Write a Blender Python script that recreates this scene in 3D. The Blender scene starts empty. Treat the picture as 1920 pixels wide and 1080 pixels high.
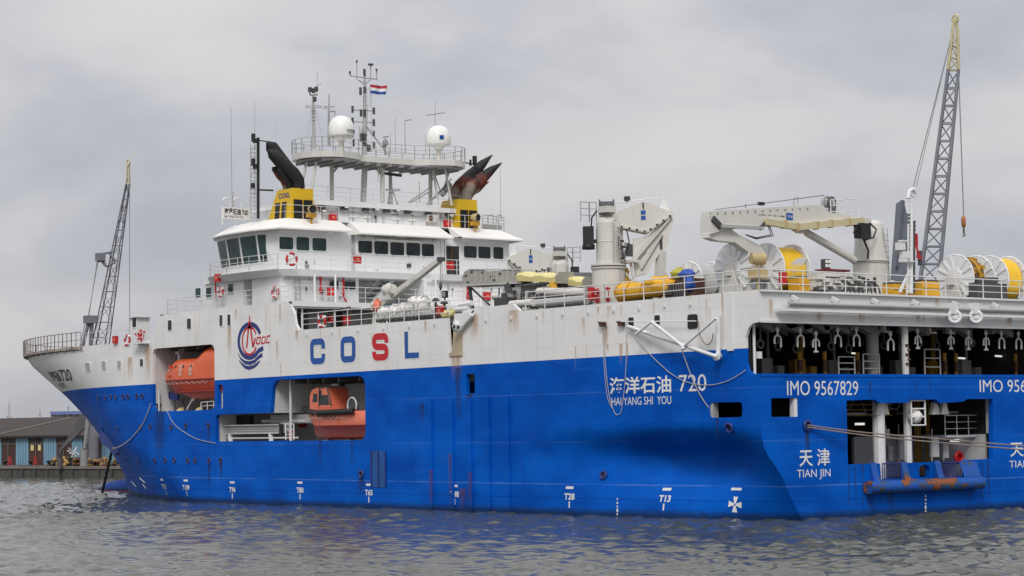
import bpy, math, random
import numpy as np
from mathutils import Vector, Matrix
from mathutils.geometry import tessellate_polygon
random.seed(7)
SC = bpy.context.scene
COL = SC.collection
R = math.radians

# ------------------------------------------------------------------ camera
F = 4070.0
TH = R(38.4); PITCH = math.atan(260 / F); RHO = 0.015; EYE = 4.96
_r0 = Vector((-math.sin(TH), -math.cos(TH), 0)); _f0 = Vector((math.cos(TH), -math.sin(TH), 0)); _z0 = Vector((0, 0, 1))
FW = _f0 * math.cos(PITCH) + _z0 * math.sin(PITCH)
_u0 = -_f0 * math.sin(PITCH) + _z0 * math.cos(PITCH)
UP = _u0 * math.cos(RHO) + _r0 * math.sin(RHO)
RT = _r0 * math.cos(RHO) - _u0 * math.sin(RHO)
CAM = Vector((-77.7, 89.4, EYE))
cd = bpy.data.cameras.new('camera'); co = bpy.data.objects.new('camera', cd); COL.objects.link(co)
cd.sensor_width = 36; cd.lens = F / 1920 * 36; cd.clip_start = 1; cd.clip_end = 8000
M3 = Matrix((RT, UP, -FW)).transposed()
co.matrix_world = Matrix.Translation(CAM) @ M3.to_4x4()
SC.camera = co

# ------------------------------------------------------------------ view, world, sun
SC.view_settings.view_transform = 'Standard'; SC.view_settings.look = 'None'
SC.view_settings.exposure = 0.0; SC.view_settings.gamma = 1
SUN_DIR = Vector((-0.52, 0.50, 0.69)).normalized()
def N(nt, typ, ins=None, **props):
    n = nt.nodes.new(typ)
    for k, v in props.items(): setattr(n, k, v)
    for k, v in (ins or {}).items():
        s = n.inputs[k]
        if hasattr(v, 'is_output'): nt.links.new(v, s)
        else: s.default_value = v
    return n
def ramp(nt, fac, stops, interp='LINEAR'):
    n = nt.nodes.new('ShaderNodeValToRGB'); n.color_ramp.interpolation = interp
    e = n.color_ramp.elements
    while len(e) < len(stops): e.new(0.5)
    for i, (p, c) in enumerate(stops):
        e[i].position = p; e[i].color = (c, c, c, 1) if not hasattr(c, '__len__') else (*c[:3], 1)
    nt.links.new(fac, n.inputs[0]); return n.outputs[0]
def mth(nt, op, a, b=0.0, clamp=False):
    n = nt.nodes.new('ShaderNodeMath'); n.operation = op; n.use_clamp = clamp
    for i, v in enumerate((a, b)):
        if hasattr(v, 'is_output'): nt.links.new(v, n.inputs[i])
        else: n.inputs[i].default_value = v
    return n.outputs[0]
def mix(nt, f, a, b, blend='MIX'):
    n = nt.nodes.new('ShaderNodeMix'); n.data_type = 'RGBA'; n.blend_type = blend
    for i, v in ((0, f), (6, a), (7, b)):
        if hasattr(v, 'is_output'): nt.links.new(v, n.inputs[i])
        elif i == 0: n.inputs[0].default_value = v
        else: n.inputs[i].default_value = (*v[:3], 1)
    return n.outputs[2]

w = bpy.data.worlds.new('World'); SC.world = w; w.use_nodes = True
nt = w.node_tree; nt.nodes.clear()
sky = N(nt, 'ShaderNodeTexSky', sky_type='NISHITA', sun_disc=False, sun_elevation=math.asin(SUN_DIR.z),
        sun_rotation=math.atan2(SUN_DIR.x, SUN_DIR.y))
tc = N(nt, 'ShaderNodeTexCoord')
mp = N(nt, 'ShaderNodeMapping', {'Vector': tc.outputs['Generated'], 'Scale': (1, 1, 2.2), 'Location': (.35, .1, .2)})
n1 = N(nt, 'ShaderNodeTexNoise', {'Vector': mp.outputs[0], 'Scale': 7.0, 'Detail': 6.0, 'Roughness': .5, 'Distortion': .25})
cl = ramp(nt, n1.outputs[0], [(.30, (4.3, 4.4, 4.8)), (.43, (5.0, 5.05, 5.45)), (.53, (5.8, 5.75, 5.95)), (.68, (6.5, 6.3, 6.25))])
sx = N(nt, 'ShaderNodeSeparateXYZ', {'Vector': tc.outputs['Generated']})
el = mth(nt, 'MAXIMUM', sx.outputs[2], 0.0)
gain = mth(nt, 'ADD', mth(nt, 'MULTIPLY', mth(nt, 'POWER', el, 1.5), 1.25), 1.0)
cl2 = N(nt, 'ShaderNodeVectorMath', {0: cl, 'Scale': gain}, operation='SCALE').outputs[0]
skyc = mix(nt, 0.95, sky.outputs[0], cl2)
bg = N(nt, 'ShaderNodeBackground', {'Color': skyc, 'Strength': 0.1})
out = N(nt, 'ShaderNodeOutputWorld', {'Surface': bg.outputs[0]})
sl = bpy.data.lights.new('sun', 'SUN'); sl.energy = 1.75; sl.angle = R(18); sl.color = (1, .965, .91)
so = bpy.data.objects.new('sun', sl); COL.objects.link(so); so.location = (0, 0, 90)
so.rotation_euler = SUN_DIR.to_track_quat('Z', 'Y').to_euler()

# ------------------------------------------------------------------ geometry helpers
V = Vector
def ray(px, py): return FW + RT * ((px - 960) / F) + UP * ((540 - py) / F)
def U(px, py, x=None, y=None, z=None, d=None, pl=None):
    r = ray(px, py)
    if x is not None: t = (x - CAM.x) / r.x
    elif y is not None: t = (y - CAM.y) / r.y
    elif z is not None: t = (z - CAM.z) / r.z
    elif pl is not None: t = (pl[0] - CAM).dot(pl[1]) / r.dot(pl[1])
    else: t = d
    return CAM + r * t
W = {}
def tag(o, label=None, cat=None, group=None, kind=None):
    for k, v in (('label', label), ('category', cat), ('group', group), ('kind', kind)):
        if v: o[k] = v
    return o
def thing(name, label, cat, loc, group=None, kind=None):
    o = bpy.data.objects.new(name, None); COL.objects.link(o); o.location = loc; o.empty_display_size = .3
    W[o] = V(loc); return tag(o, label, cat, group, kind)
def frame_of(d, up=V((0, 0, 1))):
    d = V(d).normalized()
    if abs(d.dot(up)) > .98: up = V((1, 0, 0))
    a = d.cross(up).normalized(); return a, a.cross(d).normalized()
class MB:
    def __init__(s): s.v = []; s.f = []; s.m = []; s.s = []; s.mi = 0
    def mat(s, i): s.mi = i; return s
    def add(s, vs, fs, sm=False):
        b = len(s.v); s.v += [tuple(p) for p in vs]
        for f in fs: s.f.append([b + i for i in f]); s.m.append(s.mi); s.s.append(sm)
        return s
    def box(s, a, b):
        x0, y0, z0 = (min(a[i], b[i]) for i in range(3)); x1, y1, z1 = (max(a[i], b[i]) for i in range(3))
        return s.add([(x0, y0, z0), (x1, y0, z0), (x1, y1, z0), (x0, y1, z0), (x0, y0, z1), (x1, y0, z1), (x1, y1, z1), (x0, y1, z1)],
                     [(0, 3, 2, 1), (4, 5, 6, 7), (0, 1, 5, 4), (1, 2, 6, 5), (2, 3, 7, 6), (3, 0, 4, 7)])
    def cbox(s, c, sz): return s.box([c[i] - sz[i] / 2 for i in range(3)], [c[i] + sz[i] / 2 for i in range(3)])
    def bar(s, p, q, w, h=None, up=V((0, 0, 1)), w2=None, h2=None):
        h = h or w; w2 = w2 or w; h2 = h2 or h; p = V(p); q = V(q); a, b = frame_of(q - p, up)
        vs = [p + a * (i * w / 2) + b * (j * h / 2) for i, j in ((-1, -1), (1, -1), (1, 1), (-1, 1))] + \
             [q + a * (i * w2 / 2) + b * (j * h2 / 2) for i, j in ((-1, -1), (1, -1), (1, 1), (-1, 1))]
        return s.add(vs, [(0, 1, 2, 3), (7, 6, 5, 4), (0, 4, 5, 1), (1, 5, 6, 2), (2, 6, 7, 3), (3, 7, 4, 0)])
    def tube(s, p, q, r, r2=None, n=8, cap=True):
        r2 = r if r2 is None else r2; p = V(p); q = V(q); a, b = frame_of(q - p); vs = []
        for c, rr in ((p, r), (q, r2)):
            vs += [c + (a * math.cos(2 * math.pi * i / n) + b * math.sin(2 * math.pi * i / n)) * rr for i in range(n)]
        s.add(vs, [(i, (i + 1) % n, n + (i + 1) % n, n + i) for i in range(n)], True)
        if cap: s.add(vs[:n], [tuple(range(n - 1, -1, -1))]); s.add(vs[n:], [tuple(range(n))])
        return s
    def path(s, pts, r, n=6, rs=None):
        pts = [V(p) for p in pts]; vs = []; fs = []; pa = None
        for i, p in enumerate(pts):
            d = pts[min(i + 1, len(pts) - 1)] - pts[max(i - 1, 0)]
            if pa is None: a, b = frame_of(d)
            else:
                dn = d.normalized(); a = (pa - dn * pa.dot(dn))
                a = a.normalized() if a.length > 1e-6 else frame_of(d)[0]; b = a.cross(dn)
            pa = a; rr = rs[i] if rs else r
            vs += [p + (a * math.cos(2 * math.pi * k / n) + b * math.sin(2 * math.pi * k / n)) * rr for k in range(n)]
        for i in range(len(pts) - 1):
            fs += [(i * n + k, i * n + (k + 1) % n, (i + 1) * n + (k + 1) % n, (i + 1) * n + k) for k in range(n)]
        s.add(vs, fs, True)
        L = (len(pts) - 1) * n
        return s.add(vs[:n], [tuple(range(n))]).add(vs[L:], [tuple(range(n))])
    def prism(s, poly, vec):
        n = len(poly); vec = V(vec); a = [V(p) for p in poly]; b = [p + vec for p in a]
        tri = [tuple(t) for t in tessellate_polygon([a])]
        s.add(a, tri); s.add(b, tri)
        return s.add(a + b, [(i, (i + 1) % n, n + (i + 1) % n, n + i) for i in range(n)])
    def lathe(s, prof, o, ax=(0, 0, 1), n=16, sm=True):
        o = V(o); ax = V(ax).normalized(); a, b = frame_of(ax); vs = []; fs = []
        for r, h in prof:
            vs += [o + ax * h + (a * math.cos(2 * math.pi * i / n) + b * math.sin(2 * math.pi * i / n)) * r for i in range(n)]
        for k in range(len(prof) - 1):
            fs += [(k * n + i, k * n + (i + 1) % n, (k + 1) * n + (i + 1) % n, (k + 1) * n + i) for i in range(n)]
        return s.add(vs, fs, sm)
    def torus(s, c, ax, Rr, r, n=20, k=8):
        c = V(c); ax = V(ax).normalized(); a, b = frame_of(ax); vs = []; fs = []
        for i in range(n):
            d = a * math.cos(2 * math.pi * i / n) + b * math.sin(2 * math.pi * i / n)
            vs += [c + d * (Rr + r * math.cos(2 * math.pi * j / k)) + ax * (r * math.sin(2 * math.pi * j / k)) for j in range(k)]
        for i in range(n):
            fs += [(i * k + j, i * k + (j + 1) % k, ((i + 1) % n) * k + (j + 1) % k, ((i + 1) % n) * k + j) for j in range(k)]
        return s.add(vs, fs, True)
    def blob(s, c, sz, seed=0, amp=.12, n=14, m=9):
        rnd = random.Random(seed); ph = [rnd.uniform(0, 6.3) for _ in range(6)]; vs = []; fs = []
        for j in range(m + 1):
            t = math.pi * j / m
            for i in range(n):
                a = 2 * math.pi * i / n
                k = 1 + amp * (math.sin(3 * a + ph[0] + 2 * t) + math.sin(5 * a + ph[1]) * math.sin(4 * t + ph[2]) + .5 * math.sin(7 * t + ph[3]))
                vs.append((c[0] + sz[0] * k * math.sin(t) * math.cos(a), c[1] + sz[1] * k * math.sin(t) * math.sin(a), c[2] + sz[2] * k * math.cos(t)))
        for j in range(m):
            fs += [(j * n + i, j * n + (i + 1) % n, (j + 1) * n + (i + 1) % n, (j + 1) * n + i) for i in range(n)]
        return s.add(vs, fs, True)
    def grid(s, rows, sm=True, closed=False):
        n = len(rows[0]); vs = [p for r in rows for p in r]; fs = []
        for j in range(len(rows) - 1):
            for i in range(n if closed else n - 1):
                fs.append((j * n + i, j * n + (i + 1) % n, (j + 1) * n + (i + 1) % n, (j + 1) * n + i))
        return s.add(vs, fs, sm)
    def holed(s, outer, holes):
        loops = [[V(p) for p in outer]] + [[V(p) for p in h] for h in holes]
        vs = [p for l in loops for p in l]
        return s.add(vs, [tuple(t) for t in tessellate_polygon(loops)])
    def rail(s, pts, h=1.05, bars=3, step=1.5, r=.027):
        pts = [V(p) for p in pts]
        for k in range(1, bars + 1):
            for a, b in zip(pts, pts[1:]):
                s.tube(a + V((0, 0, h * k / bars)), b + V((0, 0, h * k / bars)), r if k == bars else r * .75, n=5, cap=False)
        for a, b in zip(pts, pts[1:]):
            L = (b - a).length; n = max(1, round(L / step))
            for i in range(n + 1):
                p = a.lerp(b, i / n); s.tube(p, p + V((0, 0, h)), r * 1.1, n=5, cap=False)
        return s
    def build(s, name, mats, parent=None, loc=None, label=None, cat=None, group=None, kind=None, fix=True):
        if not isinstance(mats, (list, tuple)): mats = [mats]
        if parent is not None: off = W[parent]
        else: off = V(loc) if loc is not None else V((0, 0, 0))
        me = bpy.data.meshes.new(name)
        me.from_pydata([(p[0] - off.x, p[1] - off.y, p[2] - off.z) for p in s.v], [], s.f)
        for m in mats: me.materials.append(m)
        me.polygons.foreach_set('material_index', s.m); me.polygons.foreach_set('use_smooth', s.s)
        if fix:
            import bmesh
            bm = bmesh.new(); bm.from_mesh(me); bmesh.ops.recalc_face_normals(bm, faces=bm.faces); bm.to_mesh(me); bm.free()
        me.update()
        o = bpy.data.objects.new(name, me); COL.objects.link(o)
        if parent is not None: o.parent = parent; W[o] = off
        else: o.location = off; W[o] = off
        return tag(o, label, cat, group, kind)
def rrect(x0, z0, x1, z1, r, n=5):
    pts = []
    for cx, cz, a0 in ((x1 - r, z1 - r, 0), (x0 + r, z1 - r, 90), (x0 + r, z0 + r, 180), (x1 - r, z0 + r, 270)):
        for i in range(n + 1):
            a = R(a0 + 90 * i / n); pts.append((cx + r * math.cos(a), cz + r * math.sin(a)))
    return pts

# ------------------------------------------------------------------ materials
def newmat(name):
    m = bpy.data.materials.new(name); m.use_nodes = True; t = m.node_tree; t.nodes.clear()
    b = N(t, 'ShaderNodeBsdfPrincipled'); o = N(t, 'ShaderNodeOutputMaterial', {'Surface': b.outputs[0]})
    return m, t, b
def pos(t, sc=(1, 1, 1)):
    g = N(t, 'ShaderNodeNewGeometry')
    return N(t, 'ShaderNodeMapping', {'Vector': g.outputs['Position'], 'Scale': sc}).outputs[0]
def paint(name, col, rough=.45, var=.1, grime=(.25, .16, .08), gamt=.35, gth=(.58, .8), sc=1.0, metal=0, bump=.0, vert=.14):
    m, t, b = newmat(name)
    a = N(t, 'ShaderNodeTexNoise', {'Vector': pos(t), 'Scale': .55 * sc, 'Detail': 5.0, 'Roughness': .6})
    st = N(t, 'ShaderNodeTexNoise', {'Vector': pos(t, (2.2 * sc, 2.2 * sc, vert * 2.2 * sc)), 'Scale': 1.6, 'Detail': 6.0, 'Roughness': .65})
    fine = N(t, 'ShaderNodeTexNoise', {'Vector': pos(t), 'Scale': 6 * sc, 'Detail': 4.0})
    dark = tuple(c * (1 - var * 1.6) for c in col)
    c1 = mix(t, ramp(t, a.outputs[0], [(.32, 1), (.68, 0)]), col, dark)
    g = mth(t, 'MULTIPLY', ramp(t, st.outputs[0], [(gth[0], 0), (gth[1], 1)]), gamt)
    c2 = mix(t, g, c1, grime)
    c3 = mix(t, mth(t, 'MULTIPLY', ramp(t, fine.outputs[0], [(.6, 0), (.8, 1)]), gamt * .5), c2, grime)
    t.links.new(c3, b.inputs['Base Color']); b.inputs['Metallic'].default_value = metal
    t.links.new(ramp(t, fine.outputs[0], [(.3, max(.05, rough - .1)), (.7, min(1, rough + .12))]), b.inputs['Roughness'])
    if bump:
        bn = N(t, 'ShaderNodeBump', {'Height': fine.outputs[0], 'Strength': bump, 'Distance': .05}); t.links.new(bn.outputs[0], b.inputs['Normal'])
    return m
RUST = (.24, .10, .03)
M = {}
M['white'] = paint('white_paint', (.76, .765, .77), .42, .05, (.40, .33, .24), .30)
M['house'] = paint('house_white', (.80, .805, .81), .42, .04, (.45, .40, .33), .22)
M['cream'] = paint('canopy_cream', (.84, .825, .79), .5, .04, (.5, .42, .3), .15)
M['crane'] = paint('crane_offwhite', (.66, .645, .60), .45, .07, (.34, .22, .11), .42)
M['rail'] = paint('rail_white', (.74, .74, .73), .5, .08, RUST, .25, sc=2)
M['railrust'] = paint('rail_rusty', (.48, .44, .42), .6, .25, (.16, .07, .03), .8, (.45, .6), sc=2)
M['grey'] = paint('grey_steel', (.30, .30, .295), .5, .12, (.12, .08, .05), .4)
M['midgrey'] = paint('mid_grey', (.42, .42, .41), .5, .1, (.2, .14, .09), .35)
M['bay'] = paint('bay_grey', (.62, .62, .61), .55, .05, (.2, .17, .13), .25)
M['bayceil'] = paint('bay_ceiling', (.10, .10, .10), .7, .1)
M['dark'] = paint('interior_shade', (.030, .030, .031), .7, .3, (.06, .04, .02), .4)  # shade inside the openings, put into the colour of their surfaces
M['darkgrey'] = paint('dark_grey', (.07, .07, .073), .55, .2)
M['black'] = paint('black_rubber', (.013, .013, .014), .55, .2, (.06, .05, .04), .2)
M['yellow'] = paint('funnel_yellow', (.74, .47, .006), .42, .08, (.35, .2, .02), .2)
M['hose'] = paint('hose_yellow', (.80, .50, .012), .45, .08, (.3, .17, .02), .35)
M['legdark'] = paint('leg_dark', (.10, .10, .105), .6, .15)
M['leglight'] = paint('leg_light', (.26, .26, .265), .6, .12)
M['roller'] = None
M['beige'] = paint('beige_gear', (.52, .40, .20), .55, .1)
M['chute'] = paint('worn_beige_grey', (.40, .38, .34), .6, .12, (.2, .12, .07), .4)
M['tarp'] = paint('tarp_orange', (.82, .44, .03), .6, .15, (.3, .14, .02), .3, bump=.4)
M['ochre'] = paint('ochre_gear', (.55, .30, .02), .55, .2, (.12, .06, .02), .6)
M['pale'] = paint('pale_yellow', (.78, .68, .30), .5, .06, (.4, .3, .1), .3)
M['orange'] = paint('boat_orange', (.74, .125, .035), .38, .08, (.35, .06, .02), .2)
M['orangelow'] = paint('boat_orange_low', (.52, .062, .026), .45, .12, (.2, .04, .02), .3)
M['salmon'] = paint('boat_salmon', (.78, .20, .115), .4, .06, (.4, .1, .05), .2)
M['redlow'] = paint('boat_bottom_red', (.38, .03, .025), .45, .2, (.16, .03, .02), .4)
M['red'] = paint('fire_red', (.55, .012, .018), .38, .1, (.2, .01, .01), .2)
M['deck'] = paint('deck_paint', (.10, .12, .10), .7, .2, RUST, .4)
M['navy'] = paint('navy_box', (.012, .035, .22), .4, .1)
M['teal'] = paint('teal_cloth', (.10, .32, .38), .6, .1)
M['wrap'] = paint('white_wrap', (.78, .77, .74), .6, .1, (.3, .25, .2), .5, bump=.5)
M['rope'] = paint('rope', (.55, .53, .48), .8, .15, (.2, .16, .12), .4, sc=3)
M['ropeb'] = paint('rope_brown', (.30, .24, .20), .8, .2, sc=3)
M['rustsoot'] = None
M['radome'] = paint('radome_white', (.82, .82, .79), .5, .03, (.5, .48, .42), .15)
M['letterw'] = paint('letter_white', (.80, .80, .79), .5, .06, (.3, .35, .45), .3)
M['letterb'] = paint('letter_blue', (.008, .085, .36), .45, .06, (.1, .15, .3), .1)
M['letternavy'] = paint('letter_navy', (.010, .030, .19), .45, .06, (.1, .1, .2), .1)
M['letterr'] = paint('letter_red', (.58, .012, .025), .45, .06, (.3, .02, .02), .1)
M['letterk'] = paint('letter_black', (.015, .016, .03), .5, .06, (.1, .1, .1), .1)
M['crate_brown'] = paint('brown_gear', (.13, .055, .035), .6, .25)
M['lattice'] = paint('lattice_blue_grey', (.25, .26, .295), .5, .15, (.1, .06, .05), .3)
M['latticed'] = paint('lattice_dark', (.20, .20, .235), .55, .2, (.1, .05, .04), .35)
M['latcream'] = paint('lattice_cream', (.62, .55, .33), .5, .1, RUST, .3)
M['alu'] = paint('aluminium', (.56, .56, .53), .4, .08, (.2, .17, .13), .35, metal=.25)
def glassmat(name, col, rough=.06):
    m, t, b = newmat(name)
    n = N(t, 'ShaderNodeTexNoise', {'Vector': pos(t), 'Scale': .9, 'Detail': 2.0})
    t.links.new(mix(t, ramp(t, n.outputs[0], [(.42, 0), (.6, 1)]), tuple(c * .45 for c in col), col), b.inputs['Base Color'])
    b.inputs['Roughness'].default_value = rough; b.inputs['Specular IOR Level'].default_value = .35
    return m
M['glass'] = glassmat('window_glass', (.022, .032, .034))
M['glassteal'] = glassmat('window_glass_teal', (.025, .06, .062))
def lamp_mat():
    m, t, b = newmat('lamp_tube'); b.inputs['Base Color'].default_value = (.9, .9, .9, 1)
    b.inputs['Emission Color'].default_value = (1, .98, .92, 1); b.inputs['Emission Strength'].default_value = .7; return m
M['lamp'] = lamp_mat()
def sooty():
    m, t, b = newmat('exhaust_soot')
    n = N(t, 'ShaderNodeTexNoise', {'Vector': pos(t, (1, 1, .5)), 'Scale': 1.6, 'Detail': 6.0, 'Roughness': .6})
    g = N(t, 'ShaderNodeNewGeometry'); s = N(t, 'ShaderNodeSeparateXYZ', {'Vector': g.outputs['Position']})
    h = mth(t, 'ADD', mth(t, 'MULTIPLY', mth(t, 'SUBTRACT', s.outputs[2], 21.8), .38), mth(t, 'MULTIPLY', mth(t, 'SUBTRACT', n.outputs[0], .5), 1.5))
    st = mth(t, 'MULTIPLY', mth(t, 'LESS_THAN', s.outputs[1], 0.0), .22)
    h = mth(t, 'SUBTRACT', h, st)
    t.links.new(ramp(t, h, [(.02, (.26, .22, .18)), (.14, (.17, .032, .012)), (.34, (.07, .018, .010)), (.46, (.012, .011, .011))]), b.inputs['Base Color'])
    b.inputs['Roughness'].default_value = .7; return m
M['rustsoot'] = sooty()
M['soot'] = paint('soot_black', (.011, .0105, .011), .7, .3, (.05, .025, .015), .5)

def hullmat():
    m, t, b = newmat('hull_paint')
    P = pos(t); s = N(t, 'ShaderNodeSeparateXYZ', {'Vector': P}); X, Z = s.outputs[0], s.outputs[2]
    big = N(t, 'ShaderNodeTexNoise', {'Vector': pos(t, (1, 1, 1.6)), 'Scale': .28, 'Detail': 6.0, 'Roughness': .55})
    stk = N(t, 'ShaderNodeTexNoise', {'Vector': pos(t, (1.5, 1.5, .09)), 'Scale': 1.3, 'Detail': 7.0, 'Roughness': .65})
    stk2 = N(t, 'ShaderNodeTexNoise', {'Vector': pos(t, (.5, .5, .06)), 'Scale': 2.1, 'Detail': 6.0, 'Roughness': .6})
    fine = N(t, 'ShaderNodeTexNoise', {'Vector': P, 'Scale': 4.0, 'Detail': 6.0, 'Roughness': .65})
    hor = N(t, 'ShaderNodeTexNoise', {'Vector': pos(t, (.25, .25, 3.0)), 'Scale': 1.0, 'Detail': 5.0})
    blue = mix(t, ramp(t, big.outputs[0], [(.36, 0), (.64, 1)]), (.0008, .070, .40), (.001, .108, .55))
    blue = mix(t, mth(t, 'MULTIPLY', ramp(t, hor.outputs[0], [(.56, 0), (.74, 1)]), .22), blue, (.03, .16, .60))
    blue = mix(t, mth(t, 'MULTIPLY', ramp(t, stk.outputs[0], [(.56, 0), (.75, 1)]), .32), blue, (.004, .035, .20))
    def band(z0, hw):   # weld seam: 1 within hw of z0
        return mth(t, 'LESS_THAN', mth(t, 'ABSOLUTE', mth(t, 'SUBTRACT', Z, z0)), hw)
    seam = band(1.72, .035)
    for zz in (4.05, 6.75): seam = mth(t, 'MAXIMUM', seam, mth(t, 'MULTIPLY', band(zz, .03), .4))
    seamd = band(.95, .025)
    br = ramp(t, hor.outputs[0], [(.38, .1), (.55, 1)])
    blue = mix(t, mth(t, 'MULTIPLY', mth(t, 'MULTIPLY', seam, br), .5), blue, (.12, .24, .60))
    blue = mix(t, mth(t, 'MULTIPLY', seamd, .5), blue, (.002, .03, .2))
    low = mth(t, 'SUBTRACT', 1.0, mth(t, 'DIVIDE', Z, 3.2), True)
    scuff = mth(t, 'MULTIPLY', ramp(t, fine.outputs[0], [(.62, 0), (.70, 1)]), mth(t, 'MULTIPLY', low, ramp(t, stk2.outputs[0], [(.52, 0), (.60, 1)])))
    blue = mix(t, mth(t, 'MULTIPLY', scuff, .7), blue, (.05, .045, .05))
    chips = mth(t, 'MULTIPLY', ramp(t, fine.outputs[0], [(.70, 0), (.74, 1)]), mth(t, 'MULTIPLY', low, .55))
    blue = mix(t, chips, blue, (.35, .42, .55))
    white = mix(t, ramp(t, big.outputs[0], [(.35, 0), (.65, 1)]), (.72, .72, .715), (.79, .785, .775))
    white = mix(t, mth(t, 'MULTIPLY', ramp(t, stk.outputs[0], [(.53, 0), (.74, 1)]), .26), white, (.47, .43, .36))
    white = mix(t, mth(t, 'MULTIPLY', ramp(t, stk2.outputs[0], [(.62, 0), (.72, 1)]), .38), white, (.50, .34, .15))
    sw = mth(t, 'MAXIMUM', band(9.35, .02), mth(t, 'MAXIMUM', band(10.9, .02), band(12.6, .02)))
    white = mix(t, mth(t, 'MULTIPLY', sw, .16), white, (.3, .3, .3))
    vx = mth(t, 'ABSOLUTE', mth(t, 'SUBTRACT', mth(t, 'FRACT', mth(t, 'DIVIDE', X, 7.1)), .5))
    white = mix(t, mth(t, 'MULTIPLY', mth(t, 'LESS_THAN', vx, .003), .12), white, (.3, .3, .3))
    zb = mth(t, 'SUBTRACT', 8.75, mth(t, 'MULTIPLY', X, .005))
    isw = mth(t, 'GREATER_THAN', Z, zb)
    c = mix(t, isw, blue, white)
    slime = ramp(t, mth(t, 'ADD', Z, mth(t, 'MULTIPLY', mth(t, 'SUBTRACT', fine.outputs[0], .5), .35)), [(.16, 1), (.5, 0)])
    c = mix(t, mth(t, 'MULTIPLY', slime, .8), c, (.012, .022, .04))
    red = mth(t, 'MULTIPLY', mth(t, 'LESS_THAN', Z, .07), mth(t, 'GREATER_THAN', X, 76.0))
    c = mix(t, red, c, (.24, .03, .03))
    t.links.new(c, b.inputs['Base Color'])
    t.links.new(ramp(t, fine.outputs[0], [(.3, .38), (.7, .55)]), b.inputs['Roughness'])
    dent = N(t, 'ShaderNodeTexNoise', {'Vector': P, 'Scale': .75, 'Detail': 2.0})
    fr = mth(t, 'ABSOLUTE', mth(t, 'SINE', mth(t, 'MULTIPLY', X, 4.2)))
    hgt = mth(t, 'ADD', mth(t, 'ADD', mth(t, 'MULTIPLY', dent.outputs[0], 1.0), mth(t, 'MULTIPLY', fr, .22)), mth(t, 'MULTIPLY', seam, .12))
    bn = N(t, 'ShaderNodeBump', {'Height': hgt, 'Strength': .6, 'Distance': .05}); t.links.new(bn.outputs[0], b.inputs['Normal'])
    b.inputs['Specular IOR Level'].default_value = .05
    return m
M['hull'] = hullmat()
def rollermat():
    m, t, b = newmat('rusty_roller_blue')
    n = N(t, 'ShaderNodeTexNoise', {'Vector': pos(t, (1, .6, 1)), 'Scale': 1.1, 'Detail': 7.0, 'Roughness': .62}); n2 = N(t, 'ShaderNodeTexNoise', {'Vector': pos(t), 'Scale': 5.0, 'Detail': 4.0})
    c = mix(t, ramp(t, n2.outputs[0], [(.4, 0), (.65, 1)]), (.0015, .075, .44), (.006, .09, .32))
    c = mix(t, ramp(t, n.outputs[0], [(.50, 0), (.535, 1)]), c, (.045, .06, .08)); c = mix(t, ramp(t, n.outputs[0], [(.56, 0), (.585, 1)]), c, (.26, .075, .022))
    t.links.new(c, b.inputs['Base Color']); b.inputs['Roughness'].default_value = .6; return m
M['roller'] = rollermat()
def rustmat(name, col, col2):
    m, t, b = newmat(name)
    uv = N(t, 'ShaderNodeTexCoord').outputs['UV']; s = N(t, 'ShaderNodeSeparateXYZ', {'Vector': uv})
    st = N(t, 'ShaderNodeTexNoise', {'Vector': pos(t, (5, 5, .35)), 'Scale': 1.7, 'Detail': 6.0, 'Roughness': .6})
    fade = mth(t, 'MULTIPLY', ramp(t, s.outputs[1], [(0, 0), (.45, .55), (.9, 1), (1, .9)]),
               ramp(t, mth(t, 'ABSOLUTE', mth(t, 'SUBTRACT', s.outputs[0], .5)), [(.15, 1), (.5, 0)]))
    al = mth(t, 'MULTIPLY', fade, ramp(t, st.outputs[0], [(.34, .05), (.66, .8)]), True)
    t.links.new(mix(t, st.outputs[0], col, col2), b.inputs['Base Color']); t.links.new(al, b.inputs['Alpha'])
    b.inputs['Roughness'].default_value = .8; return m
M['ruststreak'] = rustmat('rust_streak', (.60, .36, .13), (.42, .20, .05))
M['darkstreak'] = rustmat('dark_streak', (.012, .02, .05), (.03, .03, .03))
M['redrust'] = rustmat('red_rust', (.20, .05, .03), (.06, .03, .03))
def watermat():
    m, t, b = newmat('sea_water')
    mpw = N(t, 'ShaderNodeMapping', {'Vector': N(t, 'ShaderNodeNewGeometry').outputs['Position'], 'Rotation': (0, 0, R(-51.6)), 'Scale': (.62, 1.25, 1)})
    n = N(t, 'ShaderNodeTexNoise', {'Vector': mpw.outputs[0], 'Scale': 2.0, 'Detail': 6.0, 'Roughness': .62})
    n2 = N(t, 'ShaderNodeTexNoise', {'Vector': pos(t), 'Scale': .06, 'Detail': 3.0})
    b.inputs['Base Color'].default_value = (.030, .034, .028, 1)
    t.links.new(mix(t, n2.outputs[0], (.050, .057, .044), (.072, .074, .058)), b.inputs['Base Color'])
    b.inputs['Roughness'].default_value = .06; b.inputs['IOR'].default_value = 1.5
    bn = N(t, 'ShaderNodeBump', {'Height': n.outputs[0], 'Strength': .6, 'Distance': .05}); t.links.new(bn.outputs[0], b.inputs['Normal'])
    return m
M['water'] = watermat()
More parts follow.
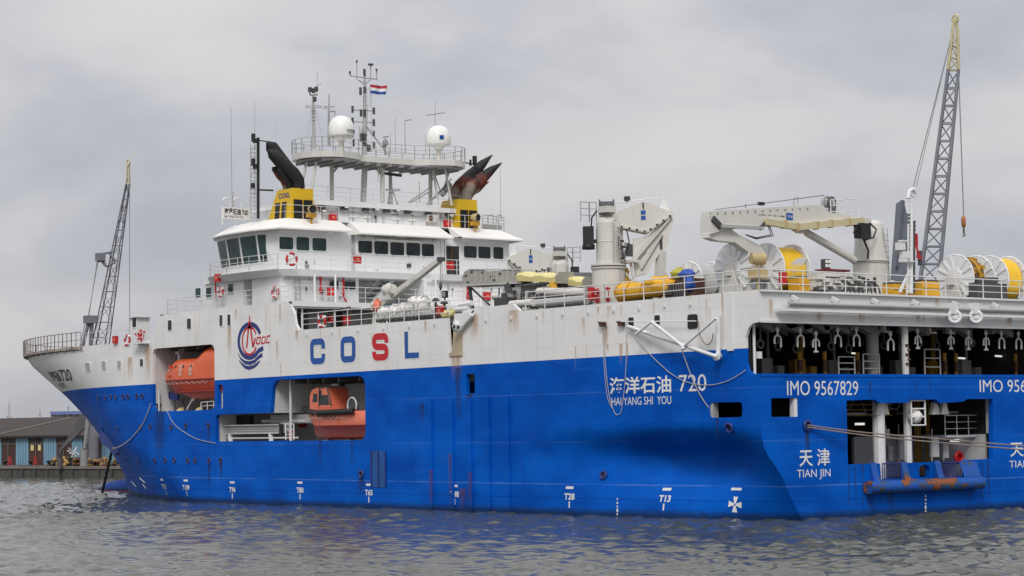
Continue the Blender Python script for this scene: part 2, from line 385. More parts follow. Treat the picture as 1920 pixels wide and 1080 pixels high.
# ================================================================== the ship
ship = thing('survey_ship', 'large blue and white seismic survey ship with yellow funnels and an open stern', 'ship', (50, 0, 0))
def interp(x, xs, ys): return float(np.interp(x, xs, ys))
ZT = [-2, 0, 1.5, 3, 4, 6, 8, 9.5, 10.6, 11.6]
XE = [87.97, 88.22, 88.37, 89.35, 89.94, 92.13, 95.53, 97.71, 99.3, 99.63]
def xs_(z): return interp(z, [-2, 0, 4, 8, 12], [52, 55, 63, 65.5, 70])
def half(X, z):
    a = xs_(z); e = interp(z, ZT, XE)
    if X > a:
        u = min(1, (X - a) / (e - a)); p = interp(z, [-2, 0, 4, 8, 12], [1.5, 1.5, 1.6, 1.9, 2.4]); q = interp(z, [-2, 4, 8, 12], [1, 1, .85, .62])
        return 12 * max(0, 1 - u ** p) ** q
    if X < 18:
        t = interp(z, [-2, -1, .1, .8, 1.5, 2.2, 2.8, 3.3, 3.8, 4.3], [3.7, 3.4, 2.72, 2.2, 1.78, 1.38, .9, .42, .12, 0])
        k = interp(z, [-2, 0, .8, 1.5, 2.2, 2.8, 3.3, 3.8, 4.2, 4.6, 4.85, 5.1], [.75, .8, .98, 1.3, 1.8, 2.2, 2.25, 1.6, .72, .15, .03, 0])
        A = max(0, 1 - X / 7) ** 2; B = (1 - A) * (1 - min(1, max(0, (X - 5) / 13))) ** 1.3
        return 12 - t * A - k * B
    return 12.0
def hull_hit(px, py):
    r = ray(px, py); t0 = 85.0; prev = None; t = t0
    def g(t):
        p = CAM + r * t
        if p.x > interp(p.z, ZT, XE): return 1.0
        return p.y - half(p.x, p.z)
    while t < 260:
        if g(t) < 0: break
        t += .4
    lo, hi = t - .4, t
    for _ in range(30):
        m = (lo + hi) / 2
        if g(m) < 0: hi = m
        else: lo = m
    return CAM + r * hi
def hull_n(X, z):
    e = .05; dx = (half(X + e, z) - half(X - e, z)) / (2 * e); dz = (half(X, z + e) - half(X, z - e)) / (2 * e)
    return V((-dx, 1, -dz)).normalized()
# --- shell
hb = MB()
PZ = lambda X: 5.1 if X < 30 else 4.0      # lower edge of the flat side plate
zlow = [-2, -1.2, -.6, 0, .4, .8, 1.15, 1.5, 1.85, 2.2, 2.5, 2.8, 3.05, 3.3, 3.55, 3.8, 4.0, 4.2, 4.4, 4.6, 4.85, 5.1]
xlow = [0, 1, 2, 3, 4.5, 6, 7.5, 9, 10.5, 12, 13.5, 15, 16.5, 18, 24, 30, 36, 42, 48, 50, 52, 54, 55.5, 57, 58.5, 60, 61.5, 63]
for sgn in (1, -1):
    for (xa, zz) in ((xlow[:xlow.index(30) + 1], zlow), (xlow[xlow.index(30):], [z for z in zlow if z <= 4.0])):
        hb.grid([[(x, sgn * half(x, z), z) for x in xa] for z in zz])
zall = [-2, -1.2, -.6, 0, .5, 1, 1.5, 2, 2.5, 3, 3.5, 4.0, 4.7, 5.4, 6.1, 6.8, 7.5, 8.0, 8.5, 9, 9.5, 10, 10.6, 11.1, 11.6]
ks = [math.sin(math.pi / 2 * k / 34) for k in range(35)]
for sgn in (1, -1):
    hb.grid([[(63 + (interp(z, ZT, XE) - 63) * k, sgn * half(63 + (interp(z, ZT, XE) - 63) * k, z), z) for k in ks] for z in zall])
# flat side plates (port one pierced by the boat bays), given as X,Z
TOP = [(63, 11.6), (62.45, 11.62), (62.0, 12.0), (61.55, 12.7), (61.0, 13.25), (60.4, 13.42), (52, 13.46), (44.0, 13.46), (43.5, 13.2), (43.1, 12.6), (42.9, 11.9), (42.6, 11.58), (42.2, 11.5),
       (27.0, 11.5), (26.2, 11.5), (26.0, 9.35), (24.75, 9.35), (24.7, 11.9), (19.9, 12.0), (19.2, 11.56), (0, 11.66)]
AFT = [(0, 10.03), (.45, 9.98), (.8, 9.75), (1.0, 9.3), (1.0, 8.0), (.85, 7.6), (.5, 7.42), (0, 7.40), (0, 5.1)]
BOT = [(30, 5.1), (30, 4.0), (63, 4.0)]
HOLES = [rrect(53.35, 6.45, 62.1, 11.0, .5), rrect(52.25, 6.5, 52.9, 8.15, .12),
         [(34.95 + .6 - .6 * math.sin(a), 4.25 + .6 - .6 * math.cos(a)) for a in [R(90 - 15 * i) for i in range(7)]] +
         [(53.2, 4.25), (53.2, 5.9), (53.0, 6.1), (46.1, 6.12)] + [(45.9 - .9 + .9 * math.cos(a), 8.3 - .9 + .9 * math.sin(a)) for a in [R(15 * i) for i in range(7)]] +
         [(34.95 + .7 - .7 * math.sin(a), 8.3 - .7 + .7 * math.cos(a)) for a in [R(15 * i) for i in range(7)]],
         rrect(23.6, 6.95, 24.45, 8.1, .12), rrect(1.35, 5.27, 3.74, 6.04, .2)]
xz = lambda l, y: [(p[0], y, p[1]) for p in l]
hb.holed(xz(TOP + AFT + BOT, 12), [xz(h, 12) for h in HOLES])
hb.holed(xz(TOP[:13] + [(0, 11.66)] + AFT + BOT, -12), [])
for h in HOLES:                                     # plate thickness round each opening
    n = len(h); hb.add([(p[0], 12, p[1]) for p in h] + [(p[0], 11.75, p[1]) for p in h], [(i, (i + 1) % n, n + (i + 1) % n, n + i) for i in range(n)])
edge = TOP + AFT
hb.add([(p[0], 12, p[1]) for p in edge] + [(p[0], 11.82, p[1]) for p in edge], [(i, i + 1, len(edge) + i + 1, len(edge) + i) for i in range(len(edge) - 1) if edge[i][0] > 0 or edge[i + 1][0] > 0])
# transom
T2 = [(12, 7.40)] + [(half(0, z), z) for z in reversed(zlow)]
TR = T2 + [(-y, z) for y, z in reversed(T2)]
yz = lambda l, x: [(x, p[0], p[1]) for p in l]
def tpx(l): return [(U(a, b, x=0).y, U(a, b, x=0).z) for a, b in l]
OPEN = tpx([(1587, 751), (1640, 749), (1650, 756), (1702, 755), (1708, 749), (1756, 749), (1762, 756), (1806, 753), (1814, 748), (1862, 748), (1862, 860),
            (1812, 863), (1812, 893), (1765, 896), (1764, 866), (1702, 868), (1702, 898), (1652, 900), (1650, 869), (1590, 871)])
ARCH = tpx([(1724, 895), (1723, 879), (1727, 873), (1733, 871), (1740, 872), (1744, 878), (1744, 894)])
WINH = [(11.28, 5.25), (11.28, 6.2), (9.35, 6.2), (9.35, 5.25)]
hb.holed(yz(TR, 0), [yz(OPEN, 0), yz(ARCH, 0), yz(WINH, 0)])
for h in (OPEN, ARCH, WINH):
    n = len(h); hb.add(yz(h, 0) + yz(h, .3), [(i, (i + 1) % n, n + (i + 1) % n, n + i) for i in range(n)])
hb.box((-.03, 11.99, 7.28), (.3, -11.99, 7.43))       # rounded top lip of the transom
# bulbous bow
rows = []
for j in range(19):
    t = math.pi * j / 18
    rows.append([(86.6 + 7.3 * math.cos(t), 1.75 * math.sin(t) * math.cos(a), -.95 + 2.05 * math.sin(t) ** .8 * math.sin(a)) for a in [2 * math.pi * i / 20 for i in range(20)]])
hb.grid(rows, closed=True)
# fender strips down the side amidships
for px in (810, 850, 884, 918, 955):
    x = U(px, 830, y=12).x; hb.box((x - .09, 12.0, .0), (x + .09, 12.12, 6.7))
hull = hb.build('hull', M['hull'], ship)
# stem bar / bow walkway plating + decks
db = MB()
xb = [63 + (99.63 - 63) * k for k in ks]
ring = [(x, half(x, 11.6), 11.55) for x in xb]
db.prism([(x, y - .02, z) for x, y, z in ring] + [(x, -y + .02, z) for x, y, z in reversed(ring[:-1])], (0, 0, -.25))
db.box((19.0, -11.8, 11.2), (43.5, 11.8, 11.42)); db.box((0.1, -11.9, 11.5), (19.3, 11.9, 11.60))
db.box((43.5, -11.95, 13.3), (61, 11.95, 13.44))
db.build('upper_deck', M['deck'], ship)
fb = MB()
fb.box((61.0, -11.9, 11.6), (61.4, 11.9, 13.3)); fb.build('forward_bulkhead', M['white'], ship)
# boat bays
def bay(x0, x1, y0, z0, z1, nm='boat_bay', mats=None, dz=0):
    m = MB(); y1 = 11.75
    m.add([(x0, y0, z0), (x1, y0, z0), (x1, y0, z1), (x0, y0, z1)], [(0, 1, 2, 3)])
    m.add([(x0, y0, z0), (x0, y1, z0), (x0, y1, z1), (x0, y0, z1)], [(0, 1, 2, 3)])
    m.add([(x1, y0, z0), (x1, y1, z0), (x1, y1, z1), (x1, y0, z1)], [(0, 1, 2, 3)])
    m.add([(x0, y0, z0), (x1, y0, z0), (x1, y1, z0), (x0, y1, z0)], [(0, 1, 2, 3)])
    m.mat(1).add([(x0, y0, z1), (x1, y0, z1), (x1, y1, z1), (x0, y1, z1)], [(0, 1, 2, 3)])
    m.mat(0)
    return m
b1 = bay(51.3, 62.15, 7.2, 6.4, 11.06)
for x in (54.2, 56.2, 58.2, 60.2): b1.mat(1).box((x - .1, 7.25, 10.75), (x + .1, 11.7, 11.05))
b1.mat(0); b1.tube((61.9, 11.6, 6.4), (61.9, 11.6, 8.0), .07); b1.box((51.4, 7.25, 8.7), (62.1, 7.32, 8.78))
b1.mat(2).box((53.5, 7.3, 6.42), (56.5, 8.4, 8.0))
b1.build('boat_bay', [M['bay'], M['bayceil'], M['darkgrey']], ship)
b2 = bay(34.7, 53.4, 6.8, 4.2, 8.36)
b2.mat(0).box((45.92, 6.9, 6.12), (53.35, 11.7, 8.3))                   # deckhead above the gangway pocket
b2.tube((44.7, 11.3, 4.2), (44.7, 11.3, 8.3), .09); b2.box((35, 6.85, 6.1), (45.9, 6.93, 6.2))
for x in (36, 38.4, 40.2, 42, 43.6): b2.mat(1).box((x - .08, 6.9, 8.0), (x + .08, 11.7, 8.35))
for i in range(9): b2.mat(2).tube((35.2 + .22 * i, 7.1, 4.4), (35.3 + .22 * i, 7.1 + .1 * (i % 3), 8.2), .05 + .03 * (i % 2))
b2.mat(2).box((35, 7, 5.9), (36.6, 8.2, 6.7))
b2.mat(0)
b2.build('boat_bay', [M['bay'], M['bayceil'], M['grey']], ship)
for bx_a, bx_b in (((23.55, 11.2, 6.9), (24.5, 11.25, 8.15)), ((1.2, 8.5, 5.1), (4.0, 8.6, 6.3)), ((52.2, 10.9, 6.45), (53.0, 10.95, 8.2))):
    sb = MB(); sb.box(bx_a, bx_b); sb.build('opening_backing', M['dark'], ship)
sb = MB(); sb.box((3.5, 11.6, 5.2), (3.85, 11.95, 6.2)); sb.build('chock_lining', M['midgrey'], ship)
sb = MB(); sb.box((.05, 9.36, 5.25), (.35, 9.6, 6.2)); sb.build('window_lining', M['white'], ship)
for i in range(5):
    lb = MB(); lb.box((52.35, 11.3, 6.7 + .27 * i), (52.55, 11.7, 6.8 + .27 * i)); lb.build('ladder_rung', M['white'], hull)
# stern work deck: slot
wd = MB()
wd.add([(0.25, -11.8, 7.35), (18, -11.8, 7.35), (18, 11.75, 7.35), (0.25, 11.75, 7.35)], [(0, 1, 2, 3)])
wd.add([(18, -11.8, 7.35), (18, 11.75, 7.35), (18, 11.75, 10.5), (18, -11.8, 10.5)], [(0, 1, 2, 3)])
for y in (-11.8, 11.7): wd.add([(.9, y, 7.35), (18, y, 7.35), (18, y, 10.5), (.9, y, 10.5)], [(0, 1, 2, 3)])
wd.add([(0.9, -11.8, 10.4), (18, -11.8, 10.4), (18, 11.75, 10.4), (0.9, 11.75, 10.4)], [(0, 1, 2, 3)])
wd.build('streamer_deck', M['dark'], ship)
bm_ = MB(); bm_.box((0.02, -11.95, 10.035), (.9, 11.97, 11.64)); bm_.box((-.18, -11.9, 11.56), (0.0, 11.9, 11.66)); bm_.box((-.06, -11.95, 10.0), (0, 11.9, 10.12))
for i in range(12):
    y = U(1560 + 75 * i - 300, 555, x=0).y
    if abs(y) < 11.5: bm_.prism([(0, y, 11.5), (0, y, 11.2), (-.5, y, 11.12), (-.55, y, 11.22)], (0, .12, 0))
sbeam = bm_.build('stern_beam', M['white'], ship)
def tubepx(mb, a, b, x, r): mb.tube(U(*a, x=x), U(*b, x=x), r); return mb
pb = MB(); pb.tube((-.45, 10.3, 10.98), (-.45, -11.9, 10.98), .10); pb.tube((-.35, 10.3, 10.82), (-.35, -11.9, 10.82), .07); pb.build('hose_pipe', M['midgrey'], sbeam)
pb = MB(); pb.box((-.55, 10.9, 10.58), (-.1, -11.9, 10.70)); pb.build('pipe_shelf', M['white'], sbeam)
for (px, py) in ((1790, 594), (1830, 594)):
    c = U(px, py, x=-.7); p = MB(); p.box(c + V((-.12, -.2, .15)), c + V((.45, .2, .75)))
    ax_ = V((-.75, .65, 0)); p.torus(c, ax_, .3, .1, 20, 8); p.lathe([(0, .1), (.13, .1), (.13, .0)], c, ax_, 12, False); p.lathe([(0, 0), (.3, 0)], c, ax_, 18, False); p.torus(c - ax_.normalized() * .22, ax_, .34, .07, 20, 6)
    p.build('guide_sheave', M['white'], sbeam)
pill = MB(); c = U(1697, 660, x=.5); pill.tube((.5, c.y, 7.35), (.5, c.y, 10.05), .19, n=12)
for k in range(5): pill.mat(1).cbox((.3, c.y + .06 * (-1) ** k, 8.0 + .25 * k), (.12, .16, .12))
pill.build('deck_pillar', [M['crane'], M['crate_brown']], ship)
pill = MB(); c = U(1636, 650, x=2.2); pill.tube((2.2, c.y, 7.35), (2.2, c.y, 10.1), .34, n=12); pill.bar((2.2, c.y, 9.3), (2.2, c.y - .9, 10.2), .2); pill.bar((2.2, c.y, 9.3), (2.2, c.y + .9, 10.2), .2)
pill.build('deck_pillar', M['midgrey'], ship)
pill = MB(); pill.tube((.9, 11.5, 7.4), (.9, 11.5, 10.0), .08); pill.cbox((.9, 11.2, 8.4), (.2, .3, .35)); pill.build('deck_pillar', M['white'], ship)
for (px0, px1, y0, y1) in ((1572, 1602, 669, 700), (1618, 1648, 664, 700), (1733, 1762, 655, 700)):
    g = MB(); a = U(px0, y0, x=1.6); b = U(px1, y0, x=1.6)
    for q in (a, b): g.tube((1.6, q.y, 7.36), (1.6, q.y, a.z), .045)
    for k in range(3): g.tube((1.6, a.y, 7.4 + (a.z - 7.4) * (k + 1) / 3), (1.6, b.y, 7.4 + (a.z - 7.4) * (k + 1) / 3), .035)
    g.build('railing', M['midgrey'], ship)
for px in (1499, 1546, 1608, 1771, 1792, 1905):
    g = MB(); c = U(px, 682, x=3.0 + .3 * (px % 5)); g.tube((c.x, c.y, 7.36), (c.x, c.y, 8.75), .12); g.mat(1).tube((c.x - .02, c.y, 7.7), (c.x - .02, c.y, 8.3), .15)
    g.build('guide_post', [M['ochre'], M['crate_brown']], ship)
for i, px in enumerate((1428, 1475, 1500, 1532, 1570, 1615, 1722, 1800, 1880)):
    c = U(px, 625, x=1.5); g = MB()
    g.prism([(1.5, c.y + 1.1, 10.35), (1.5, c.y + .9, 9.75), (1.5, c.y + .1, 9.95), (1.5, c.y - .9, 9.6), (1.5, c.y - 1.0, 9.95), (1.5, c.y, 10.3)], (.5, 0, 0)); g.build('hanger_bracket', M['grey'], ship)
for i, (px, py, full) in enumerate(((1458, 641, 0), (1501, 641, 1), (1530, 648, 2), (1571, 641, 0), (1606, 640, 1), (1670, 648, 1), (1721, 642, 2), (1783, 643, 2), (1816, 644, 2), (1849, 645, 2), (1878, 645, 1), (1910, 646, 1))):
    c = U(px, py, x=.8); g = MB()
    arc = [(c.x, c.y + .23 * math.cos(a), c.z + .12 + .22 * math.sin(a)) for a in [R(180 * k / 8) for k in range(9)]]
    L = .32 if full == 1 else .12
    g.path([(c.x, c.y + .23, c.z - L * .85)] + arc + [(c.x, c.y - .23, c.z - (.27 if full != 2 else .05))], .055, 6)
    g.tube((c.x, c.y, c.z + .35), (c.x, c.y, c.z + .75), .05); g.torus((c.x, c.y, c.z + .62), (1, 0, 0), .1, .035, 10, 5)
    if full == 2: g.tube((c.x - .05, c.y + .08, c.z + .3), (c.x - .05, c.y + .08, c.z - .3), .05); g.tube((c.x - .05, c.y + .2, c.z - .32), (c.x - .05, c.y - .06, c.z - .32), .06)
    g.build('streamer_hook', M['crane'], ship)
for k in range(16):
    c = U(1430 + 33 * k, 622 + 5 * (k % 3), x=4.5 + (k % 4)); g = MB(); g.bar(c + V((0, .5, .35)), c + V((0, -.5, .2 * (-1) ** k + .25)), .2, .28); g.tube(c + V((0, .2, .2)), c + V((0, .2, -.5)), .06); g.torus(c + V((0, .2, -.65)), (1, 0, 0), .22, .06, 12, 6)
    g.build('hanger_gear', M['grey' if k % 3 else 'midgrey'], ship)
for k in range(8):
    c = U(1440 + 62 * k, 685, x=6 + k % 3); g = MB(); g.tube((c.x, c.y, 7.36), (c.x, c.y, 10.3), .1 + .06 * (k % 2)); g.cbox((c.x - .2, c.y + .5, 7.9), (.5, .8, 1.1)); g.cbox((c.x - .3, c.y - .5, 7.7), (.4, .5, .7)); g.build('deck_machinery', M[('grey', 'ochre', 'midgrey', 'darkgrey')[k % 4]], ship)
for (px, py) in ((1803, 672), (1872, 668), (1604, 663)):
    c = U(px, py, x=4); g = MB(); g.tube((4, c.y - .28, c.z), (4, c.y + .28, c.z + .02), .05); g.build('deck_lamp', M['lamp'], ship)
for px in (1660, 1745, 1780):
    c = U(px, 622, x=1.0); g = MB(); g.box((1.0, c.y - .06, 9.75), (1.2, c.y + .06, 10.1)); g.box((1.0, c.y - .5, 9.7), (1.15, c.y + .06, 9.78)); g.mat(1).box((1.0, c.y - .35, 9.8), (1.2, c.y - .15, 9.95))
    g.build('hanger_bracket', [M['crane'], M['crate_brown']], ship)
# winch room behind the transom opening
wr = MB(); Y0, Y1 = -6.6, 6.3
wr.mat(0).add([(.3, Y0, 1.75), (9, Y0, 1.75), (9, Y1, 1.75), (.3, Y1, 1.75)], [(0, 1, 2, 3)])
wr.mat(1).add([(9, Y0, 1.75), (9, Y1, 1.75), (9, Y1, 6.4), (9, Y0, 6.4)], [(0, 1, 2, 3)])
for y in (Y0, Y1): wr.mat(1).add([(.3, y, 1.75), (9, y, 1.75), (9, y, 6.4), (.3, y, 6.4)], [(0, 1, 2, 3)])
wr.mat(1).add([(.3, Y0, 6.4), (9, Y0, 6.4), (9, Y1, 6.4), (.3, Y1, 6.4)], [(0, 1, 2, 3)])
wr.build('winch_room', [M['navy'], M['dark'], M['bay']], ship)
g = MB(); g.box((1.0, -6.55, 1.8), (6, -6.4, 4.15)); g.box((6.0, -6.5, 1.8), (6.2, -1.2, 4.1)); g.box((.4, -6.58, 4.2), (.8, -6.3, 6.3)); g.build('lower_bulkhead', M['bay'], ship)
for (px, r) in ((1648, .34), (1702, .22)):
    c = U(px, 820, x=.9); g = MB(); g.tube((.9, c.y, 1.8), (.9, c.y, 6.38), r, n=12); g.tube((.7, c.y + .3, 2.6), (.7, c.y + .25, 6.2), .04); g.build('room_column', M['white'], ship)
g = MB(); a, b = U(1740, 815, x=5.5), U(1862, 865, x=5.5)
g.box((5.5, a.y, 1.8), (6, b.y, a.z + .25)); 
for k in range(9):
    c = U(1752 + 12 * k, 832 + 8 * ((k * 7) % 3), x=5.4); g.mat(1 + (k % 3 == 1)).cbox(c, (.12, .22, .2)); g.tube((5.35, c.y + .2, 2), (5.35, c.y + .2, c.z + .3), .03)
g.build('control_cabinet', [M['midgrey'], M['darkgrey'], M['red']], ship)
g = MB()
for k in range(11): c = U(1716 + 7 * k, 800, x=5.0); g.tube((5.0 + .1 * (k % 3), c.y, 2), (5.0 + .1 * (k % 3), c.y, 6.2), .05 + .03 * (k % 2))
for zz in (5.3, 5.6, 5.9): g.tube((4.9, 0.6, zz), (4.9, -3.2, zz), .05)
g.build('pipe_run', M['ochre'], ship)
for k, (px, py, w2, h2, mt) in enumerate(((1612, 795, .5, .12, 'lamp'), (1662, 812, .25, .45, 'bay'), (1690, 838, .5, 1.4, 'midgrey'), (1668, 850, .3, .8, 'midgrey'), (1752, 838, .5, 1.1, 'bay'), (1772, 845, .35, .8, 'crane'), (1790, 826, .5, .14, 'lamp'), (1838, 832, .4, .5, 'navy'), (1848, 828, .3, .3, 'crane'), (1600, 776, 1.6, .12, 'midgrey'), (1690, 775, 1.2, .1, 'crate_brown'), (1790, 773, 1.4, .12, 'crane'))):
    c = U(px, py, x=2.2 + .3 * (k % 4)); g = MB(); g.cbox(c, (.25, w2, h2))
    if h2 > .3: g.tube(c + V((-.1, w2 * .7, -h2 * .7)), c + V((-.1, w2 * .6, h2 * .9)), .03); g.cbox(c + V((-.14, 0, h2 * .2)), (.04, w2 * .6, h2 * .15))
    g.build('machinery', M[mt], ship)
g = MB(); c = U(1798, 858, x=2.0); g.torus(c, (1, 0, 0), .28, .1, 18, 7); g.lathe([(0, 0), (.27, 0)], c + V((.08, 0, 0)), (-1, 0, 0), 14); g.build('hose_reel', M['red'], ship)
for k in range(7):
    c = U(1585 + 45 * k, 765 + 10 * (k % 2), x=3.5); g = MB(); g.path([c + V((0, .6, .6)), c + V((0, .3, 0)), c + V((0, -.3, -.1)), c + V((0, -.7, .5))], .05); g.build('cable', M['grey'], ship)
g = MB(); a, b = U(1708, 751, x=.2), U(1735, 797, x=.2)
for q in (a, b): g.tube((.2, q.y, a.z), (.2, q.y, b.z), .05)
for k in range(4): zz = a.z + (b.z - a.z) * (k / 3); g.tube((.2, a.y, zz), (.2, b.y, zz), .045)
g.mat(1).blob(V((.45, (a.y + b.y) / 2, b.z + .45)), (.4, .42, .36), 3, .08)
g.build('hanging_cage', [M['white'], M['wrap']], ship)
for px in (1650, 1660, 1755, 1772):
    c = U(px, 765, x=.6); g = MB(); g.prism([(.6, c.y + .32, c.z - .35), (.6, c.y - .32, c.z - .35), (.6, c.y - .12, c.z + .32), (.6, c.y + .12, c.z + .32)], (.25, 0, 0)); g.build('snatch_block', M['crane'], ship)
g = MB(); a = U(1775, 820, x=1.6); b = U(1862, 806, x=1.6); g.box((1.6, a.y, 4.0), (5, b.y - .2, 4.12)); g.rail([(1.7, a.y, 4.12), (1.7, b.y, 4.12)], 1.1, 3, 1.1, .03); g.build('gallery', M['white'], ship)
for (p0, p1) in (((1655, 899), (1700, 868)), ((1767, 895), (1811, 866))):
    g = MB(); a, b = U(*p0, x=.25), U(*p1, x=.25)
    for k in range(13): y = a.y + (b.y - a.y) * k / 12; g.tube((.25, y, a.z), (.25, y, b.z), .025, n=5)
    for zz in (a.z, b.z): g.tube((.25, a.y, zz), (.25, b.y, zz), .04, n=5)
    g.build('railing', M['navy'], ship)
g = MB(); a, b = U(1628, 914, x=-.35), U(1840, 904, x=-.35); g.tube((-.35, a.y, a.z), (-.35, b.y, a.z), .34, n=18)
for px in (1645, 1702, 1765, 1815):
    c = U(px, 880, x=-.1); g.prism([(-.02, c.y, 2.8), (-.02, c.y, 1.5), (-.5, c.y, 1.5), (-.22, c.y, 2.1)], (0, .45, 0))
g.prism([(-.02, b.y + 1.4, 2.7), (-.02, b.y, 2.7), (-.35, b.y, 1.9), (-.35, b.y + 1.4, 1.9)], (.0, .0, -.05))
roll = g.build('stern_roller', M['roller'], ship)
g = MB(); c = U(1513, 798, x=-.02)
g.torus((-.05, c.y, c.z), (1, 0, 0), .23, .09, 20, 8); g.mat(1).lathe([(0, 0), (.22, 0)], (-.02, c.y, c.z), (-1, 0, 0), 16); g.build('fairlead', [M['navy'], M['black']], hull)
for (px, py, rr) in ((1368, 802, .23), (1132, 891, .2), (678, 889, .22)):
    p = hull_hit(px, py); n = hull_n(p.x, p.z); g = MB(); g.torus(p + n * .03, n, rr, .08, 18, 7); g.mat(1).lathe([(0, 0), (rr, 0)], p + n * .025, n, 16); g.build('fairlead', [M['navy'], M['black']], hull)
# small hull windows: (px, py, w, h, kind)
def hull_win(px, py, w, h, gl='glass', fr='white', dep=.03, nm='hull_window'):
    p = hull_hit(px, py); n = hull_n(p.x, p.z); a, b = frame_of(n); ux = V((0, 0, 1)).cross(n).normalized(); uz = n.cross(ux)
    g = MB()
    def quad(w, h, d0, d1):
        l = rrect(-w / 2, -h / 2, w / 2, h / 2, min(w, h) * .18, 3)
        return g.prism([p + ux * x + uz * z + n * d0 for x, z in l], n * (d1 - d0))
    quad(w + .14, h + .14, -.05, dep); g.mat(1); quad(w, h, 0, dep + .012)
    return g.build(nm, [M[fr], M[gl]], hull)
for a in ((319, 610, .52, .72), (355, 607, .52, .72), (415, 601, .36, .75), (430, 600, .36, .75), (266, 680, .42, .52)): hull_win(*a)
for a in ((165, 688, .8, .62), (195, 685, .62, .62), (224, 684, .5, .58)): hull_win(*a, gl='midgrey')
for a in ((1184, 604, .42, .5), (1233, 600, .42, .5)): hull_win(*a, gl='black')
hull_win(1299, 603, .62, .62, gl='black', fr='black', nm='hull_vent')
for i, (px, py) in enumerate(((184, 745), (197, 746), (208, 744), (217, 745), (231, 744), (240, 744), (257, 743), (267, 743), (296 - 30, 743.5), (191, 802), (220, 803), (264, 801), (282, 800), (321, 801), (349, 799), (391, 798),
                              (238, 862), (259, 862), (290, 864), (310, 863), (327, 863), (352, 864), (366, 864), (392, 864), (414, 863), (140, 745))):
    if (px, py) == (140, 745): continue
    if i == 8: continue
    p = hull_hit(px, py); n = hull_n(p.x, p.z); g = MB(); g.torus(p + n * .01, n, .19, .05, 16, 6); g.mat(1).lathe([(0, 0), (.19, 0)], p + n * .02, n, 14); g.build('porthole', [M['navy'], M['black']], hull)
# anchor bolster
c = hull_hit(207, 833); g = MB(); g.prism([U(*p, y=c.y + .6) for p in ((184, 810), (200, 812), (226, 846), (214, 853), (200, 838), (188, 828))], (.3, -1.4, 0)); g.build('anchor_bolster', M['navy'], hull)
# old blue patch with a rusty frame low on the side
g = MB(); a, b = U(697, 845, y=12), U(724, 914, y=12)
g.box((a.x, 12, b.z), (b.x, 12.03, a.z))
for x in (a.x, b.x, (a.x + b.x) / 2): g.mat(1).box((x - .05, 12.03, b.z), (x + .05, 12.09, a.z))
g.mat(0); g.build('patch_plate', [paint('faded_blue', (.006, .10, .36), .6, .2, (.06, .07, .09), .55, (.52, .7), sc=2), M['navy']], hull)
# discharge chute with its hinged block
g = MB(); g.add([(26.0, 11.85, 9.4), (24.75, 11.85, 9.4), (24.75, 11.7, 10.2), (26.0, 11.63, 11.6), (24.75, 11.63, 11.6)], [(0, 1, 2, 3), (2, 4, 3)]); g.box((24.7, 11.55, 9.3), (26.05, 11.62, 11.6))
g.prism([(25.95, 12.03, 9.38), (24.8, 12.03, 9.38), (24.8, 12.05, 10.3)], (0, -.15, 0)); g.box((24.72, 12.0, 9.2), (26.0, 12.08, 9.38))
g.build('discharge_chute', paint('chute_tan', (.52, .43, .30), .7, .15, (.24, .13, .05), .6), hull)
g = MB(); pts = [(852, 588), (880, 586), (884, 592), (872, 606), (866, 612), (862, 619), (852, 619), (847, 612), (851, 600)]
g.prism([U(*p, y=12.35) for p in pts], (0, -.2, 0)); g.lathe([(0, 0), (.34, 0), (.34, .06), (0, .06)], U(856, 612, y=12.36), (0, 1, 0), 16); g.mat(1)
for q in ((853, 612), (860, 613)): g.lathe([(0, 0), (.13, 0), (.13, .07), (0, .07)], U(*q, y=12.37), (0, 1, 0), 10)
g.mat(0).tube(U(858, 580, y=11.9), U(880, 577, y=11.9), .16); g.mat(0).tube(U(862, 572, y=11.9), U(885, 568, y=11.9), .16)
g.mat(1).bar(U(888, 582, y=12.2), U(868, 608, y=12.2), .07)
g.build('sheave_bracket', [M['white'], M['darkgrey']], hull)
# outrigger frame on the port quarter
g = MB(); yy = 12.75
def seg(a, b, r, y0=yy, y1=yy): g.tube(U(*a, y=y0), U(*b, y=y1), r)
seg((1178, 612), (1345, 669), .10, 12.2, yy); seg((1192, 627), (1222, 603), .075); seg((1222, 603), (1280, 649), .085); seg((1281, 650), (1343, 596), .08); seg((1347, 590), (1347, 672), .13, 12.2, 12.2)
seg((1165, 603), (1305, 602), .03, 12.3, 12.3); seg((1343, 669), (1348, 668), .2, 12.6, 12.1); seg((1280, 649), (1282, 655), .13)
g.build('outrigger_frame', M['white'], hull)
g = MB(); g.box((1.85, 12, 8.65), (2.25, 12.1, 11.6)); g.build('side_stiffener', M['white'], hull)
for (px, py) in ((1133, 608), (1168, 607)):
    p = U(px, py, y=12); g = MB(); g.cbox(p + V((0, .12, 0)), (.35, .24, .25)); g.tube(p + V((.25, .2, .1)), p + V((-.35, .2, .05)), .06); g.build('rope_cleat', M['crate_brown'], hull)
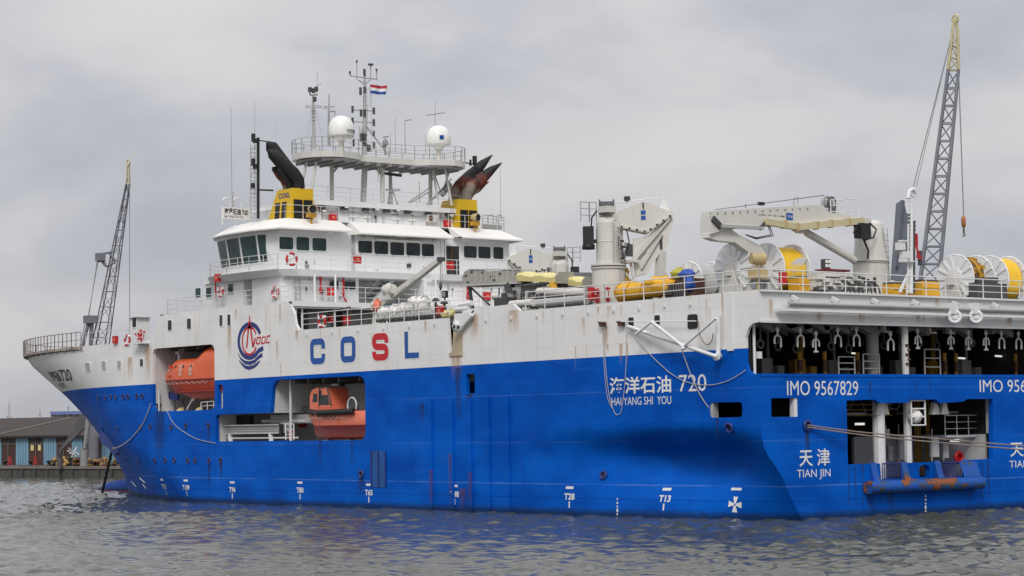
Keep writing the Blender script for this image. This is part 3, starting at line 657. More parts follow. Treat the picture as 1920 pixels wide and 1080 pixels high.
# rust and dirt streaks that have a shape of their own
def streak(px0, py0, px1, py1, mat='ruststreak', plane='y', lift=.012, nm='rust_streak'):
    kw = {'y': 12} if plane == 'y' else {'x': 0.0}
    a, b = U(px0, py0, **kw), U(px1, py1, **kw)
    me = bpy.data.meshes.new(nm)
    off = V((0, lift, 0)) if plane == 'y' else V((-lift, 0, 0))
    if plane == 'y': q = [(a.x, 12, b.z), (b.x, 12, b.z), (b.x, 12, a.z), (a.x, 12, a.z)]
    else: q = [(0, a.y, b.z), (0, b.y, b.z), (0, b.y, a.z), (0, a.y, a.z)]
    me.from_pydata([tuple(V(p) + off - W[hull]) for p in q], [], [(0, 1, 2, 3)])
    me.uv_layers.new(); uvs = [(0, 0), (1, 0), (1, 1), (0, 1)]
    for i, l in enumerate(me.uv_layers[0].data): l.uv = uvs[i]
    me.materials.append(M[mat]); o = bpy.data.objects.new(nm, me); COL.objects.link(o); o.parent = hull; W[o] = W[hull]
for a in ((270, 648, 285, 720), (426, 612, 435, 668), (843, 663, 868, 712), (1352, 547, 1359, 652), (1128, 612, 1142, 655), (238, 670, 250, 716), (880, 590, 900, 640), (950, 582, 975, 630), (553, 620, 560, 640)): streak(*a)
for a in ((287, 770, 312, 870), (852, 690, 868, 800), (786, 756, 797, 800), (872, 738, 890, 770), (670, 898, 686, 930)): streak(*a, mat='darkstreak', nm='dirt_streak')
for a in ((806, 880, 817, 958), (843, 850, 852, 960), (880, 885, 890, 958), (862, 915, 880, 958)): streak(*a, mat='redrust', nm='rust_streak', lift=.135)
for a in ((1508, 810, 1520, 880), (1588, 872, 1596, 965), (1600, 873, 1608, 960), (1614, 872, 1622, 960), (1625, 925, 1640, 965), (1660, 920, 1680, 966), (1815, 868, 1822, 960), (1838, 865, 1846, 950), (1850, 862, 1857, 950), (1628, 715, 1634, 745), (1714, 712, 1718, 744), (1742, 712, 1746, 744)):
    streak(*a, mat='darkstreak', plane='x', nm='dirt_streak')
for a in ((1528, 585, 1545, 608), (1608, 588, 1622, 611), (1716, 590, 1726, 612), (1728, 592, 1734, 612), (1752, 560, 1762, 612), (1884, 592, 1900, 616), (1440, 560, 1450, 600)): streak(*a, plane='x', lift=.03)

rnd_s = random.Random(11)
for k in range(34):                                  # thin rust runs below the deck edge and the seams of the white side
    px = rnd_s.choice((rnd_s.uniform(880, 1340), rnd_s.uniform(880, 1340), rnd_s.uniform(560, 840), rnd_s.uniform(305, 540)))
    x_ = U(px, 600, y=12).x; top_ = 11.45 if x_ < 42 else 13.3
    if 19 < x_ < 27 or (53 < x_ < 62.5): continue
    z1 = rnd_s.choice((top_, top_, 10.9, 9.35)); pa_, pb_ = px, px + rnd_s.uniform(2.5, 6)
    def yy_of(z, px_): 
        lo, hi = 400, 1000
        for _ in range(30):
            m = (lo + hi) / 2
            if U(px_, m, y=12).z > z: lo = m
            else: hi = m
        return lo
    y1_ = yy_of(z1, px); streak(pa_, y1_, pb_, y1_ + rnd_s.uniform(12, 55), lift=.012 + .0004 * k)
for k, (px, py) in enumerate(((321, 805), (349, 804), (391, 803), (366, 869), (392, 869), (414, 868), (882, 745), (1132, 897), (1368, 812), (1345, 783), (600, 828), (660, 828), (730, 700), (995, 690), (1210, 680))):
    streak(px - 3, py, px + 4, py + rnd_s.uniform(25, 70), mat='darkstreak', nm='dirt_streak', lift=.011 + .0004 * k) if py > 700 and hull_hit(px, py).x < 56 and not (px > 1100 and py > 800) else None
# ================================================================== lettering
def glyphs(s, bold=0.0, shear=0.0, spacing=1.0):
    cu = bpy.data.curves.new('t', 'FONT'); cu.body = s; cu.size = 1; cu.offset = bold; cu.shear = shear; cu.space_character = spacing
    cu.resolution_u = 3; cu.fill_mode = 'FRONT' if hasattr(cu, 'fill_mode') else cu.fill_mode
    o = bpy.data.objects.new('t', cu); COL.objects.link(o)
    dg = bpy.context.evaluated_depsgraph_get(); dg.update()
    me = bpy.data.meshes.new_from_object(o.evaluated_get(dg))
    vs = [v.co.copy() for v in me.vertices]; fs = [tuple(p.vertices) for p in me.polygons]
    bpy.data.objects.remove(o); bpy.data.curves.remove(cu); bpy.data.meshes.remove(me)
    x0 = min(v.x for v in vs); x1 = max(v.x for v in vs); y0 = min(v.y for v in vs); y1 = max(v.y for v in vs)
    return [((v.x - x0) / (x1 - x0), (v.y - y0) / (y1 - y0)) for v in vs], fs
def on_box(p0, p1, kw, lift):
    """maps unit text coordinates to the upright rectangle whose corners show at the two pixels"""
    a, b = U(*p0, **kw), U(*p1, **kw)
    def f(u, v):
        p = V((a.x + (b.x - a.x) * u, a.y + (b.y - a.y) * u, b.z + (a.z - b.z) * v))
        if 'y' in kw: p.y += lift
        elif 'x' in kw: p.x -= lift
        return p
    return f
def on_hull(p0, p1, lift=.02):
    a, b = hull_hit(*p0), hull_hit(*p1)
    def f(u, v):
        X = a.x + (b.x - a.x) * u; Z = b.z + (a.z - b.z) * v
        return V((X, half(X, Z), Z)) + hull_n(X, Z) * lift
    return f
def text(s, f, mat, parent, name='lettering', bold=0.0, shear=0, label=None, spacing=1.0):
    uv, fs = glyphs(s, bold, shear, spacing); mb = MB(); mb.add([f(*p) for p in uv], fs)
    return mb.build(name, M[mat] if isinstance(mat, str) else mat, parent, label=label, fix=False)
def ribbon(mb, pts, w, f, closed=False):
    """flat stroke of width w (unit coordinates with aspect asp) along pts"""
    asp = f.asp; P = [V((p[0] * asp, p[1])) for p in pts]; n = len(P); L = []; Rr = []
    for i in range(n):
        if closed: d = P[(i + 1) % n] - P[i - 1]
        else: d = P[min(i + 1, n - 1)] - P[max(i - 1, 0)]
        d.normalize(); nn = V((-d.y, d.x)); k = 1.0
        ww = w if not hasattr(w, '__len__') else w[i]
        L.append(P[i] + nn * ww / 2); Rr.append(P[i] - nn * ww / 2)
    vs = [f(p.x / asp, p.y) for p in L + Rr]; m = n if closed else n - 1
    mb.add(vs, [(i, (i + 1) % n, n + (i + 1) % n, n + i) for i in range(m)])
def rounded(pts, r, closed=False, n=5):
    out = []; P = [V(p) for p in pts]; N_ = len(P)
    for i in range(N_):
        if not closed and i in (0, N_ - 1): out.append(tuple(P[i])); continue
        a, b, c = P[i - 1], P[i], P[(i + 1) % N_]
        d1 = (a - b).normalized(); d2 = (c - b).normalized(); p1 = b + d1 * r; p2 = b + d2 * r
        for k in range(n + 1):
            t = k / n; out.append(tuple(p1 * (1 - t) ** 2 + b * 2 * t * (1 - t) + p2 * t * t))
    return out
# big COSL letters amidships: drawn as strokes with a white edge
LET = {'C': ([(.86, .60), (.86, .88), (.14, .88), (.14, .12), (.86, .12), (.86, .40)], False), 'O': ([(.14, .12), (.86, .12), (.86, .88), (.14, .88)], True),
       'S': ([(.86, .64), (.86, .88), (.14, .88), (.14, .52), (.86, .48), (.86, .12), (.14, .12), (.14, .34)], False)}
for ch, x0, x1, y0, y1, mt in (('C', 581, 611, 636, 682, 'letterb'), ('O', 638, 668, 632, 678.5, 'letterb'), ('S', 697, 730, 626, 675, 'letterr'), ('L', 759, 786, 622, 671, 'letterb')):
    for wd, lift, mm in ((.33, .012, 'letterw'), (.245, .022, mt)):
        f = on_box((x0, y0), (x1, y1), {'y': 12}, lift)
        f.asp = abs((f(1, 0) - f(0, 0)).x) / (f(0, 1) - f(0, 0)).z; mb = MB(); e = (wd - .245) / 2
        if ch == 'L':
            A = f.asp; poly = [(-e / A, -e), (1 + e / A, -e), (1 + e / A, .21 + e), (.21 / A + e / A, .21 + e), (.21 / A + e / A, 1 + e), (-e / A, 1 + e)]
            mb.add([f(*p) for p in poly], [tuple(t) for t in tessellate_polygon([[V((p[0], p[1], 0)) for p in poly]])])
        else:
            pts, cl = LET[ch]; pts = [(p[0], p[1]) for p in pts]; rp = rounded(pts, .17, cl)
            ribbon(mb, rp, wd, f, cl)
        mb.build('lettering' if mm != 'letterw' else 'letter_outline', M[mm], hull, fix=False)
# oil company emblem: blue ring and waves, red derrick inside
f = on_box((444, 594), (508, 691), {'y': 12}, .015); f.asp = abs((f(1, 0) - f(0, 0)).x) / (f(0, 1) - f(0, 0)).z
# local emblem units: px offsets on the zoomed emblem (1710 x 1080 picture of 430..620, 580..700) -> unit
EX = lambda x, y: ((x - 135) / (695 - 135), 1 - (y - 118) / (1000 - 118))
def arc(cx, cy, rx, ry, a0, a1, n=26): return [EX(cx + rx * math.cos(R(a0 + (a1 - a0) * k / n)), cy - ry * math.sin(R(a0 + (a1 - a0) * k / n))) for k in range(n + 1)]
def emb(parts, mat, lift):
    g = on_box((444, 594), (508, 691), {'y': 12}, lift); g.asp = f.asp; mb = MB()
    for pts, wd in parts: ribbon(mb, pts, wd * 1.22 if not hasattr(wd, '__len__') else [w_ * 1.15 for w_ in wd], g)
    mb.build('emblem', M[mat], hull, fix=False)
ring = arc(352, 530, 185, 272, 22, 285, 40); tail = [EX(x, y) for x, y in ((440, 770), (500, 700), (575, 662))]
w1 = [EX(x, y) for x, y in ((150, 720), (200, 810), (270, 875), (350, 893), (430, 870), (490, 810), (560, 765))]
w2 = [EX(x, y) for x, y in ((170, 830), (220, 900), (280, 955), (345, 970), (420, 950), (475, 910), (520, 865))]
sm = lambda p: [tuple(V(p[i]).lerp(V(p[i + 1]), t)) for i in range(len(p) - 1) for t in (0, .5)] + [p[-1]]
ringw = [.055 + .022 * min(1, k / 30) for k in range(41)]
emb([(ring + tail, [.075] * 44), (w1, [.01, .03, .055, .06, .055, .055, .065]), (w2, [.01, .035, .055, .06, .055, .045, .02])], 'letternavy', .016)
emb([(arc(350, 530, 122, 222, 28, 332, 40), .033), ([EX(352, 118), EX(352, 330)], [.02, .075]), ([EX(340, 250), EX(300, 645)], .038), ([EX(362, 250), EX(405, 635)], .042), ([EX(410, 632), EX(445, 490)], .038),
     (rounded([EX(462, 585), EX(478, 485), EX(530, 485), EX(515, 585)], .004) + [EX(462, 585)], .024), ([EX(545, 585), EX(560, 485), EX(612, 480), EX(598, 582), EX(545, 585)], .024), ([EX(690, 472), EX(640, 478), EX(622, 580), EX(680, 578)], .026)], 'letterr', .021)
# ship's name
text('海洋石油', on_box((1143, 708), (1259, 736), {'y': 12}, .015), 'letterw', hull, bold=.018)
text('720', on_box((1273, 703), (1325, 733), {'y': 12}, .015), 'letterw', hull)
text('HAI YANG SHI  YOU', on_box((1147, 745.5), (1259, 757.5), {'y': 12}, .015), 'letterw', hull)
text('IMO 9567829', on_box((1475, 714), (1609, 741), {'x': 0}, .015), 'letterw', hull)
text('IMO 9567829', on_box((1836, 712), (1972, 735), {'x': 0}, .015), 'letterw', hull)
text('天 津', on_box((1498, 842), (1556, 873), {'x': 0}, .015), 'letterw', hull, bold=.012)
text('TIAN JIN', on_box((1494, 881), (1557, 898), {'x': 0}, .015), 'letterw', hull)
text('天 津', on_box((1893, 828), (1952, 855), {'x': 0}, .015), 'letterw', hull, bold=.012)
text('TIAN JIN', on_box((1892, 864), (1955, 879), {'x': 0}, .015), 'letterw', hull)
def arcmap(z):
    e = interp(z, ZT, XE); xs = [63 + (e - 63) * math.sin(math.pi / 2 * k / 400) for k in range(401)]; S = [0]
    for a, b in zip(xs, xs[1:]): S.append(S[-1] + math.hypot(b - a, half(b, z) - half(a, z)))
    return xs, S
def bow_name(s, s0, s1, z0, z1, **k):      # s0, s1: girth distance from the shoulder, measured along the waterline curve
    zm = (z0 + z1) / 2; xs, S = arcmap(zm)
    def f(u, v):
        X = float(np.interp(s0 + (s1 - s0) * u, S, xs)); z = z0 + (z1 - z0) * v; X *= 1; return V((X, half(X, z), z)) + hull_n(min(X, interp(z, ZT, XE) - .1), z) * .03
    return text(s, f, 'letterk', hull, **k)
pa, pb = hull_hit(113, 703), hull_hit(134, 703); _xs, _S = arcmap(pa.z); sa, sb_ = float(np.interp(pa.x, _xs, _S)), float(np.interp(pb.x, _xs, _S))
zt_, zb2 = hull_hit(122, 692).z, hull_hit(126, 714).z; hN = zt_ - zb2
bow_name('720', sa, sb_, zb2, zt_, bold=.01); bow_name('海洋石油', sa + .35 + 4 * hN * 1.02, sa + .35, zb2 + .03, zt_ - .03, bold=.03)
zc2 = hull_hit(118, 722).z; bow_name('HAI YANG SHI YOU', sa + .2 + 3.4 * hN, sa + .2, zc2 - .2, zc2 + .2, bold=.01)
# frame marks along the waterline
for s, px, py, sc in (('T117', 308, 912, .8), ('T109', 349, 914, .85), ('T96', 436, 918, 1), ('T80', 563, 919, 1), ('T65', 692, 923.5, 1.05), ('T48', 853, 926.5, 1.15), ('T28', 1068, 931, 1.2), ('T13', 1247, 935, 1.2)):
    p = hull_hit(px, py); X, Z = p.x, p.z; hh = .36
    def mk(x0, x1, z0, z1):
        return lambda u, v: V((x0 + (x1 - x0) * u, half(x0 + (x1 - x0) * u, z0 + (z1 - z0) * v), z0 + (z1 - z0) * v)) + hull_n(x0 + (x1 - x0) * u, z0 + (z1 - z0) * v) * .02
    uv, fs = glyphs(s, .03); mb = MB(); wd = .20 * len(s) + .22; lf = .14 if s == 'T48' else .0
    g = mk(X + wd / 2, X - wd / 2, Z - hh / 2, Z + hh / 2); mb.add([g(*q) for q in uv], fs)
    for (x0, x1, z0, z1) in ((X + .3 + .0, X - .3, Z + .42, Z + .56), (X + .05, X - .05, Z - .62, Z - .26)):
        g = mk(x0, x1, z0, z1); mb.add([g(a, b) for a, b in ((0, 0), (1, 0), (1, 1), (0, 1))], [(0, 1, 2, 3)])
    mb.build('frame_mark', M['letterw'], hull, fix=False)
c = hull_hit(1378, 946); mb = MB()
for k in range(4):
    a = R(90 * k + 4); d = V((-math.sin(a), 0, math.cos(a))); e = V((d.z, 0, -d.x))
    q = []
    for t, wv in ((.05, .05), (.40, .16)):
        for sg in (-1, 1):
            p = c + d * t + e * (wv * sg); q.append(V((p.x, half(p.x, p.z), p.z)) + hull_n(p.x, p.z) * .02)
    mb.add(q, [(0, 1, 3, 2)])
p = c + V((0, 0, .72)); mb.add([V((x, half(x, z), z)) + hull_n(x, z) * .02 for x, z in ((p.x + .36, p.z), (p.x - .36, p.z), (p.x - .36, p.z + .13), (p.x + .36, p.z + .13))], [(0, 1, 2, 3)])
mb.build('frame_mark', M['letterw'], hull, fix=False)
for (px, pl) in ((1158, 'y'), (1735, 'x')):        # draught marks
    mb = MB()
    for k in range(5):
        py = 936 + 7 * k
        p = hull_hit(px, py) if pl == 'y' else U(px, py - 6, x=0); n = hull_n(p.x, p.z) if pl == 'y' else V((-1, 0, 0)); e = V((1, 0, 0)) if pl == 'y' else V((0, 1, 0))
        q = [p + e * i * (.07 if k % 2 else .05) + V((0, 0, j * (.09 if k == 3 else .05))) + n * .02 for i, j in ((-1, -1), (1, -1), (1, 1), (-1, 1))]; mb.add(q, [(0, 1, 2, 3)])
    mb.build('draught_mark', M['letterw'], hull, fix=False)
for (a, b) in (((230, 905), (237, 930)), ((247, 903), (255, 912)), ((262, 896), (272, 905)), ((268, 908), (274, 916))):
    mb = MB(); p, q = hull_hit(*a), hull_hit(*b); mb.tube(p, q, .05, n=5); mb.build('draught_mark', M['letterw'], hull)
# ================================================================== superstructure
XB = 48.0
def wpx(par, x, box, gl='glass', fr='house', nm='window', th=.05):
    """framed window in a wall facing aft (plane x), from its pixel box"""
    a, b = U(box[0], box[1], x=x), U(box[2], box[3], x=x); zc = (a.z + b.z) / 2; h = (a.z - b.z) / 2; yc = (a.y + b.y) / 2; w_ = (a.y - b.y) / 2
    g = MB()
    def pl(dw, x0, x1):
        l = rrect(-w_ - dw, -h - dw, w_ + dw, h + dw, .12, 3); g.prism([(x0, yc + p, zc + q) for p, q in l], (x1 - x0, 0, 0))
    pl(.07, x + .02, x - th); g.mat(1); pl(0, x, x - th - .012)
    return g.build(nm, [M[fr], M[gl]], par)
def zpx(px, py, **k): return U(px, py, **k).z
Zd1, Zd2, Zroof, Ztop = 13.45, 15.85, 19.45, 20.85
# tier 0: recess on the main deck, tier 1: accommodation under the bridge
d0 = MB()
d0.box((46.6, -10.5, 11.42), (60, 8.6, 13.3)); d0.box((43.55, 11.5, 11.42), (46.6, 11.9, 13.3))
d0.box((43.35, -11.0, 13.12), (46.7, 11.9, 13.47)); d0.mat(1).box((43.4, -10.9, 13.0), (46.6, 11.8, 13.1))
low = d0.build('main_deckhouse', [M['house'], M['midgrey']], ship)
for bx in ((557, 574, 573, 586), (612, 574, 620, 588)): wpx(low, 46.55, bx)
g = MB(); a, b = U(624, 575, x=46.5), U(643, 610, x=46.5); g.box((46.5, a.y, 11.42), (46.56, b.y, 13.0)); g.build('door_opening', M['darkgrey'], low)
for px in (568, 629, 727): g = MB(); c = U(px, 600, x=43.6); g.tube((43.7, c.y, 11.42), (43.7, c.y, 13.15), .08); g.build('deck_post', M['house'], low)
g = MB(); pts = [U(*p, x=43.2) for p in ((636, 580), (656, 575), (660, 590), (658, 600))]; g.path(pts, .04); g.build('pipe', M['crate_brown'], low)
d1 = MB(); Yw = 10.3
d1.prism([(47.4, Yw, Zd1), (47.4, 3.9, Zd1), (50.0, 3.9, Zd1), (50.0, -1.0, Zd1), (46.4, -1.0, Zd1), (46.4, -Yw, Zd1), (58, -Yw, Zd1), (58, Yw - 2.2, Zd1), (55.6, Yw - .9, Zd1), (55.6, Yw, Zd1), (52.2, Yw, Zd1), (52.2, 9.4, Zd1), (51.1, 9.4, Zd1), (51.1, Yw, Zd1)], (0, 0, 15.55 - Zd1))
d1.prism([(56, -9, Zd1), (56, 9.2, Zd1), (59.5, 9.2, Zd1), (60.6, 8.4, Zd1), (60.8, -8.4, Zd1)], (0, 0, 2.15))
acc = d1.build('accommodation_block', M['house'], ship)
g = MB(); g.prism([(59.2, 9.4, 15.6), (57.2, 9.4, 15.6), (57.2, 5, 15.6), (61, 5, 15.6)], (0, 0, .12)); g.build('roof_slab', M['cream'], acc)
for bx in ((617, 525, 634, 542), (645, 526, 666, 543)): wpx(acc, 47.38, bx)
for (px, py) in ((366 + 6, 549), (392, 548)):
    c = U(px, py, y=9.22); g = MB(); g.prism([(c.x + p, 9.2, c.z + q) for p, q in rrect(-.45, -.42, .45, .42, .1, 3)], (0, .05, 0)); g.mat(1).prism([(c.x + p, 9.24, c.z + q) for p, q in rrect(-.36, -.34, .36, .34, .1, 3)], (0, .03, 0)); g.build('window', [M['house'], M['glassteal']], acc)
c = U(434, 541, y=10.3); g = MB(); g.box((c.x - .4, 10.3, c.z - .38), (c.x + .4, 10.36, c.z + .38)); g.mat(1).box((c.x - .33, 10.34, c.z - .32), (c.x + .33, 10.375, c.z + .32)); g.build('window', [M['house'], M['glassteal']], acc)
g = MB(); g.box((51.2, 9.42, Zd1), (52.1, 9.47, 15.3)); g.mat(1).box((51.6, 9.47, 14.3), (51.75, 9.52, 14.5)); g.build('door', [M['midgrey'], M['darkgrey']], acc)
# stairs up to the bridge deck
g = MB(); a = U(692, 560, x=48.6); b = U(738, 516, x=48.6)
for k in range(10):
    t = k / 9; p = a.lerp(b, t); g.mat(0).box((48.1, p.y - .14, p.z - .03), (49.0, p.y + .14, p.z + .03))
g.mat(1)
for xx in (48.1, 49.0): g.bar((xx, a.y, a.z - .1), (xx, b.y, b.z - .1), .06, .2); g.tube((xx, a.y, a.z + .9), (xx, b.y, b.z + .9), .03)
g.build('stairs', [M['darkgrey'], M['house']], ship)
for px in (590, 629, 817, 901): g = MB(); c = U(px, 540, x=45.6); g.tube((45.6, c.y, Zd1), (45.6, c.y, 15.5), .075); g.build('deck_post', M['house'], acc)
for (px, y0, y1, wd) in ((601, 512, 551, .07), (644, 514, 556, .07), (877, 545, 590, .1)):
    g = MB(); a, b = U(px, y0, x=46.9), U(px, y1, x=46.9)
    if px == 877: a, b = U(px, 536, x=45.9), U(px, 562, x=45.9)
    g.tube(a, b, wd);
    if px == 644: g.tube(b, b + V((0, -.3, -.45)), wd)
    for k in range(2): g.cbox(b + V((-.05, .05, .25 + .8 * k)), (.16, .2, .12))
    g.build('pipe', M['red'], acc)
c = U(409, 520, y=10.6); g = MB(); g.path([U(418, 523, y=10.5), U(404, 525, y=10.5), U(404, 563, y=10.5)], .06); g.build('pipe', M['red'], acc)
# bridge deck slab with its flared edge
def slab(pts, z0, z1, out):
    return pts
edge_deck = [(45.9, -10.2), (45.9, -2.2), (46.3, -1.6), (46.3, 9.8), (46.9, 10.9), (50, 11.3), (53, 11.3), (56, 10.9), (58.3, 9.6), (60, 6.8), (60.8, 0), (60, -6.8), (58.3, -9.6), (53, -11.2), (48, -11.2)]
g = MB(); ctr = V((52, 0, 0))
top = [(x, y, Zd2) for x, y in edge_deck]; botm = [((x - 52) * .965 + 52, y * .955, Zd2 - .42) for x, y in edge_deck]; n = len(top)
g.add(top, [tuple(t) for t in tessellate_polygon([[V(p) for p in top]])]); g.add(botm, [tuple(t) for t in tessellate_polygon([[V(p) for p in botm]])])
g.add(top + botm, [(i, (i + 1) % n, n + (i + 1) % n, n + i) for i in range(n)])
bdeck = g.build('bridge_deck', M['house'], ship)
# bridge house
outl = [(XB, 4.1), (XB, 10.0), (50.1, 10.15), (52.2, 10.2), (54.1, 10.1), (55.8, 9.75), (57.3, 8.8), (58.6, 6.7), (59.4, 0), (58.6, -6.7), (57.3, -8.8), (55.8, -9.75), (54.1, -10.1), (52.2, -10.2), (50.1, -10.15), (XB, -10.0), (XB, -4.1)]
rec = [(49.6, -4.1), (49.6, -5.0 + 1.3), (XB, -3.7), (XB, 3.7), (49.6, 3.7), (49.6, 4.1)]
g = MB()
base = outl + [(49.7, -4.1), (49.7, -3.7), (XB, -3.7), (XB, 3.7), (49.7, 3.7), (49.7, 4.1)]
lean = lambda x, y, k: (x, y) if x < 49.8 else (x + .4 * k * (x - 50) / 8, y * (1 + .04 * k))
bot = [(x, y, Zd2) for x, y in base]; topp = [(*lean(x, y, 1), 18.75) for x, y in base]; n = len(base)
g.add(bot + topp, [(i, (i + 1) % n, n + (i + 1) % n, n + i) for i in range(n)])
g.box((XB + .02, -4.05, Zd2), (49.6, -3.75, 18.7)); g.box((XB + .3, 3.75, Zd2), (49.6, 4.05, 18.7))
g.add(topp, [tuple(t) for t in tessellate_polygon([[V(p) for p in topp]])])
bridge = g.build('bridge', M['house'], ship)
for bx in ((523, 444, 549, 468), (555, 444, 579, 470), (585, 446, 611, 471), (671, 451, 697, 475), (701, 452, 727, 477), (731, 454, 757, 479), (761, 455, 787, 480), (790, 457, 813, 481), (869, 461, 893, 484), (896, 462, 919, 485), (924, 463, 943, 486)):
    wpx(bridge, XB - .01, bx, gl='glass' if bx[0] > 600 else 'glassteal')
g = MB(); a, b = U(837, 461, x=XB - .02), U(861, 504, x=XB - .02); g.box((XB - .03, a.y, Zd2 + .1), (XB + .02, b.y, a.z)); g.mat(1).box((XB - .06, a.y - .38, Zd2 + .1), (XB - .03, a.y - .50, a.z)); g.build('door_opening', [M['dark'], M['crate_brown']], bridge)
# tall raked windows round the wing
wing = [(48.25, 10.02), (50.1, 10.15), (52.2, 10.2), (54.1, 10.1), (55.8, 9.75), (57.3, 8.8), (58.6, 6.7)]
z0w, z1w = 16.55, 18.40
for sgn in (1, -1):
    for i in range(6):
        p, q = V((*wing[i], 0)), V((*wing[i + 1], 0)); d = (q - p).normalized(); nn = V((-d.y, d.x, 0)) ;
        nn = nn if nn.y > 0 or nn.x > 0 else -nn
        if nn.dot(p - V((52, 0, 0))) < 0: nn = -nn
        def pt(t, z, o):
            x, y = p.lerp(q, t)[:2]; k = (z - Zd2) / (18.75 - Zd2); x, y = lean(x, y, k); v = V((x, y, z)) + nn * o; return V((v.x, v.y * sgn, v.z))
        g = MB(); L = (q - p).length; m_ = .12 / L
        for (mm, t0, t1, za, zb, o) in ((0, .0, 1., z0w - .1, z1w + .1, .03), (1, m_, 1 - m_, z0w, z1w, .045)):
            g.mat(mm).add([pt(t0, za, o), pt(t1, za, o), pt(t1, zb, o), pt(t0, zb, o), pt(t0, za, -.05), pt(t1, za, -.05), pt(t1, zb, -.05), pt(t0, zb, -.05)], [(0, 1, 2, 3), (0, 1, 5, 4), (1, 2, 6, 5), (2, 3, 7, 6), (3, 0, 4, 7)])
        g.build('window', [M['house'], M['glassteal']], bridge)
for (px, mt) in ((452, 'teal'), (425, 'teal')):
    pass
# canopies: sloping eaves round the roof
def canopy(pts_top, pts_bot, zt, zb, close_in, nm='canopy'):
    g = MB(); n = len(pts_top)
    A = [(x, y, zt) for x, y in pts_top]; B = [(x, y, zb) for x, y in pts_bot]; C_ = [(x, y, zb - .10) for x, y in pts_bot]; D = [(x, y, zb - .02) for x, y in close_in]
    g.add(A + B, [(i, i + 1, n + i + 1, n + i) for i in range(n - 1)]); g.add(B + C_, [(i, i + 1, n + i + 1, n + i) for i in range(n - 1)])
    g.mat(1).add(C_ + D, [(i, i + 1, n + i + 1, n + i) for i in range(n - 1)])
    for e in (0, n - 1): g.mat(0).add([A[e], B[e], D[e]], [(0, 1, 2)])
    return g.build(nm, [M['cream'], M['bay']], bridge)
wt = [(48.3, 4.9), (48.3, 9.3), (50.2, 9.65), (52.7, 9.65), (54.9, 9.4), (56.9, 8.5), (58.4, 6.2), (59.1, 0)]
wb = [(47.0, 4.55), (47.0, 10.6), (49.6, 11.2), (52.9, 11.25), (55.6, 10.75), (57.7, 9.4), (59.5, 6.9), (60.3, 0)]
wi = [(XB, 4.9), (XB, 9.9), (50.15, 10.2), (52.7, 10.3), (55.0, 10.1), (57.2, 9.2), (58.9, 6.7), (59.7, 0)]
canopy(wt, wb, 19.5, 18.72, wi)
canopy([(x, -y) for x, y in wt[1:]][::-1] + [(48.3, -4.6)], [(x, -y) for x, y in wb[1:]][::-1] + [(47.0, -4.9)], 19.5, 18.72, [(x, -y) for x, y in wi[1:]][::-1] + [(XB, -4.7)])
canopy([(49.2, 4.2), (48.3, 4.05), (48.3, -3.75), (49.2, -3.9)], [(48.6, 4.3), (47.0, 3.95), (47.0, -4.15), (48.6, -4.2)], 19.5, 18.62, [(49.2, 4.0), (XB, 3.7), (XB, -3.7), (49.2, -3.8)])
g = MB(); rp = [(x, y) for x, y in wt] + [(x, -y) for x, y in reversed(wt[:-1])]; rp = [(x, y) for x, y in rp]
g.prism([(x, y, 19.42) for x, y in rp], (0, 0, .07)); g.build('bridge_roof', M['house'], ship)
# house on top of the bridge
g = MB(); g.box((50, -6.4, 19.5), (56, 6.4, 20.75)); g.box((49.6, -6.9, 20.72), (56.6, 6.9, 21.05))
for k in range(7): y = 5.5 - 1.85 * k; g.mat(1).box((49.75, y, 20.5), (49.95, y - .5, 20.68))
g.mat(0)
for k in range(9): y = 5.2 - 1.3 * k; g.mat(2).box((49.93, y, 19.5), (49.97, y - .03, 20.7))
th_ = g.build('top_house', [M['house'], M['darkgrey'], M['grey']], ship)
for (x0, y0, x1, y1) in ((654, 391, 668, 409), (680, 393, 695, 410), (733, 396, 750, 413), (766, 398, 779, 415)):
    a, b = U(x0, y0, x=49.97), U(x1, y1, x=49.97); g = MB(); g.box((49.94, a.y, b.z), (49.99, b.y, a.z)); g.mat(1).box((49.92, a.y - .15, a.z - .2), (49.95, b.y + .15, a.z - .27)); g.build('notice_panel', [M['cream'], M['darkgrey']], th_)
a, b = U(799, 403, x=49.9), U(818, 418, x=49.9); g = MB(); g.box((49.6, a.y, b.z), (50, b.y, a.z)); g.mat(1).box((49.57, a.y - .05, b.z + .1), (49.6, a.y - .35, a.z - .05)); g.build('air_conditioner', [M['crane'], M['crate_brown']], th_)
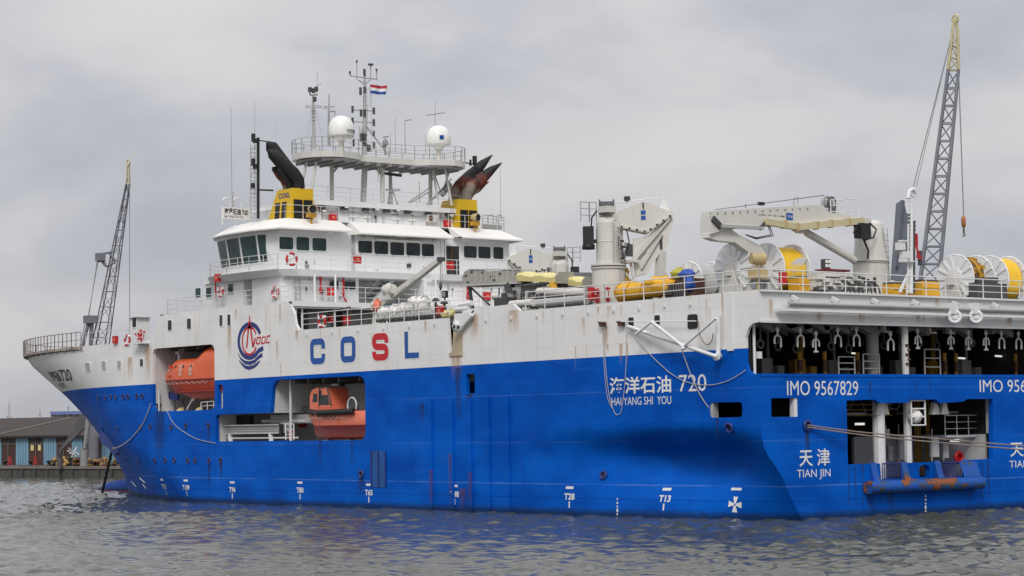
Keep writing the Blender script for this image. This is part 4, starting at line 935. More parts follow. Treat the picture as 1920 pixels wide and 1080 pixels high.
# funnels
for sgn in (1, -1):
    g = MB(); y0, y1 = 6.35, 8.1
    A = [(49.3, y0, 19.2), (49.3, y1 + .12, 19.2), (52.6, y1 + .12, 19.2), (52.6, y0, 19.2)]; B = [(49.3, y0, 21.75), (49.3, y1 - .05, 21.75), (51.3, y1 - .05, 21.75), (51.3, y0, 21.75)]
    A = [(x, y * sgn, z) for x, y, z in A]; B = [(x, y * sgn, z) for x, y, z in B]
    g.add(A + B, [(0, 1, 5, 4), (1, 2, 6, 5), (2, 3, 7, 6), (3, 0, 4, 7), (4, 5, 6, 7), (3, 2, 1, 0)])
    fun = g.build('funnel', M['yellow'], ship)
    for k in range(2):
        ya = y0 + .15 + k * .82; g = MB(); g.box((49.22, ya * sgn, 19.5), (49.3, (ya + .66) * sgn, 20.95)); g.mat(1)
        for j in range(11): zz = 19.52 + .13 * j; g.add([(49.215, ya * sgn, zz), (49.215, (ya + .66) * sgn, zz), (49.14, (ya + .66) * sgn, zz + .07), (49.14, ya * sgn, zz + .07)], [(0, 1, 2, 3)])
        g.build('louvre', [M['black'], M['darkgrey']], fun)
    for k in range(2):
        xa = 50.0 + k * .85; yy_ = 8.17; g = MB(); g.prism([(xa, (8.19) * sgn, 19.55), (xa + .6, 8.19 * sgn, 19.55), (xa + .55, 8.12 * sgn, 20.85), (xa, 8.12 * sgn, 20.85)], (0, .03 * sgn, 0)); g.build('louvre', M['black'], fun)
    for i, (ox, oy, r, L) in enumerate(((49.75, 7.3, .46, .98), (50.6, 7.0, .5, 1.15), (50.0, 7.85, .2, .5), (50.6, 7.8, .22, .55))):
        p0 = V((ox, oy, 21.7)); p1 = p0 + V((-.05, .05, .65 * min(1, L))); dirn = V((-.1, 1.75, 2.05)) * L if i != 0 else V((.25, 1.95, 1.85)) * L
        if sgn < 0: dirn = V((-.75, dirn.y, dirn.z * .95))
        pts = [p0, p1.lerp(p0, .5), p1, p1 + dirn * .18 + V((0, 0, .12)), p1 + dirn * .55, p1 + dirn]
        rs = [r, r, r * 1.0, r * 1.05, r * 1.05, r * (.9 if sgn > 0 else .62)]
        tip = p1 + dirn + dirn.normalized() * r * (1.0 if sgn > 0 else 2.2)
        pts += [tip - V((0, 0, .12))]; rs += [r * (.25 if sgn > 0 else .06)]
        g = MB(); g.path([(p.x, p.y * sgn, p.z) for p in pts], r, 12, rs); g.build('exhaust_pipe', M['rustsoot'] if (sgn < 0 or i == 3) else M['soot'], fun)
fz = [o for o in ship.children if o.name.startswith('funnel')]
def on_side(x0, x1, z0, z1, y): return lambda u, v: V((x0 + (x1 - x0) * u, y(z0 + (z1 - z0) * v), z0 + (z1 - z0) * v))
text('COSL', on_side(51.1, 49.6, 21.12, 21.48, lambda z: 8.235 - (z - 19.2) * .068), 'letternavy', fz[0], bold=.03)
# antenna platform on legs
plat = []
for sgn in (1, -1):
    arcp = [(50.2 + 2.5 * math.cos(R(a)), sgn * (4.9 + 2.1 * math.sin(R(a)))) for a in range(0, 181, 20)]
    plat.append(arcp)
o1 = [(52.4, 2.4), *plat[0], (48.6, 3.0), (49.2, 2.4)]; 
outp = [(52.4, 2.4)] + plat[0] + [(48.4, 3.1), (49.1, 2.3)] + [(49.1, -2.3), (48.4, -3.1)] + plat[1][::-1] + [(52.4, -2.4)]
g = MB(); g.prism([(x, y, 23.95) for x, y in outp], (0, 0, .42))
g.mat(1); g.prism([((x - 50.4) * .94 + 50.4, y * .96, 23.85) for x, y in outp], (0, 0, .09))
for k in range(13): y = 6 - k; g.box((48.8, y - .05, 23.68), (52, y + .05, 23.9))
plt = g.build('antenna_platform', [M['crane'], M['grey']], ship)
g = MB(); rl = [(x, y, 24.37) for x, y in outp] + [(outp[0][0], outp[0][1], 24.37)]; g.rail([V(p) for p in rl], 1.0, 3, 1.2, .022); g.build('railing', M['midgrey'], plt)
def leg(pts, r, x=50.2, mt='crane', nm='platform_leg'):
    g = MB(); P = [U(*p, x=x) for p in pts]; g.path(P, r, 8); g.build(nm, M[mt], plt)
leg([(565, 352), (576, 296)], .10); leg([(583, 362), (594, 298)], .10, 49.4); leg([(622, 375), (622, 300)], .16, 51.5); leg([(626, 322), (641, 302)], .09, 51.5)
leg([(681, 378), (684, 308)], .22, 51); leg([(717, 380), (717, 305)], .16, 50); leg([(807, 384), (807, 315)], .15, 51); leg([(820, 372), (812, 318)], .09, 49.5); leg([(847, 385), (834, 312)], .09, 49); leg([(808, 340), (826, 316)], .08, 50); leg([(830, 362), (842, 322)], .07, 50)
leg([(802, 384), (835, 350)], .05, 50); leg([(710, 305), (709, 343)], .05, 49.6)
# mess of struts and ladders under the starboard wing
g = MB()
for a, b in (((812, 318), (828, 366)), ((826, 366), (846, 335)), ((836, 350), (848, 376)), ((800, 384), (842, 340)), ((765, 380), (806, 352)), ((770, 380), (808, 358))): g.tube(U(*a, x=49.6), U(*b, x=49.6), .04)
for k in range(3): g.blob(U(830 + 6 * k, 362 - 7 * k, x=49.4), (.22, .2, .25), k, .2, 8, 6)
g.build('strut_gear', M['grey'], plt)
# radomes
for (px, py, r, mt) in ((640, 241, .92, 1), (822, 258, .90, 0)):
    c = U(px, py, x=50.3); g = MB(); k = r
    g.lathe([(0, 1.0 * k), (.35 * k, .95 * k), (.68 * k, .76 * k), (.9 * k, .45 * k), (1.0 * k, .05 * k), (1.0 * k, -.55 * k), (.96 * k, -.62 * k), (.55 * k, -.74 * k), (.3 * k, -.95 * k)], c, n=24)
    g.mat(1).lathe([(.3 * k, -.95 * k), (.2 * k, -1.1 * k), (.2 * k, 24.37 - c.z)], c, n=12)
    if mt: g.mat(1).lathe([(1.005 * k, -.56 * k), (.97 * k, -.66 * k), (.6 * k, -.75 * k)], c, n=24)
    rd = g.build('radome', [M['radome'], M['crane']], plt)
    if mt:
        g = MB()
        for j in range(9): a = R(-178 + 9 * j - 8); g.mat(0).cbox(c + V((1.0 * k * math.cos(a), 1.0 * k * math.sin(a), -.22 * k)), (.08, .08, .07)); g.cbox(c + V((1.0 * k * math.cos(a + .05), 1.0 * k * math.sin(a + .05), -.38 * k)), (.07, .07, .05))
        g.build('lettering_row', M['darkgrey'], rd)
    else:
        g = MB()
        for j in range(3): a = R(152 + 7 * j); g.cbox(c + V((1.0 * k * math.cos(a), 1.0 * k * math.sin(a), -.1 * k)), (.09, .09, .3))
        g.build('emblem', M['letterb'], rd)
# masts and aerials on the platform
def pole(par, pts, r, x, nm, mt, rs=None, n=6):
    g = MB(); P = [U(*p, x=x) for p in pts]; g.path(P, r, n, rs); return g
g = pole(plt, [(684, 290), (683.5, 250), (684, 165), (684, 130)], .14, 51, 'm', 0, [.18, .16, .12, .09])
x = 51
for a, b, r in (((657, 142), (698, 148), .045), ((657, 142), (656, 134), .05), ((669, 150), (669, 114), .035), ((695, 150), (695, 122), .04), ((706, 148), (706, 132), .045), ((672, 150), (684, 158), .05), ((698, 147), (684, 158), .05), ((697, 147), (708, 149), .045),
                ((661, 206), (701, 208), .045), ((662, 228), (701, 230), .045), ((684, 224), (674, 262), .08), ((686, 236), (728, 290), .06), ((672, 292), (674, 236), .03), ((684, 167), (694, 167), .025), ((694, 160), (694, 200), .02)): g.tube(U(*a, x=x), U(*b, x=x), r)
for k in range(14): c = U(690, 278 - 8 * k, x=x); g.tube(c, c + V((0, .5, 0)), .02)
g.tube(U(686, 285, x=x), U(690, 195, x=x), .02); g.tube(U(697, 285, x=x), U(697, 165, x=x), .015)
g.mat(1)
for (px, py, h, r) in ((656, 136, .2, .07), (669, 115, .15, .07), (695, 121, .12, .2), (683, 135, .45, .09), (706, 131, .15, .07), (676, 171, .55, .1), (677, 212, .5, .1), (684, 168, .4, .1), (661, 205, .5, .09), (701, 208, .5, .09), (661, 227, .5, .09), (701, 230, .5, .09), (684, 212, .5, .1),
                       (678, 258, .6, .12), (684, 262, .9, .13), (691, 278, .5, .16), (701, 250, .4, .07), (701, 272, .5, .08), (663, 268, .5, .08)):
    c = U(px, py, x=x - .1); g.tube(c - V((0, 0, h / 2)), c + V((0, 0, h / 2)), r)
g.build('main_mast', [M['midgrey'], M['darkgrey']], ship)
g = pole(plt, [(589, 278), (588, 230), (587, 178)], .11, 50, 'm', 0, [.16, .13, .1])
for a, b, r in (((581, 178), (595, 178), .05), ((581, 178), (581, 170), .05), ((594, 178), (595, 135), .02), ((595, 160), (602, 157), .03), ((583, 205), (578, 255), .012), ((592, 205), (603, 253), .012)): g.tube(U(*a, x=50), U(*b, x=50), r)
g.torus(U(588, 200, x=50), (0, 0, 1), .55, .03, 16, 5)
for k in range(4): c = U(588, 208 + 6 * k, x=50); g.lathe([(0, 0), (.16, 0), (.16, .05), (0, .05)], c, n=8)
g.mat(1)
for (px, py) in ((581, 168), (593, 167), (590, 186), (588, 170)): c = U(px, py, x=49.9); g.tube(c - V((0, 0, .16)), c + V((0, 0, .16)), .14)
g.build('signal_mast', [M['midgrey'], M['darkgrey']], ship)
g = pole(plt, [(617, 272), (617, 176)], .08, 51.6, 'm', 0, [.13, .05])
for a, b, r in (((608, 200), (627, 200), .05), ((617, 209), (628, 208), .06), ((628, 208), (627, 217), .05), ((617, 205), (604, 202), .03)): g.tube(U(*a, x=51.6), U(*b, x=51.6), r)
for k in range(10): c = U(615, 264 - 6 * k, x=51.5); g.cbox(c, (.05, .16, .04))
g.build('signal_mast', M['midgrey'], ship)
for i, (pts, xx, r, ex) in enumerate(((((816, 250), (816, 192)), 50.4, .035, [((800, 216), (833, 211))]), (((741, 288), (741, 218)), 49.6, .028, []), (((760, 288), (759, 226)), 49.4, .04, [((759, 226), (772, 224))]), (((732, 288), (732, 248)), 49.6, .03, []),
        (((798, 288), (797, 252)), 49.6, .03, []), (((478, 250), (478, 188)), 52, .022, []), (((435, 380), (433, 202)), 56, .035, []), (((437, 388), (436, 360)), 56, .09, []), (((517, 258), (517, 230)), 52, .015, []), (((939, 414), (938, 310)), 53, .025, []), (((787, 380), (786, 340)), 50.5, .03, []))):
    g = MB(); g.tube(U(*pts[0], x=xx), U(*pts[1], x=xx), r, r * .6)
    for a, b in ex: g.tube(U(*a, x=xx), U(*b, x=xx), .045)
    g.build('whip_antenna', M['midgrey'], ship)
c = U(722, 268, x=49.5); g = MB(); g.blob(c, (.2, .2, .3), 2, .2, 8, 6); g.tube(c, c - V((0, 0, .9)), .06); g.tube(c + V((0, .15, .4)), c + V((0, -.3, .5)), .05); g.build('camera_head', M['grey'], ship)
# radar between the legs
c = U(732, 330, x=50.6); g = MB(); g.tube(V((50.6, c.y, 21.0)), c, .16, .12); g.mat(1).bar(c + V((.2, .85, .22)), c + V((-.2, -.85, .06)), .16, .2); g.lathe([(.12, 0), (.2, .12), (0, .2)], c, n=10)
g.mat(0).torus(V((50.6, c.y - .2, c.z - 1.0)), (0, 0, 1), .55, .03, 14, 5)
for s_ in (1, -1): g.tube(V((50.6, c.y + .5 * s_ - .2, 21)), V((50.6, c.y, c.z - .6)), .05)
g.build('radar', [M['midgrey'], M['darkgrey']], ship)
# black lattice mast forward of the port funnel
g = MB(); a, b = U(484, 410, x=50.8), U(484, 258, x=50.8); g.tube(a, b, .11, n=8)
g.mat(1)
for px in (470, 478): g.tube(U(px, 410, x=50.8), U(px, 272, x=50.8), .03)
for k in range(18): y = 408 - 7.6 * k; g.tube(U(469, y, x=50.8), U(484, y, x=50.8), .028)
for k in range(6): y = 400 - 22 * k; g.tube(U(470, y, x=50.8), U(479, y - 20, x=50.8), .02)
g.mat(0).tube(U(484, 263, x=50.8), U(505, 266, x=50.8), .04); g.tube(U(484, 356, x=50.8), U(512, 357, x=50.8), .06)
for (px, py, h) in ((475, 258, .55), (475, 304, .5), (474, 348, .35), (478, 312, .3), (478, 264, .3)): c = U(px, py, x=50.6); g.tube(c - V((0, 0, h / 2)), c + V((0, 0, h / 2)), .15)
g.build('navigation_light_mast', [M['black'], M['midgrey']], ship)
c = U(890, 300, x=49.2); g = MB(); g.tube(c - V((0, 0, 2.0)), c, .06); g.tube(c - V((0, 0, .3)), c + V((0, 0, .3)), .17); g.tube(c + V((0, .9, -.25)), c + V((0, 0, -.35)), .05); g.tube(c + V((0, .4, -.45)), c + V((0, .4, .0)), .09); g.build('navigation_light_mast', M['black'], ship)
# name board on the bridge roof
g = MB(); xx = 53.5; a, b = U(418, 388, x=xx), U(468, 412, x=xx); sl_ = lambda u: 0
g.box((xx, a.y, b.z), (xx + .06, b.y, a.z))
for q in (a.y, b.y): g.tube((xx + .1, q, 19.4), (xx + .1, q, a.z), .05)
nb = g.build('name_board', M['cream'], ship)
fb_ = lambda y0, y1, z0, z1: (lambda u, v: V((xx - .02, y0 + (y1 - y0) * u, z0 + (z1 - z0) * v)))
hh = a.z - b.z
text('海洋石油 720', fb_(a.y - .1, b.y + .1, b.z + hh * .36, a.z - .06), 'letterk', nb, bold=.03); text('HAI YANG SHI YOU', fb_(a.y - .1, b.y + .5, b.z + .06, b.z + hh * .3), 'letterk', nb)
for (px, x2) in ((432, 53.4), (452, 53.2)):
    g = MB(); c = U(px, 388, x=x2); g.path([c, c + V((0, 0, .45)), c + V((0, .15, .6)), c + V((0, .5, .6)), c + V((0, .6, .42))], .05); g.build('vent_gooseneck', M['house'], ship)
for px in (915, 931): g = MB(); c = U(px, 418, x=49); g.path([c, c + V((0, 0, .45)), c + V((0, -.12, .6)), c + V((0, -.45, .6)), c + V((0, -.5, .35))], .05); g.build('vent_gooseneck', M['midgrey'], ship)
g = MB(); g.rail([U(905, 428, x=48.6), U(945, 433, x=48.6)], 1.0, 4, .45, .03); a, b = U(905, 420, x=49), U(941, 431, x=49); g.box((49, a.y, b.z), (49.1, b.y, a.z)); g.build('name_board', M['midgrey'], ship)
# searchlights
for (px, py, d) in ((585, 392, .3), (892, 408, -.3)):
    c = U(px, py, x=47.6); g = MB(); ax = V((-.9, d * .9, -.1)); g.lathe([(0, -.32), (.22, -.32), (.29, -.12), (.31, .22), (.27, .22)], c, ax, 16, False); g.mat(1).lathe([(.28, .21), (0, .17)], c, ax, 16, False); g.mat(2).cbox(c + V((.1, 0, -.42)), (.5, .55, .3)); g.tube(c + V((.1, 0, -.4)), c + V((.1, 0, -1.0)), .08)
    g.build('searchlight', [M['beige'], M['black'], M['ochre']], ship)
for (px, py, x2) in ((550 + 2, 0, 0),): pass
# lamps under the canopies
for (px, py) in ((619, 440), (752, 447), (873, 453)): c = U(px, py, x=47.5); g = MB(); g.cbox((47.5, c.y, 18.58), (.3, .6, .12)); g.build('deck_lamp', M['cream'], bridge)
# railings
def rl(pts, h=1.05, bars=3, step=1.4, r=.024, mt='rail', par=ship): g = MB(); g.rail(pts, h, bars, step, r); g.build('railing', M[mt], par)
rl([(46.35, -1.6, Zd2), (46.35, 9.7, Zd2), (46.95, 10.8, Zd2), (50, 11.2, Zd2), (53, 11.2, Zd2), (55.9, 10.8, Zd2), (58.2, 9.5, Zd2), (59.6, 7.3, Zd2)]); rl([(45.95, -10.1, Zd2), (45.95, -2.3, Zd2)])
rl([(43.45, -10.6, Zd1), (43.45, 11.6, Zd1), (43.6, 11.85, Zd1)]); rl([(44, 11.85, Zd1), (60.2, 11.85, Zd1)])
rl([(60.2, 11.8, 13.4), (60.2, 9, 13.4)]); rl([(56.9, 9.2, 15.7), (60.2, 8.6, 15.7)], par=acc)
rl([(49.75, -6.8, 21.05), (49.75, 6.8, 21.05), (56, 6.8, 21.05)], 1.0, 3, 1.9, .02); rl([(48.35, 4.9, 19.5), (48.35, 9.3, 19.5), (50.2, 9.6, 19.5), (52.7, 9.6, 19.5), (54.8, 9.35, 19.5)], .95, 2, 1.6, .02)
rl([(48.35, -3.7, 19.5), (48.35, 4.0, 19.5)], .6, 2, 1.6, .016, 'midgrey'); rl([(48.35, -9.2, 19.5), (48.35, -4.7, 19.5)], .95, 2, 1.6, .02)
rl([(42.3, 11.85, 11.5), (38.6, 11.85, 11.5), (26.2, 11.85, 11.5)], 1.05, 3, 1.5, .027)
rl([(18.9, 11.85, 11.56), (12, 11.85, 11.6), (4, 11.85, 11.64), (.1, 11.85, 11.66), (.05, -11.8, 11.66)], 1.05, 3, 1.55, .03)
for i, k in enumerate(ks): pass
g = MB(); bp = [(x, half(x, 11.6) + .12, 11.5) for x in np.linspace(73.2, 99.0, 16)] + [(99.6, 1.5, 11.5), (99.8, 0, 11.5), (99.6, -1.5, 11.5)] + [(x, -half(x, 11.6) - .12, 11.5) for x in np.linspace(99.0, 76, 12)]
g.rail([V(p) for p in bp], 1.2, 2, 1.1, .035); g.build('railing', M['railrust'], ship)
g = MB()
for p, q in zip(bp, bp[1:]):
    g.add([V(p) + V((0, 0, .08)), V(q) + V((0, 0, .08)), V(q) + V((0, 0, -.12)), V(p) + V((0, 0, -.12)), V((p[0] - .3, p[1] * .93, 11.58)), V((q[0] - .3, q[1] * .93, 11.58))], [(0, 1, 2, 3), (0, 1, 5, 4)])
    c = V(p); g.prism([c + V((0, 0, -.12)), V((p[0] - .2, half(p[0], 11.2) * (1 if p[1] > 0 else -1), 11.15)), V((p[0] - .2, half(p[0], 11.2) * (1 if p[1] > 0 else -1), 11.4))], (.08, 0, 0))
g.build('bow_walkway', M['railrust'], ship)
rl([(72.8, 11.85, 11.6), (63.2, 11.85, 11.6)], 1.0, 2, 2.2, .02)
# bow fittings: roller platform with a red hydrant, small house
g = MB(); c = U(268, 640, y=12.1); g.box((c.x - .8, 11.5, 11.4), (c.x + .9, 12.6, 11.5)); g.rail([(c.x + .9, 12.55, 11.5), (c.x - .8, 12.55, 11.5)], 1.1, 3, 1, .03); g.build('side_platform', M['white'], ship)
g = MB(); c = U(262, 606, y=9); g.cbox(c + V((0, 0, -.6)), (1.1, 1.1, 2.0)); g.mat(1).cbox(c + V((-.2, .58, -.0)), (.45, .06, .75)); g.mat(0).cbox(c + V((0, 0, .45)), (1.6, 1.4, .08)); g.build('vent_trunk', [M['white'], M['black']], ship)
g = MB(); c = U(266, 628, y=12.0); g.tube(c + V((0, 0, -.7)), c + V((0, 0, .4)), .1); g.tube(c + V((.3, 0, .3)), c + V((-.4, 0, .2)), .08); g.cbox(c + V((.1, .05, -.15)), (.5, .3, .4)); g.tube(c + V((.7, 0, -.6)), c + V((.7, 0, .1)), .06); g.tube(c + V((.9, 0, .1)), c + V((.5, 0, .1)), .1); g.build('hydrant', M['red'], ship)
# ================================================================== boats
def loft(mb, secs, cap=True):
    mb.grid(secs)
    if cap:
        for s_ in (secs[0], secs[-1]): mb.add(s_, [tuple(range(len(s_)))])
lb = thing('lifeboat', 'enclosed orange lifeboat hanging in the high square bay behind the bow', 'lifeboat', (56.3, 9.6, 7.6))
yc = 10.75; X0, X1 = U(317, 706, y=yc).x, 51.8; L = X0 - X1
def sect(t):
    f = min(1, (t / .22)) ** .5 if t < .22 else 1.0
    hw = 1.35 * (.30 + .70 * f); return hw
zg = U(350, 712, y=11.7).z
rows = []; rows2 = []
for k in range(25):
    t = k / 24; x = X0 - L * t; f = min(1, t / .3) ** .6; hw = .2 + .95 * f; keel = zg - (.2 + 1.2 * min(1, t / .42) ** .8)
    rows.append([(x, yc + hw * math.cos(R(a)) if a in (0, 180) else yc + hw * (abs(math.cos(R(a))) ** .7) * (1 if math.cos(R(a)) > 0 else -1), zg - (zg - keel) * abs(math.sin(R(a))) ** 1.1) for a in range(0, 181, 15)])
    top = zg + (.3 + 1.25 * min(1, t / .22) ** .6)
    if t > .52: top += .75 * min(1, (t - .52) / .14)
    rows2.append([(x, yc + (hw + .03) * (abs(math.cos(R(a))) ** .62) * (1 if math.cos(R(a)) > 0 else -1), zg + (top - zg) * math.sin(R(a)) ** .62) for a in range(0, 181, 12)])
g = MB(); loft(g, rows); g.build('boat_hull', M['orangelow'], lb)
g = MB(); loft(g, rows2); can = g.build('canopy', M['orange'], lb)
g = MB(); g.path([(X0 - L * k / 24 + (.05 if k == 0 else 0), yc + .03 + .2 + .95 * min(1, k / 24 / .3) ** .6, zg) for k in range(25)], .06); g.path([(X0 - L * k / 24 - .5, yc + .02 + .2 + .85 * min(1, k / 24 / .3) ** .6, zg - .85) for k in range(4, 24)], .04); g.build('rubbing_strake', M['redlow'], lb)
for k in range(5): x = X0 - 1.2 - 1.05 * k + (.2 if k % 2 else 0); g = MB(); ys_ = yc + (.23 + .95 * min(1, ((X0 - x) / L) / .3) ** .6) * .93; g.box((x, ys_ - .1, zg + .72), (x - .34, ys_ + .02, zg + .78)); g.build('reflective_strip', M['cream'], can)
for x in (X0 - 3.7, X0 - 5.1): 
    g = MB(); hw_, ht_ = 1.18, 1.55; rw = []
    for k in range(9):
        a = math.asin(min(1, ((.28 + .10 * k) / ht_) ** (1 / .62))); yy_ = yc + hw_ * math.cos(a) ** .62 + .02; w2_ = .2 + .13 * math.sin(k * 1.9)
        rw.append([V((x + w2_, yy_, zg + .28 + .10 * k)), V((x - w2_, yy_, zg + .28 + .10 * k))])
    g.grid(rw)
    g.build('marking', paint('pale_pink', (.62, .35, .28), .5, .1), can)
for x in (X0 - 2.0, X0 - 5.9): g = MB(); g.cbox((x, yc + 1.02, zg + 1.0), (.22, .2, .2)); g.cbox((x, yc + 1.1, zg + .3), (.22, .12, .14)); g.build('hatch', M['orangelow'], can)
g = MB(); g.cbox((X0 - 1.6, yc, zg + 1.65), (.25, .25, .5)); g.tube((X0 - 1.6, yc, zg + 1.5), (X0 - 1.6, yc, 10.95), .09); g.cbox((X0 - 1.6, yc, 10.75), (.5, .5, .4)); g.build('lifting_hook', M['bay'], lb)
# items on the floor of the lifeboat bay
for (px0, py0, px1, py1, lab) in ((309, 735, 318, 747, 'small navy equipment box on a post left of the lifeboat keel'), (320, 735, 335, 750, 'larger navy equipment box on a post just under the lifeboat bow')):
    a, b = U(px0, py0, y=10.6), U(px1, py1, y=10.6); c = V(((a.x + b.x) / 2, 10.6, 6.4)); t_ = thing('equipment_box', lab, 'box', c, 'navy boxes in the lifeboat bay')
    g = MB(); g.box((a.x, 10.55, b.z), (b.x, 10.68, a.z)); g.build('case', M['navy'], t_); g = MB(); g.tube(c, (c.x, 10.6, b.z + .05), .06); g.build('post', M['darkgrey'], t_)
for (px, lab) in ((333, 'yellow chock on the bay floor beneath the lifeboat bow'), (368, 'yellow chock on the bay floor beneath the middle of the lifeboat')):
    c = U(px, 770, y=11.2); c.z = 6.42; g = MB(); g.prism([c + V((.35, 0, 0)), c + V((-.35, 0, 0)), c + V((-.35, 0, .26)), c + V((-.1, 0, .16))], (0, -.3, 0)); g.build('boat_chock', M['pale'], None, loc=c, label=lab, cat='chock', group='lifeboat chocks')
g = MB(); c = U(297, 768, y=11.5); c.z = 6.42
g.lathe([(.0, 0), (.25, 0), (.22, .08), (.16, .1), (.16, .5), (.24, .52), (.24, .6), (0, .6)], c, n=12); g.build('bollard', M['black'], None, loc=c, label='dark bollard in the lower left corner of the lifeboat bay', cat='bollard')
dv = thing('boat_davit', 'slender white davit struts standing under the lifeboat', 'davit', (56, 10.8, 6.42))
g = MB(); g.bar(U(349, 771, y=10.8), U(365, 740, y=10.8), .09); g.bar(U(365, 741, y=10.8), U(362, 752, y=10.8), .12); g.build('strut', M['white'], dv)
g = MB(); g.bar(U(349, 771, y=10.9), U(340, 750, y=10.9), .12); g.build('strut', M['darkgrey'], dv)
g = MB(); g.rail([U(377, 769, y=11.4), U(401, 767, y=11.4)], .55, 2, .8, .035); g.build('guard_rail', M['bay'], dv)

rb = thing('rescue_boat', 'salmon red fast rescue boat with a cabin and black fender in the lower open bay', 'boat', (38.3, 10.2, 4.6))
yc = 10.75; XB_ = U(578, 768, y=yc).x
fz = lambda t: 6.02 + .34 * (max(0, .35 - t) / .35) ** 1.6 + .10 * t     # gunwale height
rx = lambda t: XB_ - (XB_ - 35.1) * t
up_, lo_, fe = [], [], []
for k in range(21):
    t = k / 20; hw = 1.12 * min(1, (t + .02) / .42) ** .55; x = rx(t); zg_ = fz(t)
    xk = x - (1 - min(1, t / .3)) * .9
    zc_ = 5.22 + .12 * max(0, .3 - t); zk = 4.42 + .15 * max(0, .25 - t) / .25
    up_.append([(xk, yc - hw * .86, zc_), (x, yc - hw, zg_), (x, yc, zg_ + .02), (x, yc + hw, zg_), (xk, yc + hw * .86, zc_)])
    lo_.append([(xk, yc - hw * .87, zc_), (xk - .05, yc - hw * .5, zk + .12), (xk - .1, yc, zk - .1), (xk - .05, yc + hw * .5, zk + .12), (xk, yc + hw * .87, zc_)])
    fe.append((x + (.12 if k == 0 else 0), yc + hw + .04, zg_ - .02))
g = MB(); loft(g, up_); bh = g.build('boat_hull', M['salmon'], rb); g = MB(); loft(g, lo_); g.build('bottom', M['redlow'], rb)
g = MB(); g.path(fe[:18], .19, 8); g.path([(p[0], 2 * yc - p[1], p[2]) for p in fe[:18]], .19, 8); g.build('fender', M['black'], rb)
XC = U(581, 760, y=yc + .8).x; D_ = XC - 41.3; yc0 = yc; 
g = MB(); g.prism([(XC, yc - .8, 6.1), (XC, yc - .8, 7.2), (XC - .35, yc - .75, 7.55), (XC - 1.1, yc - .75, 7.7), (XC - 2.1, yc - .75, 7.66), (XC - 2.45, yc - .8, 6.1)], (0, 1.6, 0)); cab = g.build('cabin', M['salmon'], rb)
g = MB(); g.prism([(XC - .35, yc + .80, 6.75), (XC - .95, yc + .8, 6.75), (XC - .95, yc + .8, 7.3), (XC - .45, yc + .8, 7.3)], (0, .03, 0)); g.build('window', M['glassteal'], cab)
g = MB(); g.prism([(XC - 1.15, yc + .80, 6.55), (XC - 2.3, yc + .8, 6.55), (XC - 2.1, yc + .8, 7.58), (XC - 1.25, yc + .8, 7.58)], (0, .035, 0)); g.build('window', M['glass'], cab)
g = MB(); g.path([(XC - 1.1, yc + .82, 6.4), (XC - 1.2, yc + .84, 7.66), (XC - 2.1, yc + .84, 7.7), (XC - 2.5, yc + .8, 6.5)], .06); g.build('frame', M['darkgrey'], cab)
g = MB()
for k in range(3): g.blob((XC - 1.5 - .28 * k, yc, 7.85), (.11, .11, .1), k, .05, 8, 5)
g.mat(1).box((XC - 2.3, yc - .15, 7.72), (XC - 2.7, yc + .15, 8.2)); g.build('lights', [M['cream'], M['black']], cab)
g = MB(); g.tube((36.9, yc + .6, 6.45), (36.9, yc + .9, 6.45), .55, n=18); g.mat(1).torus((36.9, yc + .92, 6.45), (0, 1, 0), .5, .06, 18, 6); g.build('hose_reel', [M['darkgrey'], M['bay']], rb)
g = MB(); g.rail([(XC - 1.2, yc + 1.0, 6.1), (XC - 3.0, yc + 1.0, 6.1)], .3, 1, .8, .03); g.tube((XC - 1.2, yc + 1.2, 6.1), (XC - 1.2, yc + 1.02, 5.2), .035); g.tube((XC - 3.6, yc + 1.2, 6.2), (XC - 3.6, yc + 1.02, 5.2), .035); g.build('grab_rail', M['salmon'], rb)
g = MB(); g.box((36.2, yc - .5, 6.1), (35.2, yc + .9, 6.7)); g.build('engine_cover', M['darkgrey'], rb)
text('HYSY720', lambda u, v: V((XC - 1.9 - 1.5 * u, yc + 1.07 + .05 * v, 5.62 + .17 * v)), 'letterk', bh, bold=.02)
for px, lab in ((616, 'left cradle post under the rescue boat keel'), (657, 'right cradle post under the rescue boat keel')):
    c = U(px, 826, y=10.4); c.z = 4.22; g = MB(); g.bar(c, c + V((0, 0, .4)), .35, .25, w2=.2, h2=.3); g.box(c + V((-.3, -.25, 0)), c + V((.3, .25, .06))); g.build('boat_cradle', M['bay'], None, loc=c, label=lab, cat='cradle', group='rescue boat cradles')
# aluminium gangway stowed in the pocket
gw = thing('gangway', 'perforated aluminium gangway stowed in the long low hull opening left of the rescue boat', 'gangway', (48, 11, 4.3))
a, b = U(420, 797, y=11.4), U(522, 813, y=11.4)
g = MB(); g.box((a.x, 11.0, b.z), (b.x, 11.3, a.z)); g.box((a.x, 11.3, b.z), (b.x, 11.42, b.z + .08)); g.box((a.x, 11.3, a.z - .08), (b.x, 11.42, a.z)); g.mat(1)
for r_ in range(3):
    for k in range(26): x = a.x - .15 - k * (a.x - b.x - .3) / 25; z = b.z + .16 + r_ * (a.z - b.z - .32) / 2; g.box((x, 11.3, z - .05), (x - .13, 11.315, z + .05))
g.build('side_panel', [M['alu'], M['darkgrey']], gw)
g = MB(); p = U(536, 805, y=11.3); g.box((b.x, 10.9, b.z + .05), (p.x, 11.2, a.z + .1)); g.mat(1).box((b.x - .1, 11.15, b.z), (b.x - .35, 11.4, a.z)); g.build('end_frame', [M['midgrey'], M['black']], gw); g = MB(); g.box((51.5, 10, 5.0), (53.3, 10.3, 6.0)); g.build('turntable', M['black'], gw)
for px in (430, 506): g = MB(); c = U(px, 820, y=11.4); g.bar((c.x - .1, 11.35, 4.22), (c.x, 11.35, b.z), .25, .12); g.build('support_leg', M['white'], gw)
